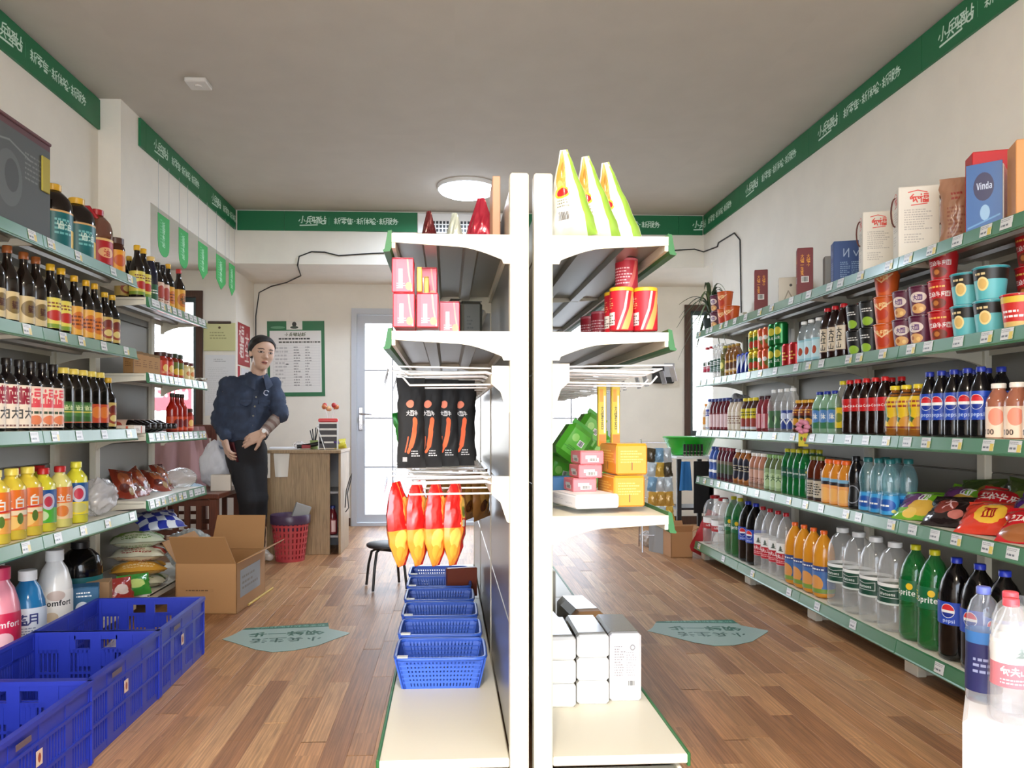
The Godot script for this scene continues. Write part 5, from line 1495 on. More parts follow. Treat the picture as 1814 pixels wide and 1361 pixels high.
	carton("soap_box", "brown carton beside the blue soap box", "box", P(-1.48, 0.119, 3.27), Vector3(0.09, 0.12, 0.1), 0.3, mat("kraft", rgb(150, 116, 80), 0.7))
	# far unit, top to bottom
	rowset.call(1.468, -1.418, [["yellow_soy", 3.6], ["yellow_soy", 3.672], ["navy_soy", 3.755], ["dark_sauce", 3.835], ["dark_sauce", 3.905], ["orange_soy", 3.975], ["gold_soy", 4.13], ["small_soy", 3.62, 0.08], ["small_soy", 3.7, 0.08], ["dark_sauce", 3.79, 0.08]], " on the far unit")
	for k in 4:
		carton("spice_box", "small brown spice carton on the far unit, %s from the left" % NTH[k], "box", P(-1.475, 1.123, 3.6 + k * 0.068), Vector3(0.062, 0.1, 0.06), 1.2, print_mat("spice_box_print", 64, 96, rgb(170, 128, 80), [["r", 0, 0, 1, .1, rgb(120, 90, 50)], ["s", .2, .3, .6, .4, 4, rgb(120, 84, 50)]]), "brown spice cartons")
	rowset.call(1.123, -1.418, [["chilli_jar", 3.885], ["chilli_jar", 3.96], ["spice_jar", 4.035], ["spice_jar", 4.107], ["cream_jar", 4.2], ["cream_jar", 4.272]], "")
	# sauce bottles lying on the third shelf of the far unit
	for k in 6:
		var t := put("dark_sauce", P(-1.62, 0.849 + 0.0315, 3.62 + k * 0.066), 0.0, "dark sauce bottle lying on its side on the far unit, %s from the left" % NTH[k], "lying sauce bottles")
		t.rotation = Vector3(0, 0, -PI / 2)
	rowset.call(0.849, -1.418, [["red_sauce", 4.03], ["red_sauce", 4.1], ["red_sauce", 4.17], ["chilli_jar", 4.26]], " standing on the far unit")
	carton("flat_packet", "flat white and red packet on the rail of the far unit", "packet", P(-1.45, 0.849, 3.5), Vector3(0.09, 0.035, 0.12), 0.0, print_mat("packet_print", 96, 48, rgb(226, 214, 200), [["r", .6, 0, .12, 1, rgb(200, 90, 60)], ["s", .1, .2, .4, .5, 3, rgb(120, 100, 90)]]))
	# red snack bags on the fourth shelf of the far unit
	var sm := print_mat("red_snack_print", 128, 160, rgb(130, 44, 26), [["d", 64, 60, 40, 44, rgb(170, 90, 50)], ["d", 50, 110, 30, 24, rgb(90, 30, 20)], ["d", 90, 120, 20, 20, rgb(150, 120, 70)]], 0.2, 0.9)
	for k in 5:
		bag("snack_bag", "glossy reddish brown snack bag on the far unit, %s from the left" % NTH[k], P(-1.52 + 0.02 * (k % 2), 0.543, 3.64 + k * 0.128), lean(1.2 + 0.2 * (k % 3), -0.5 - 0.3 * (k % 2), 0.2 * (k % 3) - 0.2), pillow(0.13, 0.15, 0.045, 40 + k % 3, 0.06), sm, "red snack bags on the far unit")
	tag(obj("plastic_bag", crumple(0.2, 0.12, 0.22, 33, 0.35), pane("clear_bag_2", Color(0.9, 0.88, 0.86), 0.38, 0.12), null, P(-1.5, 0.545, 4.27)), "clear crinkled plastic bag of sweets by the window", "bag")
	# torn paper on the second shelf end
	tag(obj("paper_scrap", MB.new().grid(8, 4, func(u: float, v: float) -> Vector3: return Vector3((u - 0.5) * 0.1, 0.004 + 0.02 * absf(sin(u * 7.0 + v * 3.0)), (v - 0.5) * 0.05)), mat("paper", rgb(226, 222, 212), 0.7), null, P(-1.43, 1.123, 4.34)), "curled white paper scrap on the end of the far unit", "paper")
	# sacks on the floor by the far unit
	var sacks := [
		["green and white flour sack lowest in the pile", rgb(196, 196, 170), rgb(96, 120, 60), -1.47, 0.119, 3.72, 0.0], ["yellow starch sack in the pile by the carton", rgb(206, 150, 50), rgb(230, 210, 170), -1.46, 0.18, 3.71, 0.12],
		["pale salt sack with red marks in the pile", rgb(206, 200, 176), rgb(150, 60, 50), -1.48, 0.245, 3.73, -0.1], ["green and white sugar sack topmost in the pile", rgb(190, 196, 170), rgb(100, 130, 60), -1.47, 0.31, 3.74, 0.15],
	]
	var n := 0
	for q in sacks:
		var sp := print_mat("sack_print_%d" % n, 128, 128, q[1], [["r", 0, .4, 1, .2, q[2]], ["d", 64, 50, 24, 20, q[2]], ["s", .2, .7, .6, .2, 3, q[2]]], 0.4, 0.4)
		bag("food_sack", q[0], P(q[3], q[4] + 0.03, q[5] - 0.1), Basis(Vector3.UP, 0.25 + q[6]) * Basis(Vector3.RIGHT, -PI / 2), pillow(0.24, 0.2, 0.075, 50 + n, 0.04), sp, "sacks piled by the far unit")
		n += 1
	bag("food_sack", "blue and white checked sack leaning against the open carton", P(-1.42, 0.375, 3.84), lean(0.5, -1.3, 0.15), pillow(0.22, 0.24, 0.07, 61, 0.04), print_mat("check_print", 96, 96, rgb(220, 224, 230), check_ops(), 0.35, 0.5), "sacks piled by the far unit")
	bag("food_sack", "bright green packet beside the blue crate", P(-1.43, 0.12, 3.52), lean(0.7, -0.5, 0.0), pillow(0.14, 0.1, 0.05, 62, 0.05), print_mat("green_pack_print", 96, 96, rgb(50, 140, 50), [["d", 48, 48, 30, 20, rgb(190, 210, 120)]], 0.3, 0.6), "sacks piled by the far unit")
	bag("food_sack", "red packet with white print beside the brown carton", P(-1.43, 0.12, 3.38), lean(0.9, -0.4, 0.0), pillow(0.12, 0.11, 0.05, 63, 0.05), print_mat("red_pack_print", 96, 96, rgb(150, 40, 36), [["d", 48, 48, 26, 20, rgb(220, 200, 190)]], 0.3, 0.6), "sacks piled by the far unit")
	var tb := obj("plastic_bag", crumple(0.3, 0.24, 0.22, 36, 0.5), pane("cloudy_bag", Color(0.72, 0.74, 0.72), 0.5, 0.2), null, P(-1.42, 0.13, 4.15))
	tag(tb, "large cloudy plastic bag with straw standing behind the sacks", "bag")

func check_ops() -> Array:
	var out := []
	for i in 5:
		for j in 5:
			if (i + j) % 2 == 0:
				out.append(["r", i * 0.2, j * 0.2, 0.2, 0.2, rgb(36, 50, 150)])
	return out

# ---------------------------------------------------------------- on the gondola
func goods_gondola() -> void:
	# crisps on top, right side
	var chips := print_mat("crisps_print", 128, 192, rgb(232, 232, 220), [["r", .8, 0, .2, 1, rgb(150, 190, 70)], ["d", 36, 50, 26, 50, rgb(206, 160, 70)], ["d", 44, 40, 12, 12, rgb(180, 130, 50)], ["d", 30, 80, 14, 12, rgb(226, 190, 110)], ["d", 40, 96, 28, 14, rgb(236, 190, 60)], ["d", 40, 96, 22, 9, rgb(210, 40, 40)], ["b", .2, .72, .3, .12], ["s", .2, .58, .3, .1, 3, rgb(140, 140, 120)]], 0.25, 0.7)
	for k in 3:
		bag("crisp_bag", "white and green potato crisp bag leaning on the gondola top, %s from the left" % NTH[k], P(0.283 + k * 0.071, 1.3425, 1.83 + 0.065 * k), lean(-0.15, 0.0, 0.1 + 0.03 * k), pillow(0.125 + 0.004 * k, 0.212 + 0.009 * k, 0.075, 70, 0.03, true), chips, "crisp bags on the gondola top")
	# snack bags on top, left side
	for q in [["dark red foil snack bag with pointed top on the gondola", rgb(90, 16, 24), -0.075, 2.25, 0.175, 0.07], ["pale green and white snack bag on the gondola top", rgb(196, 204, 190), 0.0, 2.25, 0.17, 0.08], ["large crimson foil snack bag with pointed top on the gondola", rgb(176, 34, 60), 0.075, 2.2, 0.2, 0.11]]:
		var sm := mat("foil_" + q[1].to_html(), q[1], 0.25, 0.35)
		bag("snack_bag", q[0], P(q[2], 1.3425, q[3]), lean(-0.4, 0.0, 0.0), pillow(q[5] * 1.35, q[4], q[5] * 0.9, int(q[3] * 30 + q[2] * 100), 0.03, true), shiny(sm, 0.6, 0.12), "snack bags on the gondola top")
	carton("snack_box", "flat brown carton beside the gondola post on top", "box", P(0.108, 1.3425, 2.05), Vector3(0.02, 0.19, 0.16), 0.0, mat("kraft_pale", rgb(196, 150, 120), 0.6))
	# pink boxes, second shelf left
	var pb := print_mat("pink_box_print", 96, 144, rgb(226, 70, 84), [["r", 0, 0, .18, 1, rgb(206, 36, 56)], ["r", .3, .3, .2, .6, rgb(248, 230, 226)], ["p", [70, 0, 76, 60, 90, 140], 8, rgb(240, 150, 120)], ["s", .2, .72, .5, .2, 3, rgb(250, 240, 236)], ["d", 76, 120, 16, 18, rgb(240, 140, 70)]], 0.3, 0.6)
	var i := 0
	for q in [[-0.118, 1.1215, 1.825, "lower left one"], [-0.063, 1.1215, 1.825, "lower right one"], [-0.12, 1.202, 1.82, "upper one at the shelf nose"], [-0.068, 1.202, 1.93, "upper one set back"], [-0.012, 1.1215, 1.95, "set back beside the grey boxes"], [-0.118, 1.1215, 1.9, "behind the lower left one"]]:
		carton("drink_box", "pink and red drink carton, " + q[3], "box", P(q[0], q[1], q[2]), Vector3(0.051, 0.0795, 0.055), 0.0, pb, "pink drink cartons")
		i += 1
	for k in 2:
		carton("incense_box", "slim yellow carton wedged between the pink cartons, %s" % ["left", "right"][k], "box", P(-0.081 + k * 0.014, 1.203, 1.80 + 0.05 * k), Vector3(0.011, 0.055 - 0.012 * k, 0.03), 0.0, mat("yellow_card", rgb(226, 190, 100), 0.5), "slim yellow cartons")
	for k in 2:
		carton("speaker_box", "dark grey rounded box in the shade of the second shelf, %s" % ["narrow", "wide"][k], "box", P(0.0 + k * 0.046, 1.1215, 2.2), Vector3(0.03 + 0.03 * k, 0.125 - 0.006 * k, 0.07), 0.1, print_mat("grey_dark_print", 64, 96, rgb(84, 84, 74), [["s", .2, .3, .3, .4, 4, rgb(50, 50, 46)]]), "dark grey boxes", 0.008)
	# tins, second shelf right
	for q in [["big_tin", 0.408, 1.1215, 1.86, "left of the front pair"], ["big_tin", 0.467, 1.1215, 1.86, "right of the front pair"], ["big_tin", 0.408, 1.1215, 1.925, "behind the left one"], ["big_tin", 0.467, 1.1215, 1.925, "behind the right one"], ["small_tin", 0.436, 1.2285, 1.93, "standing on top of the tall tins"], ["small_tin", 0.408, 1.1215, 2.12, "set back, nearer"], ["small_tin", 0.395, 1.1215, 2.22, "set back, farther"], ["small_tin", 0.46, 1.1215, 2.05, "at the edge, set back"]]:
		put(q[0], P(q[1], q[2], q[3]), -0.5, "%s, %s" % [KIND[q[0]].w, q[4]], "drink tins on the gondola", "tin")
	# black pouches on the upper left hooks
	var bp := print_mat("black_pouch_print", 128, 320, rgb(9, 9, 10), [["d", 58, 92, 18, 14, rgb(230, 130, 100)], ["h", "大面牛", 38, 116, 17, rgb(230, 226, 222)], ["p", [78, 150, 74, 190, 60, 240], 22, rgb(224, 96, 50)], ["p", [60, 240, 50, 262], 14, rgb(224, 96, 50)], ["p", [44, 210, 40, 240, 36, 262], 6, rgb(200, 90, 50)], ["s", .5, .8, .3, .08, 3, rgb(200, 200, 200)], ["r", .2, .88, .16, .05, rgb(170, 170, 170)]], 0.7)
	for k in 4:
		bag("seaweed_pouch", "black hanging pouch with orange chilli print, %s from the left" % NTH[k], P(-0.108 + k * 0.042, 0.785, 1.93 + 0.03 * k), lean(0.25 - 0.05 * k), pillow(0.072, 0.225, 0.024, 80 + k % 2, 0.05), bp, "black pouches on the upper hooks")
	for k in 3:
		bag("seaweed_pouch", "plain black hanging pouch in the second line, %s from the left" % NTH[k], P(-0.08 + k * 0.05, 0.79, 2.12 + 0.03 * k), lean(0.1), pillow(0.085, 0.22, 0.026, 83, 0.05), mat("black_foil", rgb(9, 9, 10), 0.7), "black pouches on the upper hooks")
	bag("snack_bag", "green foil bag edge hanging left of the black pouches", P(-0.125, 0.815, 2.25), lean(0.5, 0, 0.2), pillow(0.08, 0.12, 0.03, 86, 0.05), mat("green_foil", rgb(30, 120, 40), 0.3, 0.2), "")
	# red crisps on the lower left hooks
	var rc := print_mat("red_crisps_print", 96, 192, rgb(206, 30, 28), [["r", 0, .55, .6, .45, rgb(236, 150, 50)], ["d", 30, 130, 20, 24, rgb(246, 196, 90)], ["d", 24, 160, 16, 18, rgb(240, 170, 60)], ["d", 62, 60, 20, 26, rgb(236, 190, 90)], ["d", 64, 70, 12, 12, rgb(130, 150, 50)], ["d", 60, 96, 16, 8, rgb(226, 220, 190)], ["p", [50, 0, 48, 190], 6, rgb(240, 140, 60)]], 0.22, 0.9)
	for k in 4:
		bag("crisp_bag", "red and orange crisp bag hanging on the lower hooks, %s from the left" % NTH[k], P(-0.13 + k * 0.042, 0.545, 1.9 + 0.006 * (k % 2)), lean(0.95, 0.0, 0.1 - 0.05 * k), pillow(0.085, 0.21, 0.045, 90 + k % 2, 0.03, false, true), rc, "red crisp bags on the lower hooks")
	var am := print_mat("amber_snack_print", 96, 128, rgb(150, 100, 40), [["d", 48, 60, 28, 36, rgb(190, 140, 60)], ["d", 40, 90, 16, 16, rgb(90, 50, 20)]], 0.25, 0.8)
	for k in 4:
		bag("snack_bag", "brown amber snack bag hanging far back on lower hooks, %s from the left" % NTH[k], P(-0.05 + k * 0.045, 0.6, 2.32 + 0.02 * k), lean(1.0, 0, 0.1), pillow(0.1, 0.15, 0.04, 93, 0.06), am, "amber bags on the lower hooks")
	# blue baskets on the deck
	var bm := basket_mesh(0.25, 0.09, 0.19, 0.84)
	var spots := [2.3, 2.54, 2.78, 3.02, 3.26, 3.5]
	for k in 6:
		var d: float = spots[k]
		var t := thing("plastic_basket", "blue perforated plastic basket on the gondola base, %s" % ["nearest", "second from the front", "third from the front", "fourth from the front", "fifth from the front", "farthest"][k], "basket", P(-0.04 - 0.006 * k, 0.1315, d), 0.0, "blue baskets on the gondola base")
		obj("lattice", bm[0], mat("basket_blue", rgb(62, 104, 206), 0.35), t)
		obj("rim", bm[1], M.basket_blue, t)
		obj("floor_plate", bm[2], M.basket_blue, t)
		obj("price_sticker", MB.new().bbox(Vector3(-0.108, 0.0975, 0.098), Vector3(0.03, 0.003, 0.022), 0.0008), mat("sticker_white", rgb(230, 230, 224), 0.5), t)
	carton("snack_box", "reddish brown packet leaning out of the fifth basket", "packet", P(0.03, 0.16, 3.27), Vector3(0.13, 0.12, 0.035), 0.2, mat("brown_packet", rgb(126, 56, 34), 0.4))
	bag("snack_bag", "pale packet lying in the third basket", P(-0.02, 0.15, 2.86), Basis(Vector3.RIGHT, -PI / 2), pillow(0.12, 0.08, 0.03, 97, 0.05), mat("pale_packet", rgb(210, 206, 196), 0.4))
	bag("snack_bag", "dark red packet in the second basket", P(0.03, 0.15, 2.6), Basis(Vector3.RIGHT, -PI / 2), pillow(0.1, 0.08, 0.03, 98, 0.05), mat("dark_red_packet", rgb(120, 30, 40), 0.35))
	bag("snack_bag", "dark packet filling the fourth basket", P(-0.03, 0.15, 3.09), Basis(Vector3.RIGHT, -PI / 2), pillow(0.16, 0.12, 0.06, 99, 0.05), mat("dark_packet", rgb(50, 36, 34), 0.35))
	# right side, hooks: green tissue packs and yellow hanging strips
	var gp := print_mat("green_tissue_print", 128, 128, rgb(90, 180, 50), [["d", 40, 40, 24, 20, rgb(150, 210, 100)], ["b", .55, .3, .3, .24], ["s", .2, .66, .6, .2, 3, rgb(50, 120, 40)], ["p", [0, 100, 128, 90], 4, rgb(60, 150, 50)]], 0.3, 0.7)
	for q in [[0.3, 0.80, 2.12, -0.62, "upper left"], [0.335, 0.715, 2.1, -0.62, "lower middle"], [0.375, 0.83, 2.3, -0.6, "upper right, farther"], [0.285, 0.70, 2.2, -0.25, "lowest left"], [0.44, 0.76, 2.35, 0.0, "far right behind the strips"]]:
		var t := thing("tissue_pack", "green plastic-wrapped tissue pack hanging on the gondola, %s" % q[4], "tissue pack", P(q[0], q[1], q[2]), 0.0, "green tissue packs")
		t.rotation.z = q[3]
		t.rotation.y = 0.2
		obj("body", MB.new().bbox(Vector3(0, 0.05, 0), Vector3(0.085, 0.1, 0.06), 0.014), gp, t)
		obj("seal", MB.new().bbox(Vector3(0, 0.105, 0), Vector3(0.07, 0.016, 0.004), 0.001), mat("green_film", rgb(80, 170, 60), 0.3), t)
	var ys := print_mat("yellow_strip_print", 48, 192, rgb(226, 196, 60), [["r", .1, .1, .5, .2, rgb(236, 160, 50)], ["v", "大福生白", 14, 70, 16, rgb(90, 80, 40)], ["r", 0, .82, 1, .18, rgb(236, 130, 40)], ["r", .7, .2, .25, .6, rgb(240, 232, 200)]], 0.3, 0.6)
	for k in 2:
		carton("snack_strip", "long yellow packet hanging from the right hooks, %s" % ["left, orange foot", "right"][k], "packet", P(0.39 + k * 0.036, 0.835, 2.02), Vector3(0.024, 0.17, 0.012), 0.2, ys, "yellow hanging packets")
	# right side third shelf
	var ob := print_mat("orange_box_print", 128, 96, rgb(220, 146, 34), [["s", .1, .15, .8, .5, 5, rgb(244, 206, 110)], ["p", [64, 60, 64, 84], 4, rgb(90, 50, 20)]], 0.3, 0.6)
	for k in 2:
		carton("biscuit_box", "orange biscuit box on the third gondola shelf, %s" % ["lower", "upper"][k], "box", P(0.41 + 0.006 * k, 0.6975 + k * 0.0765, 1.88), Vector3(0.078, 0.073, 0.13), 0.12, ob, "orange biscuit boxes", 0.004)
	var pk := print_mat("pink_soap_print", 128, 64, rgb(232, 120, 128), [["r", .2, .3, .5, .3, rgb(214, 220, 216)], ["b", .3, .5, .5, .36]], 0.3, 0.6)
	for k in 3:
		carton("soap_box", "small pink soap box on the third gondola shelf, %s" % ["lowest", "middle", "topmost"][k], "box", P(0.322 - 0.01 * (k == 0 as int) + 0.004 * k, 0.73 + k * 0.0335, 1.9), Vector3(0.06, 0.031, 0.08), 0.15, pk, "pink soap boxes")
	carton("tissue_box", "long white paper box at the front of the third gondola shelf", "box", P(0.316, 0.6975, 1.86), Vector3(0.11, 0.031, 0.16), 0.25, print_mat("white_box_print", 128, 64, rgb(232, 230, 234), [["s", .1, .2, .4, .3, 3, rgb(170, 170, 190)], ["s", .6, .6, .3, .2, 2, rgb(190, 190, 200)]]), "", 0.004)
	carton("soap_box", "blue box behind the pink soap boxes", "box", P(0.275, 0.6975, 2.0), Vector3(0.05, 0.06, 0.05), 0.1, mat("blue_card", rgb(70, 120, 170), 0.5))
	# right deck: paper rolls in dark film
	var ft := mat("film_dark", rgb(112, 106, 96), 0.22)
	shiny(ft, 0.8, 0.1)
	for c in 3:
		var x := 0.283 + c * 0.094
		for k in 3:
			if c == 2 and k > 0:
				continue
			var h := 0.062 if c < 2 else 0.186
			var pr: Material = mat("roll_white", rgb(240, 238, 232), 0.6) if c < 2 else print_mat("roll_print", 96, 192, rgb(236, 232, 230), [["s", .08, .14, .36, .5, 12, rgb(150, 144, 144)], ["s", .52, .24, .36, .4, 10, rgb(160, 154, 154)], ["d", 72, 34, 9, 9, rgb(120, 116, 116)], ["d", 72, 34, 6, 6, rgb(236, 232, 230)], ["b", .54, .7, .3, .1], ["s", .08, .7, .3, .2, 5, rgb(210, 200, 196)]], 0.4)
			var t := thing("paper_roll_pack", "white paper roll pack on the gondola base, %s%s" % [["left stack", "middle stack", "printed end, right"][c], ", " + ["bottom", "middle", "top"][k] if c < 2 else ""], "paper pack", P(x + 0.004 * k * 0, 0.1315 + k * 0.0635, 2.16 + 0.02 * c), 0.0, "paper roll packs on the gondola base")
			obj("roll_end", MB.new().bbox(Vector3(0, h / 2, 0.004), Vector3(0.088, h, 0.21), 0.007), pr, t)
			obj("film", MB.new().bbox(Vector3(0, h / 2 + 0.0008, -0.012), Vector3(0.0886, h + 0.0004, 0.2), 0.007), ft, t)
	for q in [[0.3, 2.52, 0.13, rgb(206, 190, 160), "pale paper pack in film behind the left stack"], [0.43, 2.6, 0.15, rgb(190, 140, 90), "tan paper pack in film behind the right stack"]]:
		var t2 := thing("paper_roll_pack", q[4], "paper pack", P(q[0], 0.1315, q[1]), 0.1)
		obj("body", MB.new().bbox(Vector3(0, q[2] / 2, 0), Vector3(0.11, q[2], 0.26), 0.02), mat("pack_" + q[3].to_html(), q[3], 0.5), t2)
		obj("film", MB.new().bbox(Vector3(0, q[2] / 2 + 0.001, -0.02), Vector3(0.112, q[2] + 0.001, 0.23), 0.02), ft, t2)
	carton("tissue_box", "pale grey upright box far back on the gondola base", "box", P(0.33, 0.1315, 2.95), Vector3(0.1, 0.2, 0.1), 0.1, print_mat("pale_grey_print", 64, 96, rgb(190, 186, 170), [["s", .3, .5, .4, .1, 1, rgb(110, 110, 100)], ["s", .1, .8, .8, .12, 1, rgb(90, 84, 70)]]))
	carton("tissue_box", "dark olive box far back on the gondola base", "box", P(0.29, 0.1315, 3.3), Vector3(0.14, 0.2, 0.12), 0.0, mat("olive_box", rgb(90, 90, 74), 0.6))
	tag(obj("plastic_bag", crumple(0.16, 0.12, 0.2, 38, 0.35), mat("dark_bag", rgb(40, 40, 42), 0.3), null, P(0.28, 0.1315, 3.6)), "black crumpled bag at the far end of the gondola base", "bag")

func basket_mesh(w: float, h: float, dp: float, taper: float) -> Array:
	# a tapering lattice basket; base at y = 0
	var lat := MB.new()
	var rim := MB.new()
	var walls := [[Vector3(0, 0, 1), Vector3(1, 0, 0), w, dp], [Vector3(0, 0, -1), Vector3(-1, 0, 0), w, dp], [Vector3(1, 0, 0), Vector3(0, 0, -1), dp, w], [Vector3(-1, 0, 0), Vector3(0, 0, 1), dp, w]]
	for q in walls:
		var nn: Vector3 = q[0]
		var uu: Vector3 = q[1]
		var L: float = q[2] * 0.5
		var D: float = q[3] * 0.5
		var at := func(s: float, t: float) -> Vector3:
			var k := lerpf(taper, 1.0, t)
			return nn * D * k + uu * s * L * k + Vector3.UP * t * h
		var cols := int(q[2] / 0.0105)
		var bar := func(a: Vector3, b: Vector3, wd: Vector3) -> void:
			var o := nn * 0.0011
			lat.quad(a - wd + o, a + wd + o, b + wd + o, b - wd + o)
			lat.quad(a + wd - o, a - wd - o, b - wd - o, b + wd - o)
		for c in cols + 1:
			var s := -1.0 + 2.0 * c / cols
			var wide := 0.0031 if c > 1 and c < cols - 1 else 0.007
			bar.call(at.call(s, 0.0), at.call(s, 1.0), uu * wide)
		for r in 7:
			var t: float = [0.0, 0.22, 0.36, 0.5, 0.64, 0.78, 0.95][r]
			var hh := 0.0034 if r > 0 and r < 6 else 0.006
			var o2 := nn * 0.0011
			var a: Vector3 = at.call(-1.0, t)
			var b: Vector3 = at.call(1.0, t)
			var uph := Vector3.UP * hh
			lat.quad(a - uph + o2, b - uph + o2, b + uph + o2, a + uph + o2)
			lat.quad(b - uph - o2, a - uph - o2, a + uph - o2, b + uph - o2)
	var pts := []
	for k in 24:
		var a := TAU * k / 24.0
		pts.append(Vector3(signf(cos(a)) * pow(absf(cos(a)), 0.22) * (w / 2 + 0.006), h, signf(sin(a)) * pow(absf(sin(a)), 0.22) * (dp / 2 + 0.006)))
	rim.tube(pts, 0.006, 6, true)
	var fl := MB.new().bbox(Vector3(0, 0.002, 0), Vector3(w * taper, 0.004, dp * taper), 0.001)
	return [lat.mesh(), rim.mesh(), fl.mesh()]

# ---------------------------------------------------------------- back of the shop
func sheet(called: String, label: String, category: String, a: Vector3, b: Vector3, y0: float, y1: float, m: Material, thick := 0.002, group := "") -> MeshInstance3D:
	# a flat printed sheet on a wall; a left edge, b right edge as one reads it (y ignored)
	a.y = 0
	b.y = 0
	var n := (b - a).cross(Vector3.UP).normalized()
	var bs := Basis((b - a).normalized(), Vector3.UP, n)
	var o := obj(called, MB.new().box(Vector3.ZERO, Vector3((b - a).length(), y1 - y0, thick)), m, null, (a + b) / 2 + Vector3.UP * (y0 + y1) / 2 + n * (thick / 2 + 0.0005), bs)
	tag(o, label, category, group)
	return o

func back_area() -> void:
	# poster
	var pm := pic(320, 430, rgb(14, 104, 58))
	rect(pm, 0.045, 0.13, 0.9, 0.82, rgb(226, 224, 220))
	rect(pm, 0.34, 0.0, 0.28, 0.115, rgb(228, 226, 216))
	disc(pm, Vector2(152, 18), 12, 14, rgb(40, 34, 34))
	disc(pm, Vector2(152, 36), 22, 8, rgb(60, 70, 60))
	disc(pm, Vector2(60, 36), 40, 8, rgb(90, 150, 110))
	han(pm, "小兵驿站新", 96, 66, 20, rgb(80, 84, 60), 0.13, Vector2(1.2, 0), 0.15)
	small_print(pm, 0.2, 0.215, 0.66, 0.04, 1, rgb(40, 40, 40), 5)
	small_print(pm, 0.2, 0.26, 0.72, 0.04, 1, rgb(70, 70, 60), 6)
	for k in 16:
		rect(pm, 0.1, 0.32 + k * 0.036, 0.82, 0.003, rgb(190, 188, 186))
	for k in 5:
		rect(pm, 0.1 + k * 0.2, 0.32, 0.004, 0.56, rgb(196, 194, 192))
	small_print(pm, 0.14, 0.33, 0.2, 0.5, 10, rgb(190, 188, 186), 7)
	small_print(pm, 0.46, 0.33, 0.1, 0.54, 15, rgb(150, 148, 146), 8)
	small_print(pm, 0.66, 0.33, 0.08, 0.54, 15, rgb(160, 158, 156), 9)
	disc(pm, Vector2(110, 246), 9, 3, rgb(30, 30, 30))
	var po := thing("wall_poster", "white price table poster with green border on back wall", "poster", P(-1.365, 1.447, FAR), 0.0)
	obj("sheet", MB.new().box(Vector3(0, 0, 0.004), Vector3(0.49, 0.65, 0.003)), shiny(mat("poster_print", Color.WHITE, 0.4, 0.0, tx(pm)), 0.7, 0.15), po, Vector3.ZERO, Basis(Vector3.BACK, 0.012))
	# notices on the pier beside the left window
	var nb := thing("notice_board", "yellowish clip notice hanging on the pier beside the window", "notice", P(-1.85, 1.572, 6.15), 0.0)
	obj("sheet", MB.new().bbox(Vector3(0, 0, 0.006), Vector3(0.25, 0.22, 0.008), 0.003), print_mat("notice_print", 128, 112, rgb(206, 204, 150), [["d", 64, 18, 5, 5, rgb(90, 70, 50)], ["s", .2, .3, .5, .3, 3, rgb(160, 158, 110)]], 0.4), nb)
	obj("clip_bar", MB.new().bbox(Vector3(0, 0.113, 0.008), Vector3(0.18, 0.02, 0.014), 0.003), mat("clip_brown", rgb(70, 54, 44), 0.5), nb)
	sheet("paper_notice", "tall white paper sheet below the yellowish notice", "paper", P(-1.965, 0, 6.149), P(-1.73, 0, 6.149), 0.95, 1.43, print_mat("paper_print", 96, 192, rgb(226, 226, 226), [["s", .3, .06, .4, .06, 2, rgb(170, 170, 170)], ["s", .1, .2, .8, .6, 20, rgb(208, 208, 208)]]))
	sheet("paper_notice", "red poster with white characters on the side of the pier", "poster", P(-1.7245, 0, 6.2), P(-1.7245, 0, 6.56), 1.36, 1.7, print_mat("red_poster_print", 96, 96, rgb(170, 40, 50), [["v", "福惠", 10, 8, 34, rgb(240, 226, 220)], ["v", "大生", 54, 20, 30, rgb(240, 226, 220)]]))
	sheet("paper_notice", "small red slip below the red poster on the pier", "paper", P(-1.7245, 0, 6.2), P(-1.7245, 0, 6.26), 1.24, 1.35, mat("red_slip", rgb(176, 40, 56), 0.6))
	sheet("paper_notice", "white paper partly behind the person on the pier side", "paper", P(-1.7245, 0, 6.3), P(-1.7245, 0, 6.52), 1.1, 1.34, mat("paper_white", rgb(226, 226, 230), 0.6))
	# red banner outside the left window
	tag(obj("banner_post", MB.new().box(P(-3.1, 0.45, 8.21), Vector3(0.04, 1.2, 0.04)), mat("post_grey", rgb(150, 150, 150), 0.5)), "grey post carrying the red banner outside the left window", "post")
	sheet("street_banner", "red street banner with white characters outside the left window", "banner", P(-3.4, 0, 8.185), P(-2.75, 0, 8.185), 1.02, 1.5, print_mat("street_print", 160, 96, rgb(226, 60, 74), [["h", "惠福", 50, 24, 46, rgb(250, 240, 240)]]), 0.01)
	# cables
	var wire := mat("cable_black", rgb(34, 34, 36), 0.5)
	tag(obj("cable", MB.new().tube([P(-0.25, 2.2, 5.85), P(-0.449, 2.185, 5.85), P(-0.619, 2.179, 5.85), P(-0.874, 2.159, 5.85), P(-0.98, 2.184, 5.85), P(-1.077, 2.187, 5.85), P(-1.17, 2.15, 5.85), P(-1.182, 2.082, 5.85), P(-1.244, 2.087, 6.288), P(-1.424, 2.087, 6.597), P(-1.576, 2.07, 6.69), P(-1.68, 2.016, 6.692), P(-1.708, 1.812, 6.692), P(-1.708, 1.45, 6.692)], 0.005, 6), wire), "black cable looping over the beam down to the left pier", "cable")
	tag(obj("cable", MB.new().tube([P(1.2, 2.21, 5.85), P(1.63, 2.22, 5.85), P(1.851, 2.236, 5.85), P(1.921, 2.215, 5.845), P(1.923, 2.185, 5.54), P(1.923, 2.209, 5.516), P(1.923, 2.201, 5.199), P(1.923, 2.129, 5.094), P(1.923, 1.6, 5.07)], 0.005, 6), wire), "black cable hanging down the right wall corner", "cable")
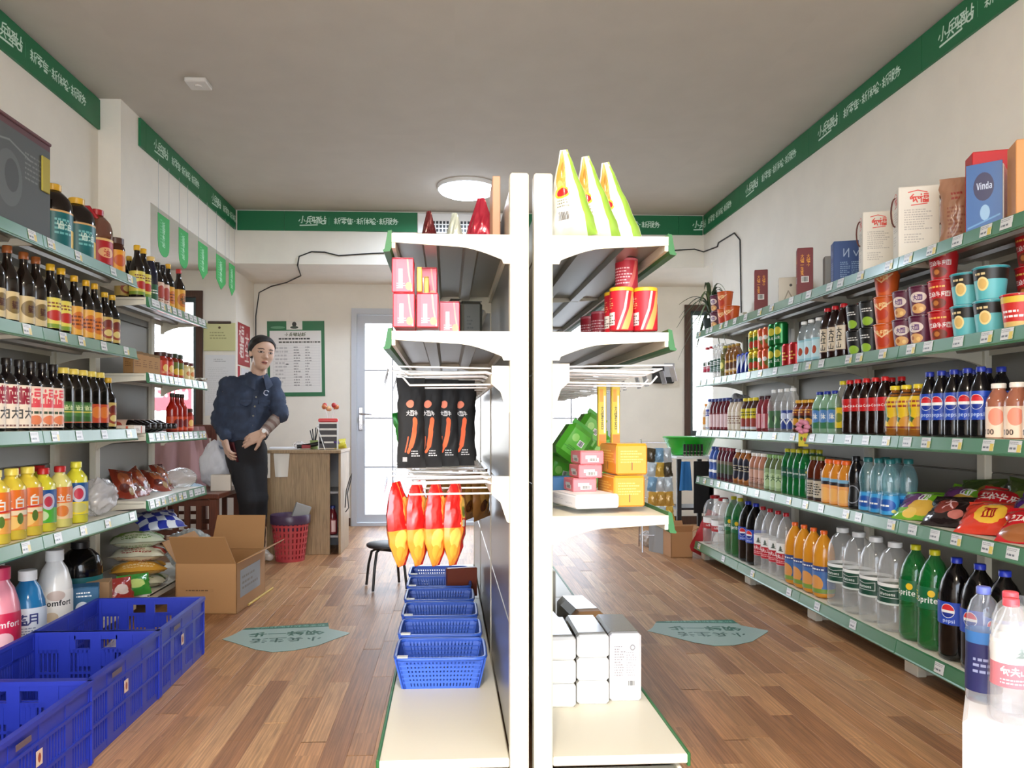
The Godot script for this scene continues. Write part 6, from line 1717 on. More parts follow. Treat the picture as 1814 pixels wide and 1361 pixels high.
	# pennants under the frieze of the far left wall
	var pn := print_mat("pennant_print", 96, 144, rgb(58, 172, 90), [["v", "新服务站", 36, 22, 20, rgb(190, 230, 200)], ["s", .2, .1, .2, .6, 8, rgb(110, 196, 140)]], 0.5)
	var spans := [[4.30, 4.47, 0], [4.62, 4.78, 0], [4.965, 5.15, 1], [5.335, 5.55, 1], [5.63, 5.78, 1]]
	for k in 5:
		var q: Array = spans[k]
		var w: float = q[1] - q[0]
		var poly := PackedVector2Array([Vector2(-w / 2, 0.23), Vector2(-w / 2, 0.08 if q[2] == 0 else 0.06)])
		for j in range(1, 8):
			var a := float(j) / 8
			if q[2] == 0:
				poly.append(Vector2(-w / 2 * cos(a * PI), 0.07 - 0.07 * sin(a * PI)))
		if q[2] == 1:
			poly.append(Vector2(0, 0))
		poly.append(Vector2(w / 2, 0.08 if q[2] == 0 else 0.06))
		poly.append(Vector2(w / 2, 0.23))
		var t := thing("pennant", "green hanging pennant with white writing, %s from the left" % NTH[k], "pennant", P(-1.63, 1.825, (q[0] + q[1]) / 2), PI / 2, "green pennants")
		obj("cloth", MB.new().prism(poly, Vector3.ZERO, Vector3.RIGHT, Vector3.UP, 0.002), pn, t)
		var st := MB.new()
		for s in [-1, 1]:
			st.tube([Vector3(s * w * 0.46, 0.23, 0.001), Vector3(s * w * 0.46, 0.523, 0.001)], 0.0012, 4)
		obj("string", st, mat("string_grey", rgb(190, 190, 190), 0.5), t)
	# ceiling plate
	var cp := thing("ceiling_plate", "small square plate on the ceiling near the left wall", "ceiling plate", P(-1.2, CEIL, 3.66), 0.0)
	obj("plate", MB.new().bbox(Vector3(0, -0.012, 0), Vector3(0.1, 0.022, 0.1), 0.004), mat("plate_grey", rgb(214, 210, 204), 0.5), cp)
	obj("knob", MB.new().lathe([Vector2(0.0, -0.03), Vector2(0.018, -0.028), Vector2(0.02, -0.022)], 12), M.plate_grey, cp)
	counter()
	left_corner()
	right_corner()

func counter() -> void:
	var db: Material = M.desk_board
	var t := thing("counter_desk", "beige laminate cashier desk before the back wall", "desk", P(-1.02, 0, 5.25), 0.0)
	obj("worktop", MB.new().bbox(Vector3(0.005, 0.7, -0.2), Vector3(0.5, 0.022, 0.46), 0.003), db, t)
	obj("front_panel", MB.new().bbox(Vector3(-0.025, 0.345, -0.012), Vector3(0.4, 0.688, 0.018), 0.002), db, t)
	obj("front_panel", MB.new().bbox(Vector3(-0.228, 0.26, -0.03), Vector3(0.05, 0.52, 0.018), 0.002), db, t)
	obj("side_panel", MB.new().bbox(Vector3(0.24, 0.345, -0.21), Vector3(0.016, 0.688, 0.4), 0.002), db, t)
	obj("back_panel", MB.new().bbox(Vector3(0.0, 0.345, -0.41), Vector3(0.46, 0.688, 0.016), 0.002), mat("desk_grey", rgb(150, 152, 156), 0.6), t)
	for y in [0.12, 0.42]:
		obj("shelf", MB.new().bbox(Vector3(0.0, y, -0.21), Vector3(0.46, 0.016, 0.38), 0.002), M.desk_grey, t)
	# paper hanging over the edge
	tag(obj("hanging_paper", MB.new().grid(6, 8, func(u: float, v: float) -> Vector3: return Vector3((u - 0.5) * (0.11 - 0.03 * (1 - v)), v * 0.18, 0.006 + 0.012 * sin(u * 5.0) * (1 - v) + 0.008 * (1 - v))), mat("paper", rgb(226, 222, 212), 0.7), null, P(-1.165, 0.53, 5.245)), "white paper hanging over the desk's front edge", "paper")
	# things on the desk
	var y := 0.712
	carton("paper_stack", "flat stack of white papers on the desk", "papers", P(-1.17, y, 5.36), Vector3(0.2, 0.014, 0.14), 0.15, mat("paper_white", rgb(226, 226, 230), 0.6))
	tag(obj("plastic_bag", crumple(0.12, 0.06, 0.08, 44, 0.5), pane("clear_bag_2", Color(0.9, 0.88, 0.86), 0.38, 0.12), null, P(-1.1, y, 5.52)), "crumpled clear wrapper at the back of the desk", "bag")
	var ph := thing("telephone_handset", "black and red handset lying on the desk", "handset", P(-0.99, y, 5.33), 0.3)
	obj("grip", MB.new().tube([Vector3(-0.09, 0.02, 0), Vector3(-0.03, 0.024, 0), Vector3(0.04, 0.036, 0), Vector3(0.09, 0.05, 0)], 0.014, 8), M.black_plastic, ph)
	obj("tape", MB.new().bbox(Vector3(-0.03, 0.02, 0.012), Vector3(0.06, 0.024, 0.012), 0.002), mat("red_tape", rgb(150, 30, 36), 0.4), ph)
	var org := thing("wire_organizer", "tall black and white wire organizer with red top on desk", "organizer", P(-0.87, y, 5.35), 0.1)
	for k in 4:
		var g := MB.new()
		var yy := 0.012 + k * 0.045
		g.box(Vector3(0, yy, 0), Vector3(0.12, 0.003, 0.1))
		for z in [-0.05, 0.05]:
			g.box(Vector3(0, yy + 0.014, z), Vector3(0.12, 0.03, 0.003))
		for x in [-0.06, 0.06]:
			g.box(Vector3(x, yy + 0.014, 0), Vector3(0.003, 0.03, 0.1))
		obj("tray", g, mat("dark_mesh", rgb(50, 44, 44), 0.5), org)
	var fr := MB.new()
	for x in [-0.062, 0.062]:
		for z in [-0.052, 0.052]:
			fr.tube([Vector3(x, 0.0, z), Vector3(x, 0.19, z)], 0.003, 6)
	fr.tube([Vector3(-0.075, 0.17, 0.054), Vector3(-0.02, 0.0, 0.054)], 0.003, 6)
	obj("frame", fr, M.white_plastic, org)
	obj("red_tray", MB.new().bbox(Vector3(0, 0.2, 0), Vector3(0.13, 0.025, 0.1), 0.006), mat("bright_red", rgb(214, 40, 36), 0.4), org)
	var lo := thing("lollipop_stand", "lollipops in a stand on top of the wire organizer", "sweets", P(-0.86, y + 0.2132, 5.37), 0.0)
	for k in 7:
		var a := k * TAU / 7
		var top := Vector3(cos(a) * 0.045, 0.08 + 0.014 * sin(k * 2.1), sin(a) * 0.03)
		var st := obj("stick", MB.new().tube([Vector3(cos(a) * 0.02, 0.0, sin(a) * 0.012), top], 0.0018, 5), M.white_plastic, lo)
		obj("sweet", MB.new().lathe([Vector2(0, -0.018), Vector2(0.013, -0.012), Vector2(0.017, 0), Vector2(0.013, 0.012), Vector2(0, 0.018)], 10), mat("sweet_%d" % (k % 3), [rgb(206, 120, 70), rgb(190, 60, 60), rgb(222, 170, 120)][k % 3], 0.3), st, top)
	var pl := thing("pen_cup", "small green cup of black pens beside the organizer", "cup", P(-0.985, y, 5.45), 0.0)
	obj("cup", MB.new().lathe([Vector2(0.026, 0), Vector2(0.03, 0.06), Vector2(0.027, 0.06), Vector2(0.024, 0.005)], 14), mat("cup_green", rgb(150, 170, 100), 0.4), pl)
	for k in 4:
		obj("pen", MB.new().tube([Vector3(0, 0.008, 0), Vector3(0.02 * (k - 1.5), 0.13 + 0.01 * k, 0.012 * ((k % 2) * 2 - 1))], 0.004, 6), M.black_plastic, pl)
	bag("snack_bag", "yellow and purple packet at the desk's right edge", P(-0.805, y, 5.5), lean(0.4, -0.3, 0.1), pillow(0.09, 0.07, 0.04, 130, 0.05), print_mat("yellow_pack_print", 64, 64, rgb(210, 196, 60), [["r", 0, 0, .4, .6, rgb(110, 80, 150)]]))
	var cb := obj("cable", MB.new().tube([P(-0.765, 0.3, 5.42), P(-0.757, 0.42, 5.42), P(-0.735, 0.5, 5.43), P(-0.72, 0.54, 5.43), P(-0.725, 0.5, 5.43), P(-0.75, 0.4, 5.42), P(-0.74, 0.3, 5.42), P(-0.762, 0.27, 5.42)], 0.004, 6), mat("cable_black", rgb(34, 34, 36), 0.5))
	tag(cb, "loop of black charger cable hanging at the desk's side", "cable")
	put("maroon_drink", P(-0.835, 0.13, 5.31), 0.4, "small purple-capped bottle inside the desk's open side", "")
	# bin
	var b := thing("waste_basket", "red perforated plastic waste basket in front of the desk", "bin", P(-1.07, 0, 5.06), 0.0)
	var red := mat("bin_red", rgb(190, 70, 76), 0.4)
	var lat := MB.new()
	for k in 26:
		var a := k * TAU / 26
		var c0 := Vector3(sin(a), 0, cos(a))
		var tg := Vector3(cos(a), 0, -sin(a)) * 0.0075
		var lo2 := c0 * 0.092
		var hi := c0 * 0.121 + Vector3.UP * 0.27
		lat.quad(lo2 - tg, lo2 + tg, hi + tg * 1.2, hi - tg * 1.2)
	for r in 8:
		var t2 := r / 7.0
		lat.lathe([Vector2(lerpf(0.0925, 0.1215, t2), t2 * 0.26), Vector2(lerpf(0.0925, 0.1215, t2) + 0.0016, t2 * 0.26 + 0.013)], 26, Vector3.ZERO, Basis(), 0, 0, false)
	obj("lattice", lat, red, b)
	obj("base", MB.new().lathe([Vector2(0, 0.001), Vector2(0.092, 0.001), Vector2(0.094, 0.02)], 26, Vector3.ZERO, Basis(), 0, 0, false), red, b)
	obj("bag_liner", MB.new().lathe([Vector2(0.1, 0.2), Vector2(0.116, 0.285), Vector2(0.124, 0.3), Vector2(0.13, 0.29), Vector2(0.128, 0.25), Vector2(0.1265, 0.242)], 26, Vector3.ZERO, Basis(), 0, 0, false, 7, 0.012), mat("liner_purple", rgb(70, 50, 76), 0.35), b)
	carton("empty_box", "grey open carton sticking out of the red waste basket", "box", P(-1.03, 0.22, 5.04), Vector3(0.1, 0.15, 0.05), 0.3, mat("grey_card", rgb(150, 150, 148), 0.5)).rotation.z = -0.35

func left_corner() -> void:
	# low wooden table with a lattice apron behind the far unit
	var w: Material = M.red_wood
	var t := thing("wooden_table", "low reddish wooden table with lattice apron by the left window", "table", P(-1.78, 0, 5.0), 0.0)
	obj("top", MB.new().bbox(Vector3(0, 0.45, 0), Vector3(0.72, 0.03, 0.6), 0.004), w, t)
	for s in [[-0.32, 0.26], [0.32, 0.26], [-0.32, -0.26], [0.32, -0.26]]:
		obj("leg", MB.new().bbox(Vector3(s[0], 0.2175, s[1]), Vector3(0.05, 0.435, 0.05), 0.004), w, t)
	for z in [-0.26, 0.26]:
		obj("apron", MB.new().bbox(Vector3(0, 0.41, z), Vector3(0.6, 0.04, 0.022), 0.003), w, t)
		obj("rail", MB.new().bbox(Vector3(0, 0.23, z), Vector3(0.6, 0.03, 0.022), 0.003), w, t)
		obj("rail", MB.new().bbox(Vector3(-0.02, 0.29, z), Vector3(0.2, 0.022, 0.02), 0.003), w, t)
		for x in [-0.27, -0.2, -0.13, 0.09, 0.16, 0.23]:
			obj("slat", MB.new().bbox(Vector3(x, 0.32, z), Vector3(0.034, 0.16, 0.02), 0.003), w, t)
	# wooden chair behind it
	var c := thing("wooden_chair", "dark wooden chair under the mauve coat by the window", "chair", P(-1.95, 0, 5.62), 0.1)
	obj("seat", MB.new().bbox(Vector3(0, 0.43, 0), Vector3(0.4, 0.03, 0.38), 0.004), w, c)
	for s in [[-0.18, 0.16], [0.18, 0.16], [-0.18, -0.16], [0.18, -0.16]]:
		obj("leg", MB.new().bbox(Vector3(s[0], 0.2075, s[1]), Vector3(0.04, 0.415, 0.04), 0.004), w, c)
	for x in [-0.18, 0.18]:
		obj("back_post", MB.new().bbox(Vector3(x, 0.66, -0.17), Vector3(0.04, 0.44, 0.03), 0.004), w, c)
	obj("backrest", MB.new().bbox(Vector3(0, 0.83, -0.17), Vector3(0.34, 0.1, 0.02), 0.004), w, c)
	# mauve coat over the chair
	var coat := MB.new()
	for side in 2:
		coat.grid(16, 14, func(u: float, v: float) -> Vector3:
			var fold := 0.03 * sin(u * 17.0 + v * 2.0) * (1.1 - v) + 0.012 * sin(u * 41.0)
			var wd := lerpf(0.44, 0.3, v * v)
			return Vector3((u - 0.5) * wd, 0.47 + v * 0.4, (0.06 + 0.1 * (1 - v) + fold) * (1.0 if side == 0 else -0.4) + (0.02 if side == 0 else -0.02)), side == 1)
	tag(obj("coat", coat, mat("mauve_cloth", rgb(176, 136, 136), 0.8), null, P(-1.9, 0.0, 5.42)), "mauve cloth coat draped over the chair by the window", "coat")
	var wb := obj("shopping_bag", crumple(0.26, 0.36, 0.16, 47, 0.4), print_mat("white_bag_print", 128, 96, rgb(216, 216, 222), [["s", .44, .5, .3, .14, 1, rgb(60, 60, 60)], ["d", 80, 30, 10, 7, rgb(214, 180, 60)], ["p", [10, 20, 50, 40], 4, rgb(120, 130, 150)]], 0.4), null, P(-1.58, 0.4655, 5.18))
	tag(wb, "white plastic shopping bag with black print behind the person", "bag")
	carton("milk_carton", "pale carton beside the white shopping bag on the table", "box", P(-1.48, 0.4655, 4.95), Vector3(0.12, 0.1, 0.08), 0.2, mat("pale_carton", rgb(206, 196, 182), 0.6))
	tag(obj("plastic_bag", crumple(0.22, 0.07, 0.14, 49, 0.5), mat("pale_blue_film", rgb(166, 190, 206), 0.3), null, P(-1.62, 0.4655, 4.8)), "crumpled pale blue plastic wrapper on the table", "bag")

func right_corner() -> void:
	# small white side table with black legs behind the end of the right shelving
	var t := thing("side_table", "small white-topped table with black legs beyond the right shelving", "table", P(1.66, 0, 5.36), 0.0)
	obj("top", MB.new().bbox(Vector3(0, 0.655, 0), Vector3(0.27, 0.02, 0.3), 0.003), M.white_plastic, t)
	for s in [[-0.11, 0.12], [0.11, 0.12], [-0.11, -0.12], [0.11, -0.12]]:
		obj("leg", MB.new().bbox(Vector3(s[0], 0.3225, s[1]), Vector3(0.03, 0.645, 0.03), 0.003), M.black_plastic, t)
	obj("shelf", MB.new().bbox(Vector3(0, 0.3, 0), Vector3(0.24, 0.015, 0.26), 0.002), M.black_plastic, t)
	obj("back_cloth", MB.new().bbox(Vector3(0.06, 0.45, 0.13), Vector3(0.14, 0.36, 0.01), 0.003), M.black_plastic, t)
	var g := thing("green_basket", "bright green translucent oval basket on the side table", "basket", P(1.66, 0.6655, 5.36), 0.0)
	var prof := [Vector2(0.1, 0.002), Vector2(0.12, 0.01), Vector2(0.165, 0.1), Vector2(0.178, 0.128), Vector2(0.186, 0.126), Vector2(0.172, 0.095), Vector2(0.128, 0.004), Vector2(0, 0.0)]
	obj("bowl", MB.new().lathe(prof, 30, Vector3.ZERO, Basis.from_scale(Vector3(1, 1, 0.75))), pane("green_plastic", rgb(40, 190, 50), 0.8, 0.15), g)
	obj("ribs", MB.new().lathe([Vector2(0.181, 0.122), Vector2(0.192, 0.128), Vector2(0.181, 0.134)], 30, Vector3.ZERO, Basis.from_scale(Vector3(1, 1, 0.75))), mat("green_rim", rgb(40, 170, 50), 0.35), g)
	tag(obj("plastic_bag", crumple(0.18, 0.06, 0.12, 52, 0.4), pane("clear_bag_2", Color(0.9, 0.88, 0.86), 0.38, 0.12), null, P(1.66, 0.695, 5.36)), "clear wrapping lying in the green basket", "bag")
	for k in 6:
		carton("lighter", "black lighter in the row before the green basket, %s from the left" % NTH[k], "lighter", P(1.585 + k * 0.024, 0.6655, 5.225), Vector3(0.016, 0.08, 0.012), 0.0, print_mat("lighter_print", 16, 64, rgb(24, 20, 20), [["r", 0, .6, 1, .06, rgb(190, 180, 160)], ["r", 0, .9, 1, .1, rgb(200, 190, 170)]]), "black lighters")
	tag(obj("blue_cloth", MB.new().grid(8, 8, func(u: float, v: float) -> Vector3: return Vector3((u - 0.5) * (0.06 + 0.03 * (1 - v)), v * 0.2, 0.012 * sin(u * 9.0))), mat("cloth_blue", rgb(40, 110, 170), 0.7), null, P(1.585, 0.43, 5.2)), "blue cloth hanging on the side table", "cloth")
	# wire rack with snack bags
	var r := thing("snack_rack", "leaning wire rack of small snack packets beside the side table", "rack", P(1.41, 0, 5.33), -0.15)
	var fr := MB.new()
	for x in [-0.1, 0.1]:
		fr.tube([Vector3(x, 0, 0.1), Vector3(x, 0.78, -0.03)], 0.006, 6)
		fr.tube([Vector3(x, 0, -0.16), Vector3(x, 0.78, -0.03)], 0.006, 6)
	for k in 6:
		var f := 0.12 + k * 0.13
		fr.tube([Vector3(-0.1, f * 0.98, 0.1 - f * 0.166), Vector3(0.1, f * 0.98, 0.1 - f * 0.166)], 0.004, 6)
	obj("frame", fr, M.chrome, r)
	var cols := [rgb(70, 60, 40), rgb(190, 200, 206), rgb(120, 160, 190), rgb(200, 160, 60), rgb(190, 196, 200)]
	for k in 5:
		for j in 3:
			var c: Color = cols[(k + j * 2) % 5] if k != 3 else rgb(196, 150, 60)
			bag("snack_packet", "small snack packet on the wire rack, %s line from the top, %s" % [NTH[k], ["left", "middle", "right"][j]], P(1.36 + j * 0.062, 0.62 - k * 0.1, 5.28 - 0.03 * k * 0.5), lean(-0.15, -0.1, 0.1 * (j - 1)), pillow(0.062, 0.1, 0.025, 140 + (k + j) % 3, 0.06), shiny(mat("packet_" + c.to_html(), c, 0.3, 0.15), 0.6, 0.1), "packets on the wire rack")
	# cartons on the floor
	var cb := open_carton("cardboard_box", "small open brown carton on the floor beyond the right shelving", P(1.5, 0, 5.1), Vector3(0.15, 0.17, 0.14), 0.1, rgb(176, 128, 84))
	tag(obj("plastic_bag", crumple(0.16, 0.14, 0.14, 55, 0.5), pane("cloudy_bag_2", Color(0.8, 0.78, 0.76), 0.55, 0.15), null, P(1.4, 0.0, 5.5)), "crumpled clear bag on the floor behind the carton", "bag")
	sheet("flat_card", "grey flat card leaning beside the small carton", "card", P(1.36, 0, 5.3), P(1.45, 0, 5.14), 0.0, 0.2, mat("grey_card", rgb(150, 150, 148), 0.5), 0.006)
	var rp := thing("red_sack", "red packet leaning at the end of the right base shelf", "bag", P(1.63, 0.12, 5.0), 0.0)
	rp.transform = Transform3D(lean(-0.3, 0.0, -0.45), P(1.6, 0.03, 5.03))
	obj("body", pillow(0.12, 0.3, 0.07, 146, 0.04), mat("red_cloth", rgb(170, 36, 44), 0.5), rp)
	# payment terminal on the back wall
	var pt := thing("wall_terminal", "black wall box with grey card on the back wall", "terminal", P(1.83, 1.315, FAR), 0.0)
	obj("case", MB.new().bbox(Vector3(0, 0, 0.03), Vector3(0.19, 0.15, 0.05), 0.008), M.black_plastic, pt)
	obj("card", MB.new().bbox(Vector3(0.05, 0.04, 0.058), Vector3(0.09, 0.12, 0.004), 0.001), mat("plate_grey2", rgb(176, 176, 180), 0.5), pt)
	# potted plant at the far end of the top shelf
	var pp := thing("potted_plant", "potted plant with long drooping leaves at the far end of the top shelf", "plant", P(1.655, 1.489, 4.9), 0.0)
	obj("pot", MB.new().lathe([Vector2(0, 0), Vector2(0.035, 0), Vector2(0.048, 0.075), Vector2(0.052, 0.08), Vector2(0.046, 0.08), Vector2(0, 0.07)], 18), mat("pot_dark", rgb(50, 60, 58), 0.5), pp)
	var rr := RandomNumberGenerator.new()
	rr.seed = 4
	for k in 36:
		var a := rr.randf() * TAU
		var L := rr.randf_range(0.14, 0.27)
		var top := rr.randf_range(0.14, 0.36)
		var droop := rr.randf_range(0.1, 0.42)
		var wd := rr.randf_range(0.008, 0.014)
		var dir := Vector3(cos(a), 0, sin(a) * 0.7)
		if dir.x > 0.3:
			L *= 0.6
		var sd := Vector3.UP.cross(dir).normalized()
		var f := func(u: float, v: float) -> Vector3:
			var p := dir * (L * (0.25 * v + 0.75 * v * v)) + Vector3.UP * (0.07 + top * 2.0 * v - (top + droop) * v * v)
			return p + sd * (u - 0.5) * 2.0 * wd * sin(PI * clampf(v * 0.88 + 0.1, 0, 1)) + Vector3.UP * absf(u - 0.5) * 0.006
		obj("leaf", MB.new().grid(2, 10, f), mat("leaf_green_%d" % (k % 2), [rgb(52, 70, 40), rgb(96, 112, 72)][k % 2], 0.5), pp)

func open_carton(called: String, label: String, at: Vector3, s: Vector3, turn: float, c: Color) -> Node3D:
	var m := mat("carton_" + c.to_html(), c, 0.75)
	var t := thing(called, label, "box", at, turn)
	var th := 0.004
	obj("base", MB.new().box(Vector3(0, th / 2, 0), Vector3(s.x, th, s.z)), m, t)
	for q in [[-1, 0], [1, 0], [0, -1], [0, 1]]:
		var sx: float = q[0]
		var sz: float = q[1]
		var size := Vector3(th if sx != 0 else s.x, s.y, th if sz != 0 else s.z)
		obj("side", MB.new().box(Vector3(sx * (s.x - th) / 2, s.y / 2, sz * (s.z - th) / 2), size), m, t)
		var out := Vector3(sx, 0, sz)
		var along := Vector3(sz, 0, -sx)
		var L := s.x if sz != 0 else s.z
		var fl := s.z * 0.42 if sz != 0 else s.x * 0.42
		var lift: float = {Vector2(-1, 0): 0.9, Vector2(1, 0): 0.45, Vector2(0, -1): 1.2, Vector2(0, 1): 0.9}[Vector2(sx, sz)]
		var a := out * ((s.x if sx != 0 else s.z) / 2) + Vector3.UP * s.y
		var tip := a + out * fl * cos(lift) + Vector3.UP * fl * sin(lift)
		var half := along * L * 0.48
		var th_v := (tip - a).cross(along).normalized() * th
		var fm := MB.new()
		fm.quad(a - half, a + half, tip + half * 0.92, tip - half * 0.92)
		fm.quad(a + half + th_v, a - half + th_v, tip - half * 0.92 + th_v, tip + half * 0.92 + th_v)
		fm.quad(tip - half * 0.92, tip + half * 0.92, tip + half * 0.92 + th_v, tip - half * 0.92 + th_v)
		fm.quad(a - half, tip - half * 0.92, tip - half * 0.92 + th_v, a - half + th_v)
		fm.quad(tip + half * 0.92, a + half, a + half + th_v, tip + half * 0.92 + th_v)
		obj("flap", fm, m, t)
	return t

# ---------------------------------------------------------------- things in the aisles
func crate_meshes() -> Array:
	var w := 0.4
	var dp := 0.475
	var h := 0.222
	var wall := MB.new()
	var bars := MB.new()
	for q in [[Vector3(0, 0, 1), Vector3(1, 0, 0), w, dp, true], [Vector3(0, 0, -1), Vector3(-1, 0, 0), w, dp, true], [Vector3(1, 0, 0), Vector3(0, 0, -1), dp, w, false], [Vector3(-1, 0, 0), Vector3(0, 0, 1), dp, w, false]]:
		var nn: Vector3 = q[0]
		var uu: Vector3 = q[1]
		var L: float = q[2]
		var D: float = q[3] / 2 - 0.006
		var b := Basis(uu, Vector3.UP, nn)
		var put_ := func(mb: MB, u: float, y: float, su: float, sy: float, th: float, out: float) -> void:
			mb.box(nn * (D + out) + uu * u + Vector3.UP * y, Vector3(su, sy, th), b)
		put_.call(wall, 0.0, h - 0.006, L, 0.012, 0.016, 0.003)
		if q[4]:
			put_.call(wall, -L * 0.33, 0.186, L * 0.34, 0.05, 0.005, 0.0)
			put_.call(wall, L * 0.33, 0.186, L * 0.34, 0.05, 0.005, 0.0)
			put_.call(wall, 0.0, 0.204, L * 0.34, 0.014, 0.005, 0.0)
			put_.call(wall, 0.0, 0.16, L * 0.98, 0.012, 0.006, 0.0)
			put_.call(wall, 0.0, 0.135, L * 0.3, 0.05, 0.004, 0.0)
		else:
			put_.call(wall, 0.0, 0.188, L, 0.045, 0.005, 0.0)
			put_.call(wall, 0.0, 0.165, L, 0.008, 0.012, 0.002)
		put_.call(wall, 0.0, 0.09, L, 0.008, 0.012, 0.002)
		put_.call(wall, 0.0, 0.012, L, 0.024, 0.006, 0.0)
		for s in [-1.0, -0.52, 0.0, 0.52, 1.0]:
			put_.call(wall, s * (L / 2 - 0.008), 0.11, 0.022 if absf(s) > 0.9 else 0.034, 0.21, 0.008, 0.0)
		var n := int(L / 0.0135)
		for k in n:
			put_.call(bars, -L / 2 + (k + 0.5) * L / n, 0.09, 0.006, 0.15, 0.005, -0.0005)
	wall.box(Vector3(0, 0.004, 0), Vector3(w - 0.01, 0.006, dp - 0.01))
	return [wall.mesh(), bars.mesh()]

func sticker_shape(mirror: float) -> PackedVector2Array:
	var p := PackedVector2Array()
	var ctrl := [[-0.26, -0.02], [-0.23, 0.03], [-0.19, 0.14], [0.16, 0.18], [0.17, 0.08], [0.26, -0.0], [0.255, -0.02], [0.14, -0.17], [0.05, -0.225], [-0.03, -0.235], [-0.1, -0.19], [-0.2, -0.08]]
	for q in ctrl:
		p.append(Vector2(q[0] * mirror, q[1]))
	return p

func aisle_things() -> void:
	var cm := crate_meshes()
	var blue := mat("crate_blue", rgb(32, 48, 156), 0.42)
	var ds := [2.78, 2.305, 1.826]
	for k in 3:
		var t := thing("plastic_crate", "blue slatted plastic crate on the left aisle floor, %s" % ["farthest", "middle", "nearest"][k], "crate", P(-1.163 + 0.006 * k, 0.001, ds[k]), deg_to_rad([1.5, 0.0, -0.5][k]), "blue crates in the left aisle")
		obj("shell", cm[0], blue, t)
		obj("bars", cm[1], blue, t)
		obj("sticker", MB.new().bbox(Vector3(0.201, 0.13, 0.02), Vector3(0.001, 0.036, 0.026), 0.0002), print_mat("crate_sticker", 32, 32, rgb(214, 190, 170), [["d", 16, 16, 8, 10, rgb(150, 70, 50)]]), t)
		obj("name_plate", MB.new().bbox(Vector3(0.205, 0.192, 0.09), Vector3(0.001, 0.014, 0.06), 0.0002), mat("plate_brown", rgb(96, 80, 90), 0.5), t)
	for q in [[-1.15, 2.76, 61], [-1.1, 2.28, 62]]:
		tag(obj("plastic_bag", crumple(0.2, 0.17, 0.16, q[2], 0.5), pane("clear_bag_%d" % q[2], Color(0.85, 0.86, 0.92), 0.42, 0.15), null, P(q[0], 0.009, q[1])), "clear plastic bag of goods lying in the %s blue crate" % ["far", "middle"][q[2] - 61], "bag")
	var ct := open_carton("cardboard_box", "open brown cardboard carton standing on the left aisle floor", P(-1.15, 0, 3.87), Vector3(0.29, 0.235, 0.43), -0.06, rgb(164, 120, 74))
	obj("print", MB.new().bbox(Vector3(-0.03, 0.11, 0.2155), Vector3(0.13, 0.014, 0.001), 0.0002), print_mat("carton_line", 96, 16, rgb(164, 120, 74), [["s", 0, .1, 1, .8, 1, rgb(96, 66, 40)]]), ct)
	obj("side_label", MB.new().bbox(Vector3(0.1455, 0.13, 0.02), Vector3(0.001, 0.13, 0.3), 0.0002), print_mat("carton_label", 96, 48, rgb(120, 128, 132), [["s", .1, .2, .8, .6, 3, rgb(90, 84, 78)]]), ct)
	tag(obj("wooden_stick", MB.new().tube([P(-1.0, 0.012, 3.78), P(-0.93, 0.05, 3.98)], 0.006, 6), mat("stick_yellow", rgb(196, 166, 90), 0.6), null), "thin yellow stick leaning beside the open carton", "stick")
	# floor stickers
	for k in 2:
		var im := pic(512, 448, rgb(150, 172, 164))
		han(im, "小兵生活", 110, 150, 62, rgb(44, 84, 74), 0.13, Vector2(1.18, 0))
		han(im, "领鲜一步", 110, 250, 66, rgb(40, 92, 76), 0.15, Vector2(1.18, 0))
		im.fill_rect(Rect2i(0, 376, 512, 72), rgb(40, 104, 86))
		han(im, "新零售新体验新服务", 110, 392, 30, rgb(130, 176, 160), 0.1)
		im.rotate_180()
		var m := mat("floor_sticker_%d" % k, Color.WHITE, 0.4, 0.0, tx(im))
		var sh := sticker_shape(1.0 if k == 0 else 1.0)
		var t := obj("floor_sticker", MB.new().prism(sh, Vector3.ZERO, Vector3.RIGHT, Vector3.FORWARD, 0.001), m, null, P(-0.705, 0.0006, 3.27) if k == 0 else P(1.09, 0.0006, 3.27), Basis(Vector3.UP, deg_to_rad(6 if k == 0 else -4)))
		tag(t, ["pale green arrow-shaped floor sticker in the left aisle", "pale green arrow-shaped floor sticker in the right aisle"][k], "sticker", "floor stickers")
	# small metal stool behind the gondola
	var st := thing("metal_stool", "low stool with bent black tube legs behind the hanging red bags", "stool", P(-0.37, 0, 4.2), 0.3)
	obj("seat", MB.new().lathe([Vector2(0, 0.222), Vector2(0.1, 0.222), Vector2(0.108, 0.228), Vector2(0.108, 0.238), Vector2(0.1, 0.243), Vector2(0, 0.243)], 24), mat("seat_dark", rgb(40, 36, 40), 0.45), st)
	for a in 2:
		var pts := []
		for q in [[-0.13, 0.004], [-0.115, 0.12], [-0.095, 0.205], [-0.07, 0.217], [0.07, 0.217], [0.095, 0.205], [0.115, 0.12], [0.13, 0.004]]:
			pts.append(Vector3(q[0], q[1] - 0.0005 - 0.014 * a * (1.0 if q[1] > 0.2 else 0.0), 0))
		obj("leg_frame", MB.new().tube(pts, 0.0075, 8), M.black_plastic, st, Vector3.ZERO, Basis(Vector3.UP, PI / 4 + a * PI / 2))

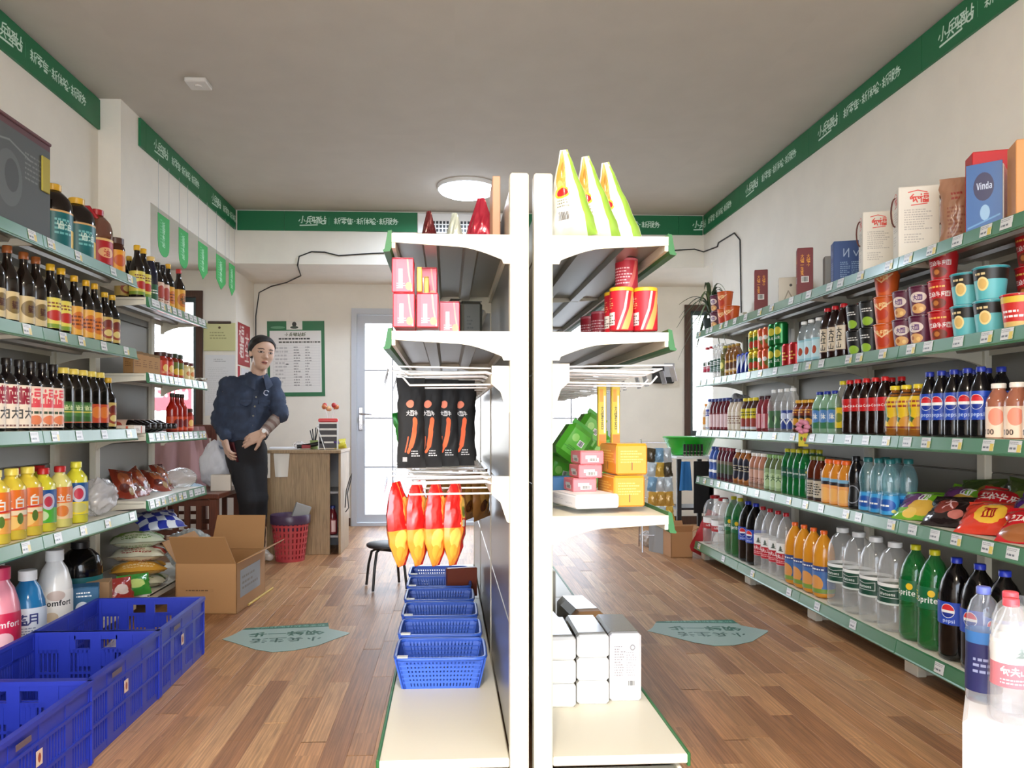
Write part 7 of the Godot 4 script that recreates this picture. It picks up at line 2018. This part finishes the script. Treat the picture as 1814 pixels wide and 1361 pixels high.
# ---------------------------------------------------------------- the shopkeeper
class Field:
	var o: Vector3
	var h: float
	var nx: int
	var ny: int
	var nz: int
	var f := PackedFloat32Array()
	func _init(lo: Vector3, hi: Vector3, cell: float) -> void:
		o = lo
		h = cell
		nx = int((hi.x - lo.x) / h) + 2
		ny = int((hi.y - lo.y) / h) + 2
		nz = int((hi.z - lo.z) / h) + 2
		f.resize(nx * ny * nz)
		f.fill(0.5)
	func bone(a: Vector3, ra: float, b: Vector3, rb: float, k := 0.02) -> void:
		var pad := maxf(ra, rb) + k + h * 2
		var lo := ((a.min(b) - Vector3.ONE * pad - o) / h).floor()
		var hi := ((a.max(b) + Vector3.ONE * pad - o) / h).ceil()
		var ab := b - a
		var l2 := maxf(ab.length_squared(), 1e-9)
		for z in range(maxi(0, int(lo.z)), mini(nz, int(hi.z) + 1)):
			for y in range(maxi(0, int(lo.y)), mini(ny, int(hi.y) + 1)):
				var at := (z * ny + y) * nx
				for x in range(maxi(0, int(lo.x)), mini(nx, int(hi.x) + 1)):
					var p := o + Vector3(x, y, z) * h - a
					var t := clampf(p.dot(ab) / l2, 0, 1)
					var d := (p - ab * t).length() - lerpf(ra, rb, t)
					var e := f[at + x]
					if k > 0.0:
						var m := maxf(k - absf(d - e), 0.0) / k
						f[at + x] = minf(d, e) - m * m * k * 0.25
					else:
						f[at + x] = minf(d, e)
	func cut(n: Vector3, c: float) -> void:
		for z in nz:
			for y in ny:
				for x in nx:
					var i := (z * ny + y) * nx + x
					f[i] = maxf(f[i], n.dot(o + Vector3(x, y, z) * h) - c)
	func hollow(c: Vector3, r: float) -> void:
		for z in nz:
			for y in ny:
				for x in nx:
					var i := (z * ny + y) * nx + x
					f[i] = maxf(f[i], r - (o + Vector3(x, y, z) * h).distance_to(c))
	func grad(p: Vector3) -> Vector3:
		var q := (p - o) / h
		var x := clampi(int(q.x + 0.5), 1, nx - 2)
		var y := clampi(int(q.y + 0.5), 1, ny - 2)
		var z := clampi(int(q.z + 0.5), 1, nz - 2)
		var i := (z * ny + y) * nx + x
		return Vector3(f[i + 1] - f[i - 1], f[i + nx] - f[i - nx], f[i + nx * ny] - f[i - nx * ny])
	func surface(into: Dictionary, paint: Callable, wrinkle := 0.0, nz_: FastNoiseLite = null) -> void:
		# surface nets, added to the arrays v, n, c, ix
		var ids := PackedInt32Array()
		ids.resize(nx * ny * nz)
		ids.fill(-1)
		var sy := nx
		var sz := nx * ny
		var offs := [0, 1, sy, sy + 1, sz, sz + 1, sz + sy, sz + sy + 1]
		for z in nz - 1:
			for y in ny - 1:
				var at := (z * ny + y) * nx
				for x in nx - 1:
					var i := at + x
					var f0 := f[i]
					if absf(f0) > h * 1.9:
						continue
					var s := Vector3.ZERO
					var cnt := 0
					var neg := 0
					for k in 8:
						if f[i + offs[k]] < 0:
							neg |= 1 << k
					if neg == 0 or neg == 255:
						continue
					for e in [[0, 1], [2, 3], [4, 5], [6, 7], [0, 2], [1, 3], [4, 6], [5, 7], [0, 4], [1, 5], [2, 6], [3, 7]]:
						var ka: int = e[0]
						var kb: int = e[1]
						if ((neg >> ka) & 1) != ((neg >> kb) & 1):
							var va := f[i + offs[ka]]
							var vb := f[i + offs[kb]]
							var t := va / (va - vb)
							s += Vector3(ka & 1, (ka >> 1) & 1, ka >> 2).lerp(Vector3(kb & 1, (kb >> 1) & 1, kb >> 2), t)
							cnt += 1
					var p := o + (Vector3(x, y, z) + s / cnt) * h
					var nn := grad(p).normalized()
					if wrinkle > 0.0:
						p += nn * nz_.get_noise_3dv(p) * wrinkle
					ids[i] = into.v.size()
					into.v.append(p)
					into.n.append(nn)
					into.c.append(paint.call(p))
		for z in range(1, nz - 1):
			for y in range(1, ny - 1):
				for x in range(1, nx - 1):
					var i := (z * ny + y) * nx + x
					if ids[i] < 0:
						continue
					for ax in 3:
						var st: int = [1, sy, sz][ax]
						var a := f[i]
						var b := f[i + st]
						if (a < 0) == (b < 0):
							continue
						var u: int = [sy, sz, 1][ax]
						var w: int = [sz, 1, sy][ax]
						var q := [ids[i], ids[i - u], ids[i - u - w], ids[i - w]]
						if q[1] < 0 or q[2] < 0 or q[3] < 0:
							continue
						if a < 0:
							into.ix.append_array([q[0], q[2], q[1], q[0], q[3], q[2]])
						else:
							into.ix.append_array([q[0], q[1], q[2], q[0], q[2], q[3]])

func body_mesh(d: Dictionary) -> ArrayMesh:
	var ar := []
	ar.resize(Mesh.ARRAY_MAX)
	ar[Mesh.ARRAY_VERTEX] = PackedVector3Array(d.v)
	ar[Mesh.ARRAY_NORMAL] = PackedVector3Array(d.n)
	ar[Mesh.ARRAY_COLOR] = PackedColorArray(d.c)
	ar[Mesh.ARRAY_INDEX] = PackedInt32Array(d.ix)
	# wind every triangle so that it agrees with its normals (clockwise from outside)
	var v: PackedVector3Array = ar[Mesh.ARRAY_VERTEX]
	var n: PackedVector3Array = ar[Mesh.ARRAY_NORMAL]
	var ix: PackedInt32Array = ar[Mesh.ARRAY_INDEX]
	for k in range(0, ix.size(), 3):
		var g := (v[ix[k + 1]] - v[ix[k]]).cross(v[ix[k + 2]] - v[ix[k]])
		if g.dot(n[ix[k]] + n[ix[k + 1]] + n[ix[k + 2]]) > 0:
			var s := ix[k + 1]
			ix[k + 1] = ix[k + 2]
			ix[k + 2] = s
	ar[Mesh.ARRAY_INDEX] = ix
	var m := ArrayMesh.new()
	m.add_surface_from_arrays(Mesh.PRIMITIVE_TRIANGLES, ar)
	return m

func fresh() -> Dictionary:
	return {"v": [], "n": [], "c": [], "ix": []}

func hand_bones(wrist: Vector3, fd: Vector3, pn: Vector3, thumb_side: float, curl: float) -> Array:
	# [a, ra, b, rb] chains: palm, four fingers of unequal length, thumb from the side of the palm
	fd = fd.normalized()
	pn = (pn - fd * pn.dot(fd)).normalized()
	var lat := fd.cross(pn) * thumb_side
	var out := []
	var lens := [0.064, 0.072, 0.066, 0.052]
	for i in 4:
		var off := 0.026 - 0.0175 * i
		var base := wrist + fd * (0.078 - 0.004 * absf(i - 1)) + lat * off
		out.append([wrist + lat * off * 0.6, 0.0165, base, 0.012])
		var p := base
		var dir := fd
		var a := curl * (0.7 + 0.15 * i)
		for s in 3:
			dir = (dir * cos(a) + pn * sin(a)).normalized()
			# keep the palm normal square to the finger
			pn = (pn - dir * pn.dot(dir)).normalized() if s < 2 else pn
			var q: Vector3 = p + dir * lens[i] * [0.44, 0.32, 0.24][s]
			out.append([p, 0.0092 - 0.0008 * s, q, 0.0086 - 0.001 * s])
			p = q
		pn = (pn - fd * pn.dot(fd)).normalized() if absf(pn.dot(fd)) < 0.99 else lat.cross(fd)
	var t0 := wrist + fd * 0.026 + lat * 0.028
	var td := (fd * 0.72 + lat * 0.6 + pn * 0.35).normalized()
	var t1 := t0 + td * 0.04
	var t2 := t1 + (td * 0.8 + fd * 0.4 + pn * 0.2).normalized() * 0.032
	out.append([t0 - td * 0.012, 0.0145, t1, 0.0105])
	out.append([t1, 0.0105, t2, 0.0082])
	return out

func shop_person() -> void:
	var J := {
		"head": P(-1.244, 1.348, 5.03), "neck": P(-1.282, 1.205, 5.06), "chest": P(-1.322, 1.075, 5.08), "belly": P(-1.352, 0.86, 5.07), "hip": P(-1.352, 0.735, 5.06),
		"shR": P(-1.443, 1.13, 5.0), "shL": P(-1.2, 1.135, 5.13), "elR": P(-1.515, 0.922, 5.02), "wrR": P(-1.452, 0.785, 4.93), "elL": P(-1.128, 0.955, 5.05), "wrL": P(-1.218, 0.825, 4.935),
		"hipR": P(-1.395, 0.7, 5.03), "hipL": P(-1.312, 0.7, 5.09), "knR": P(-1.325, 0.40, 4.99), "knL": P(-1.272, 0.40, 5.05), "anR": P(-1.33, 0.07, 5.05), "anL": P(-1.29, 0.07, 5.1),
	}
	var F := Vector3(0.52, -0.12, 0.85).normalized()
	var R := Vector3.UP.cross(F).normalized()
	var U := F.cross(R).normalized()
	# head leans a little to the viewer's right
	var tilt := Basis(F, -0.1)
	R = tilt * R
	U = tilt * U
	var hc: Vector3 = J.head
	var L := func(x: float, y: float, z: float) -> Vector3: return hc + R * x + U * y + F * z
	var skin := Color(0.56, 0.36, 0.26)
	var plain := func(_p: Vector3) -> Color: return skin
	var d := fresh()
	# body under the clothes, neck to ankles, one field
	var B := Field.new(P(-1.62, 0.03, 5.25), P(-1.04, 1.25, 4.8), 0.013)
	for q in [["neck", 0.05, "chest", 0.085], ["chest", 0.09, "belly", 0.085], ["belly", 0.085, "hip", 0.1], ["shR", 0.045, "shL", 0.045], ["shR", 0.042, "elR", 0.036], ["elR", 0.036, "wrR", 0.026], ["shL", 0.042, "elL", 0.036], ["elL", 0.034, "wrL", 0.025], ["hipR", 0.07, "knR", 0.046], ["knR", 0.045, "anR", 0.03], ["hipL", 0.07, "knL", 0.046], ["knL", 0.045, "anL", 0.03]]:
		B.bone(J[q[0]], q[1], J[q[2]], q[3], 0.03)
	B.surface(d, plain)
	# head
	var H := Field.new(hc - Vector3(0.13, 0.2, 0.13), hc + Vector3(0.13, 0.13, 0.13), 0.0036)
	var hb := [
		[L.call(0, 0.03, -0.02), 0.076, L.call(0, 0.034, 0.012), 0.07, 0.02], [L.call(0, 0.0, 0.018), 0.064, L.call(0, -0.066, 0.032), 0.04, 0.025], [L.call(-0.032, -0.024, 0.036), 0.032, L.call(-0.018, -0.07, 0.034), 0.026, 0.02],
		[L.call(0.032, -0.024, 0.036), 0.032, L.call(0.018, -0.07, 0.034), 0.026, 0.02], [L.call(-0.03, 0.022, 0.06), 0.014, L.call(0.03, 0.022, 0.06), 0.014, 0.014], [L.call(0, 0.016, 0.074), 0.007, L.call(0, -0.022, 0.088), 0.011, 0.012],
		[L.call(-0.011, -0.026, 0.078), 0.008, L.call(0.011, -0.026, 0.078), 0.008, 0.008], [L.call(-0.015, -0.054, 0.071), 0.007, L.call(0.015, -0.054, 0.071), 0.007, 0.006], [L.call(-0.012, -0.064, 0.069), 0.0075, L.call(0.012, -0.064, 0.069), 0.0075, 0.006],
		[L.call(0, -0.09, 0.056), 0.018, L.call(0, -0.085, 0.05), 0.02, 0.016], [L.call(-0.073, 0.012, -0.012), 0.01, L.call(-0.07, -0.026, -0.006), 0.009, 0.006], [L.call(0.073, 0.012, -0.012), 0.01, L.call(0.07, -0.026, -0.006), 0.009, 0.006],
		[L.call(0, -0.05, -0.02), 0.046, J.neck + Vector3(0, -0.01, 0), 0.05, 0.02],
	]
	for q in hb:
		H.bone(q[0], q[1], q[2], q[3], q[4])
	var face_paint := func(p: Vector3) -> Color:
		var q := Vector3((p - hc).dot(R), (p - hc).dot(U), (p - hc).dot(F))
		if q.z > 0.03:
			for s in [-1.0, 1.0]:
				var e := Vector2((q.x - s * 0.031) / 0.0135, (q.y - 0.006) / 0.0052)
				if e.length() < 1.0:
					return Color(0.02, 0.014, 0.012) if absf(e.x) < 0.5 else Color(0.5, 0.45, 0.42)
				if e.length() < 1.35:
					return Color(0.16, 0.09, 0.06)
				var b := Vector2((q.x - s * 0.032) / 0.02, (q.y - 0.027 + absf(q.x - s * 0.028) * 0.15) / 0.0042)
				if b.length() < 1.0:
					return Color(0.06, 0.035, 0.025)
			var m := Vector2(q.x / 0.02, (q.y + 0.059) / 0.0105)
			if m.length() < 1.0:
				return Color(0.07, 0.02, 0.02) if absf(q.y + 0.0592) < 0.0026 else Color(0.4, 0.15, 0.12)
		return skin
	H.surface(d, face_paint)
	# hands
	var handR := hand_bones(J.wrR, Vector3(0.3, -1.0, 0.2), Vector3(0.75, 0.15, -0.5), -1.0, 0.42)
	var handL := hand_bones(J.wrL, Vector3(-0.85, -0.42, 0.2), Vector3(-0.1, -0.35, -1.0), 1.0, 0.3)
	for hd in [[handR, J.wrR], [handL, J.wrL]]:
		var G := Field.new(hd[1] - Vector3(0.17, 0.19, 0.15), hd[1] + Vector3(0.15, 0.12, 0.15), 0.0038)
		for q in hd[0]:
			G.bone(q[0], q[1], q[2], q[3], 0.005)
		G.surface(d, plain)
	var root := thing("person", "woman in a blue denim jacket and black trousers standing by the desk", "person", Vector3.ZERO)
	var sm := mat("skin", Color.WHITE, 0.5)
	sm.vertex_color_use_as_albedo = true
	obj("body", body_mesh(d), sm, root)
	# hair pulled back
	var black := func(_p: Vector3) -> Color: return Color.WHITE
	var A := Field.new(hc - Vector3(0.15, 0.14, 0.15), hc + Vector3(0.15, 0.15, 0.15), 0.005)
	A.bone(L.call(0, 0.034, -0.022), 0.0815, L.call(0, 0.038, 0.012), 0.0755, 0.02)
	A.bone(L.call(0, 0.0, -0.05), 0.07, L.call(0, 0.03, -0.04), 0.075, 0.02)
	A.hollow(L.call(0.006, -0.034, 0.098), 0.114)
	A.cut(-U, -hc.dot(U) + 0.045)
	for s in [-1.0, 1.0]:
		A.bone(L.call(s * 0.058, 0.055, 0.012), 0.018, L.call(s * 0.071, 0.002, -0.022), 0.013, 0.02)
	A.bone(L.call(0, -0.01, -0.115), 0.035, L.call(0, -0.06, -0.11), 0.026, 0.02)
	var hd2 := fresh()
	var wn := FastNoiseLite.new()
	wn.seed = 3
	wn.frequency = 60.0
	A.surface(hd2, black, 0.0012, wn)
	obj("hair", body_mesh(hd2), mat("hair_black", rgb(26, 20, 19), 0.7), root)
	# jacket with sleeves; its left sleeve is rolled to the elbow
	var K := Field.new(P(-1.64, 0.74, 5.28), P(-1.03, 1.24, 4.82), 0.0085)
	var mid: Vector3 = J.elL.lerp(J.wrL, 0.12)
	for q in [[J.chest + Vector3(0, 0.045, 0.0), 0.105, J.belly, 0.11], [J.belly, 0.112, J.belly + Vector3(-0.003, -0.07, 0.005), 0.116], [J.shR, 0.056, J.shL, 0.055], [J.chest + Vector3(-0.06, 0, 0.05), 0.085, J.belly + Vector3(-0.05, 0, 0.04), 0.09], [J.chest + Vector3(0.05, 0, -0.02), 0.08, J.belly + Vector3(0.05, -0.02, -0.01), 0.085], [J.neck + Vector3(-0.01, -0.035, 0), 0.066, J.chest, 0.1], [J.shR, 0.06, J.elR, 0.05], [J.elR, 0.05, J.wrR + Vector3(0, 0.03, 0), 0.04], [J.shL, 0.056, J.elL, 0.049], [J.elL, 0.05, mid, 0.047]]:
		K.bone(q[0], q[1], q[2], q[3], 0.022)
	K.hollow(J.neck + Vector3(0.012, 0.05, 0.01), 0.062)
	var hem := Vector3(0.05, -1, 0.0).normalized()
	K.cut(hem, hem.dot(Vector3(-1.35, 0.775, 0)))
	wn.frequency = 11.0
	wn.fractal_octaves = 3
	var kd := fresh()
	K.surface(kd, black, 0.022, wn)
	var dn := denim_texture()
	var denim := mat("denim", rgb(56, 68, 92), 0.85, 0.0, dn)
	denim.uv1_triplanar = true
	denim.uv1_scale = Vector3(5, 5, 5)
	obj("jacket", body_mesh(kd), denim, root)
	# collar, buttons, pocket flaps, badge
	var fwd := Vector3(0.48, 0.0, 0.877).normalized()
	var side := Vector3.UP.cross(fwd).normalized()
	var nk: Vector3 = J.neck + Vector3(-0.005, -0.02, 0)
	for s in [-1.0, 1.0]:
		var cl := MB.new()
		cl.grid(10, 4, func(u: float, v: float) -> Vector3:
			var a: float = s * lerpf(2.7, 0.35, u)
			var r := 0.068 + 0.034 * v
			return nk + (fwd * cos(a) + side * sin(a)) * r + Vector3.UP * (0.038 - 0.05 * v - 0.05 * u * u * (0.4 + v)) + fwd * 0.012 * u, s < 0)
		obj("collar", cl, denim, root)
	var ray := func(y: float, off: float) -> Vector3:
		# a point on the jacket's front, marching along the chest's facing
		var p := Vector3(J.chest.x, y, J.chest.z).lerp(Vector3(J.belly.x, y, J.belly.z), clampf((1.075 - y) / 0.215, 0, 1)) + side * off + fwd * 0.2
		for k in 60:
			var q: Vector3 = (p - K.o) / K.h
			var i := (int(q.z + 0.5) * K.ny + int(q.y + 0.5)) * K.nx + int(q.x + 0.5)
			if i >= 0 and i < K.f.size() and K.f[i] < 0.004:
				break
			p -= fwd * 0.004
		return p + fwd * 0.004
	var bz := Basis(side, Vector3.UP, fwd)
	var pk := MB.new()
	var pl := MB.new()
	var ys := [1.1, 1.06, 1.02, 0.98, 0.94, 0.9, 0.86, 0.82, 0.785]
	for k in ys.size() - 1:
		var a0: Vector3 = ray.call(ys[k], -0.017)
		var a1: Vector3 = ray.call(ys[k], 0.017)
		var b0: Vector3 = ray.call(ys[k + 1], -0.017)
		var b1: Vector3 = ray.call(ys[k + 1], 0.017)
		pl.quad(b0, b1, a1, a0)
	obj("placket", pl, denim, root)
	for y in [1.06, 1.0, 0.94, 0.88, 0.82]:
		obj("button", MB.new().lathe([Vector2(0.0065, 0), Vector2(0.0065, 0.003), Vector2(0, 0.0035)], 10, Vector3.ZERO, Basis(Vector3.RIGHT, PI / 2)), M.chrome, root, ray.call(y, 0.0) + fwd * 0.001, bz)
	for s in [-1.0, 1.0]:
		var pf: Vector3 = ray.call(1.03, s * 0.062)
		obj("pocket_flap", MB.new().prism(PackedVector2Array([Vector2(-0.036, 0.012), Vector2(0.036, 0.012), Vector2(0.036, -0.012), Vector2(0, -0.03), Vector2(-0.036, -0.012)]), Vector3.ZERO, Vector3.RIGHT, Vector3.UP, 0.004), denim, root, pf, bz)
	var bd: Vector3 = ray.call(1.09, 0.07)
	var ring := []
	for k in 9:
		var a := PI * 0.1 + k * PI * 0.2
		ring.append(Vector3(cos(a) * 0.016, sin(a) * 0.016, 0.002))
	obj("badge", MB.new().tube(ring, 0.0035, 5), mat("badge_white", rgb(214, 220, 236), 0.5), root, bd, bz)
	# knitted sleeve, watch
	var S := Field.new(J.wrL.min(J.elL) - Vector3.ONE * 0.08, J.wrL.max(J.elL) + Vector3.ONE * 0.08, 0.006)
	S.bone(J.elL, 0.043, J.wrL.lerp(J.elL, 0.18), 0.033, 0.0)
	var sd := fresh()
	var stripe_dir: Vector3 = (J.wrL - J.elL).normalized()
	var stripes := func(p: Vector3) -> Color:
		var t := stripe_dir.dot(p) * 130.0
		return Color(0.16, 0.1, 0.08) if sin(t) > 0.2 else Color(0.26, 0.21, 0.18)
	S.surface(sd, stripes)
	var knit := mat("knit", Color.WHITE, 0.9)
	knit.vertex_color_use_as_albedo = true
	obj("sleeve", body_mesh(sd), knit, root)
	var wp: Vector3 = J.wrL.lerp(J.elL, 0.1)
	var wb := Basis(Quaternion(Vector3.UP, stripe_dir))
	obj("watch_strap", MB.new().lathe([Vector2(0.029, -0.008), Vector2(0.031, -0.008), Vector2(0.031, 0.008), Vector2(0.029, 0.008)], 20, Vector3.ZERO, Basis(), 0, 0, false), mat("strap", rgb(206, 190, 180), 0.4), root, wp, wb)
	obj("watch_face", MB.new().lathe([Vector2(0.013, 0), Vector2(0.013, 0.006), Vector2(0, 0.007)], 16, Vector3.ZERO, Basis(Vector3.RIGHT, PI / 2)), M.white_plastic, root, wp + Vector3(0.006, 0.006, 0.031))
	# trousers
	var T := Field.new(P(-1.52, 0.06, 5.24), P(-1.14, 0.88, 4.86), 0.0095)
	for q in [[J.belly + Vector3(0, -0.06, 0), 0.1, J.hip, 0.115], [J.hip, 0.112, J.hip + Vector3(0.01, -0.05, 0), 0.1], [J.hipR, 0.086, J.knR, 0.058], [J.knR, 0.058, J.anR, 0.044], [J.hipL, 0.086, J.knL, 0.058], [J.knL, 0.058, J.anL, 0.044]]:
		T.bone(q[0], q[1], q[2], q[3], 0.024)
	T.cut(Vector3.UP, 0.8)
	T.cut(Vector3.DOWN, -0.075)
	var td := fresh()
	wn.frequency = 9.0
	T.surface(td, black, 0.008, wn)
	obj("trousers", body_mesh(td), mat("trouser_black", rgb(20, 20, 24), 0.85), root)
	# shoes
	for q in [[J.anL, Vector3(0.8, 0, 0.6)], [J.anR, Vector3(0.45, 0, 0.89)]]:
		var fdv: Vector3 = q[1]
		var an: Vector3 = q[0]
		var E := Field.new(an - Vector3(0.17, 0.075, 0.17), an + Vector3(0.17, 0.06, 0.17), 0.0065)
		E.bone(an + Vector3(0, -0.02, 0) - fdv * 0.012, 0.04, an + Vector3(0, -0.036, 0) + fdv * 0.06, 0.034, 0.02)
		E.bone(an + Vector3(0, -0.036, 0) + fdv * 0.06, 0.034, an + Vector3(0, -0.044, 0) + fdv * 0.12, 0.025, 0.02)
		E.cut(Vector3.DOWN, -0.0015)
		var ed := fresh()
		E.surface(ed, black)
		obj("shoe", body_mesh(ed), mat("shoe_white", rgb(226, 222, 218), 0.5), root)
	# dark red phone in the lowered hand
	var wr: Vector3 = J.wrR
	var phn := obj("phone", MB.new().bbox(Vector3.ZERO, Vector3(0.012, 0.13, 0.066), 0.004), mat("phone_red", rgb(70, 20, 26), 0.3), null, wr + Vector3(0.052, -0.075, -0.012), Basis(Vector3.UP, 0.7) * Basis(Vector3.BACK, 0.25))
	tag(phn, "dark red phone held in the woman's lowered hand", "phone")

func denim_texture() -> ImageTexture:
	var im := Image.create(256, 256, false, Image.FORMAT_RGB8)
	var a := FastNoiseLite.new()
	a.seed = 21
	a.frequency = 0.03
	a.fractal_octaves = 4
	for y in 256:
		for x in 256:
			var k := 0.84 + 0.2 * a.get_noise_2d(x * 0.35, y * 0.35) + (0.025 if (x + y) % 4 < 2 else -0.02)
			im.set_pixel(x, y, Color(k, k, k))
	return tx(im)
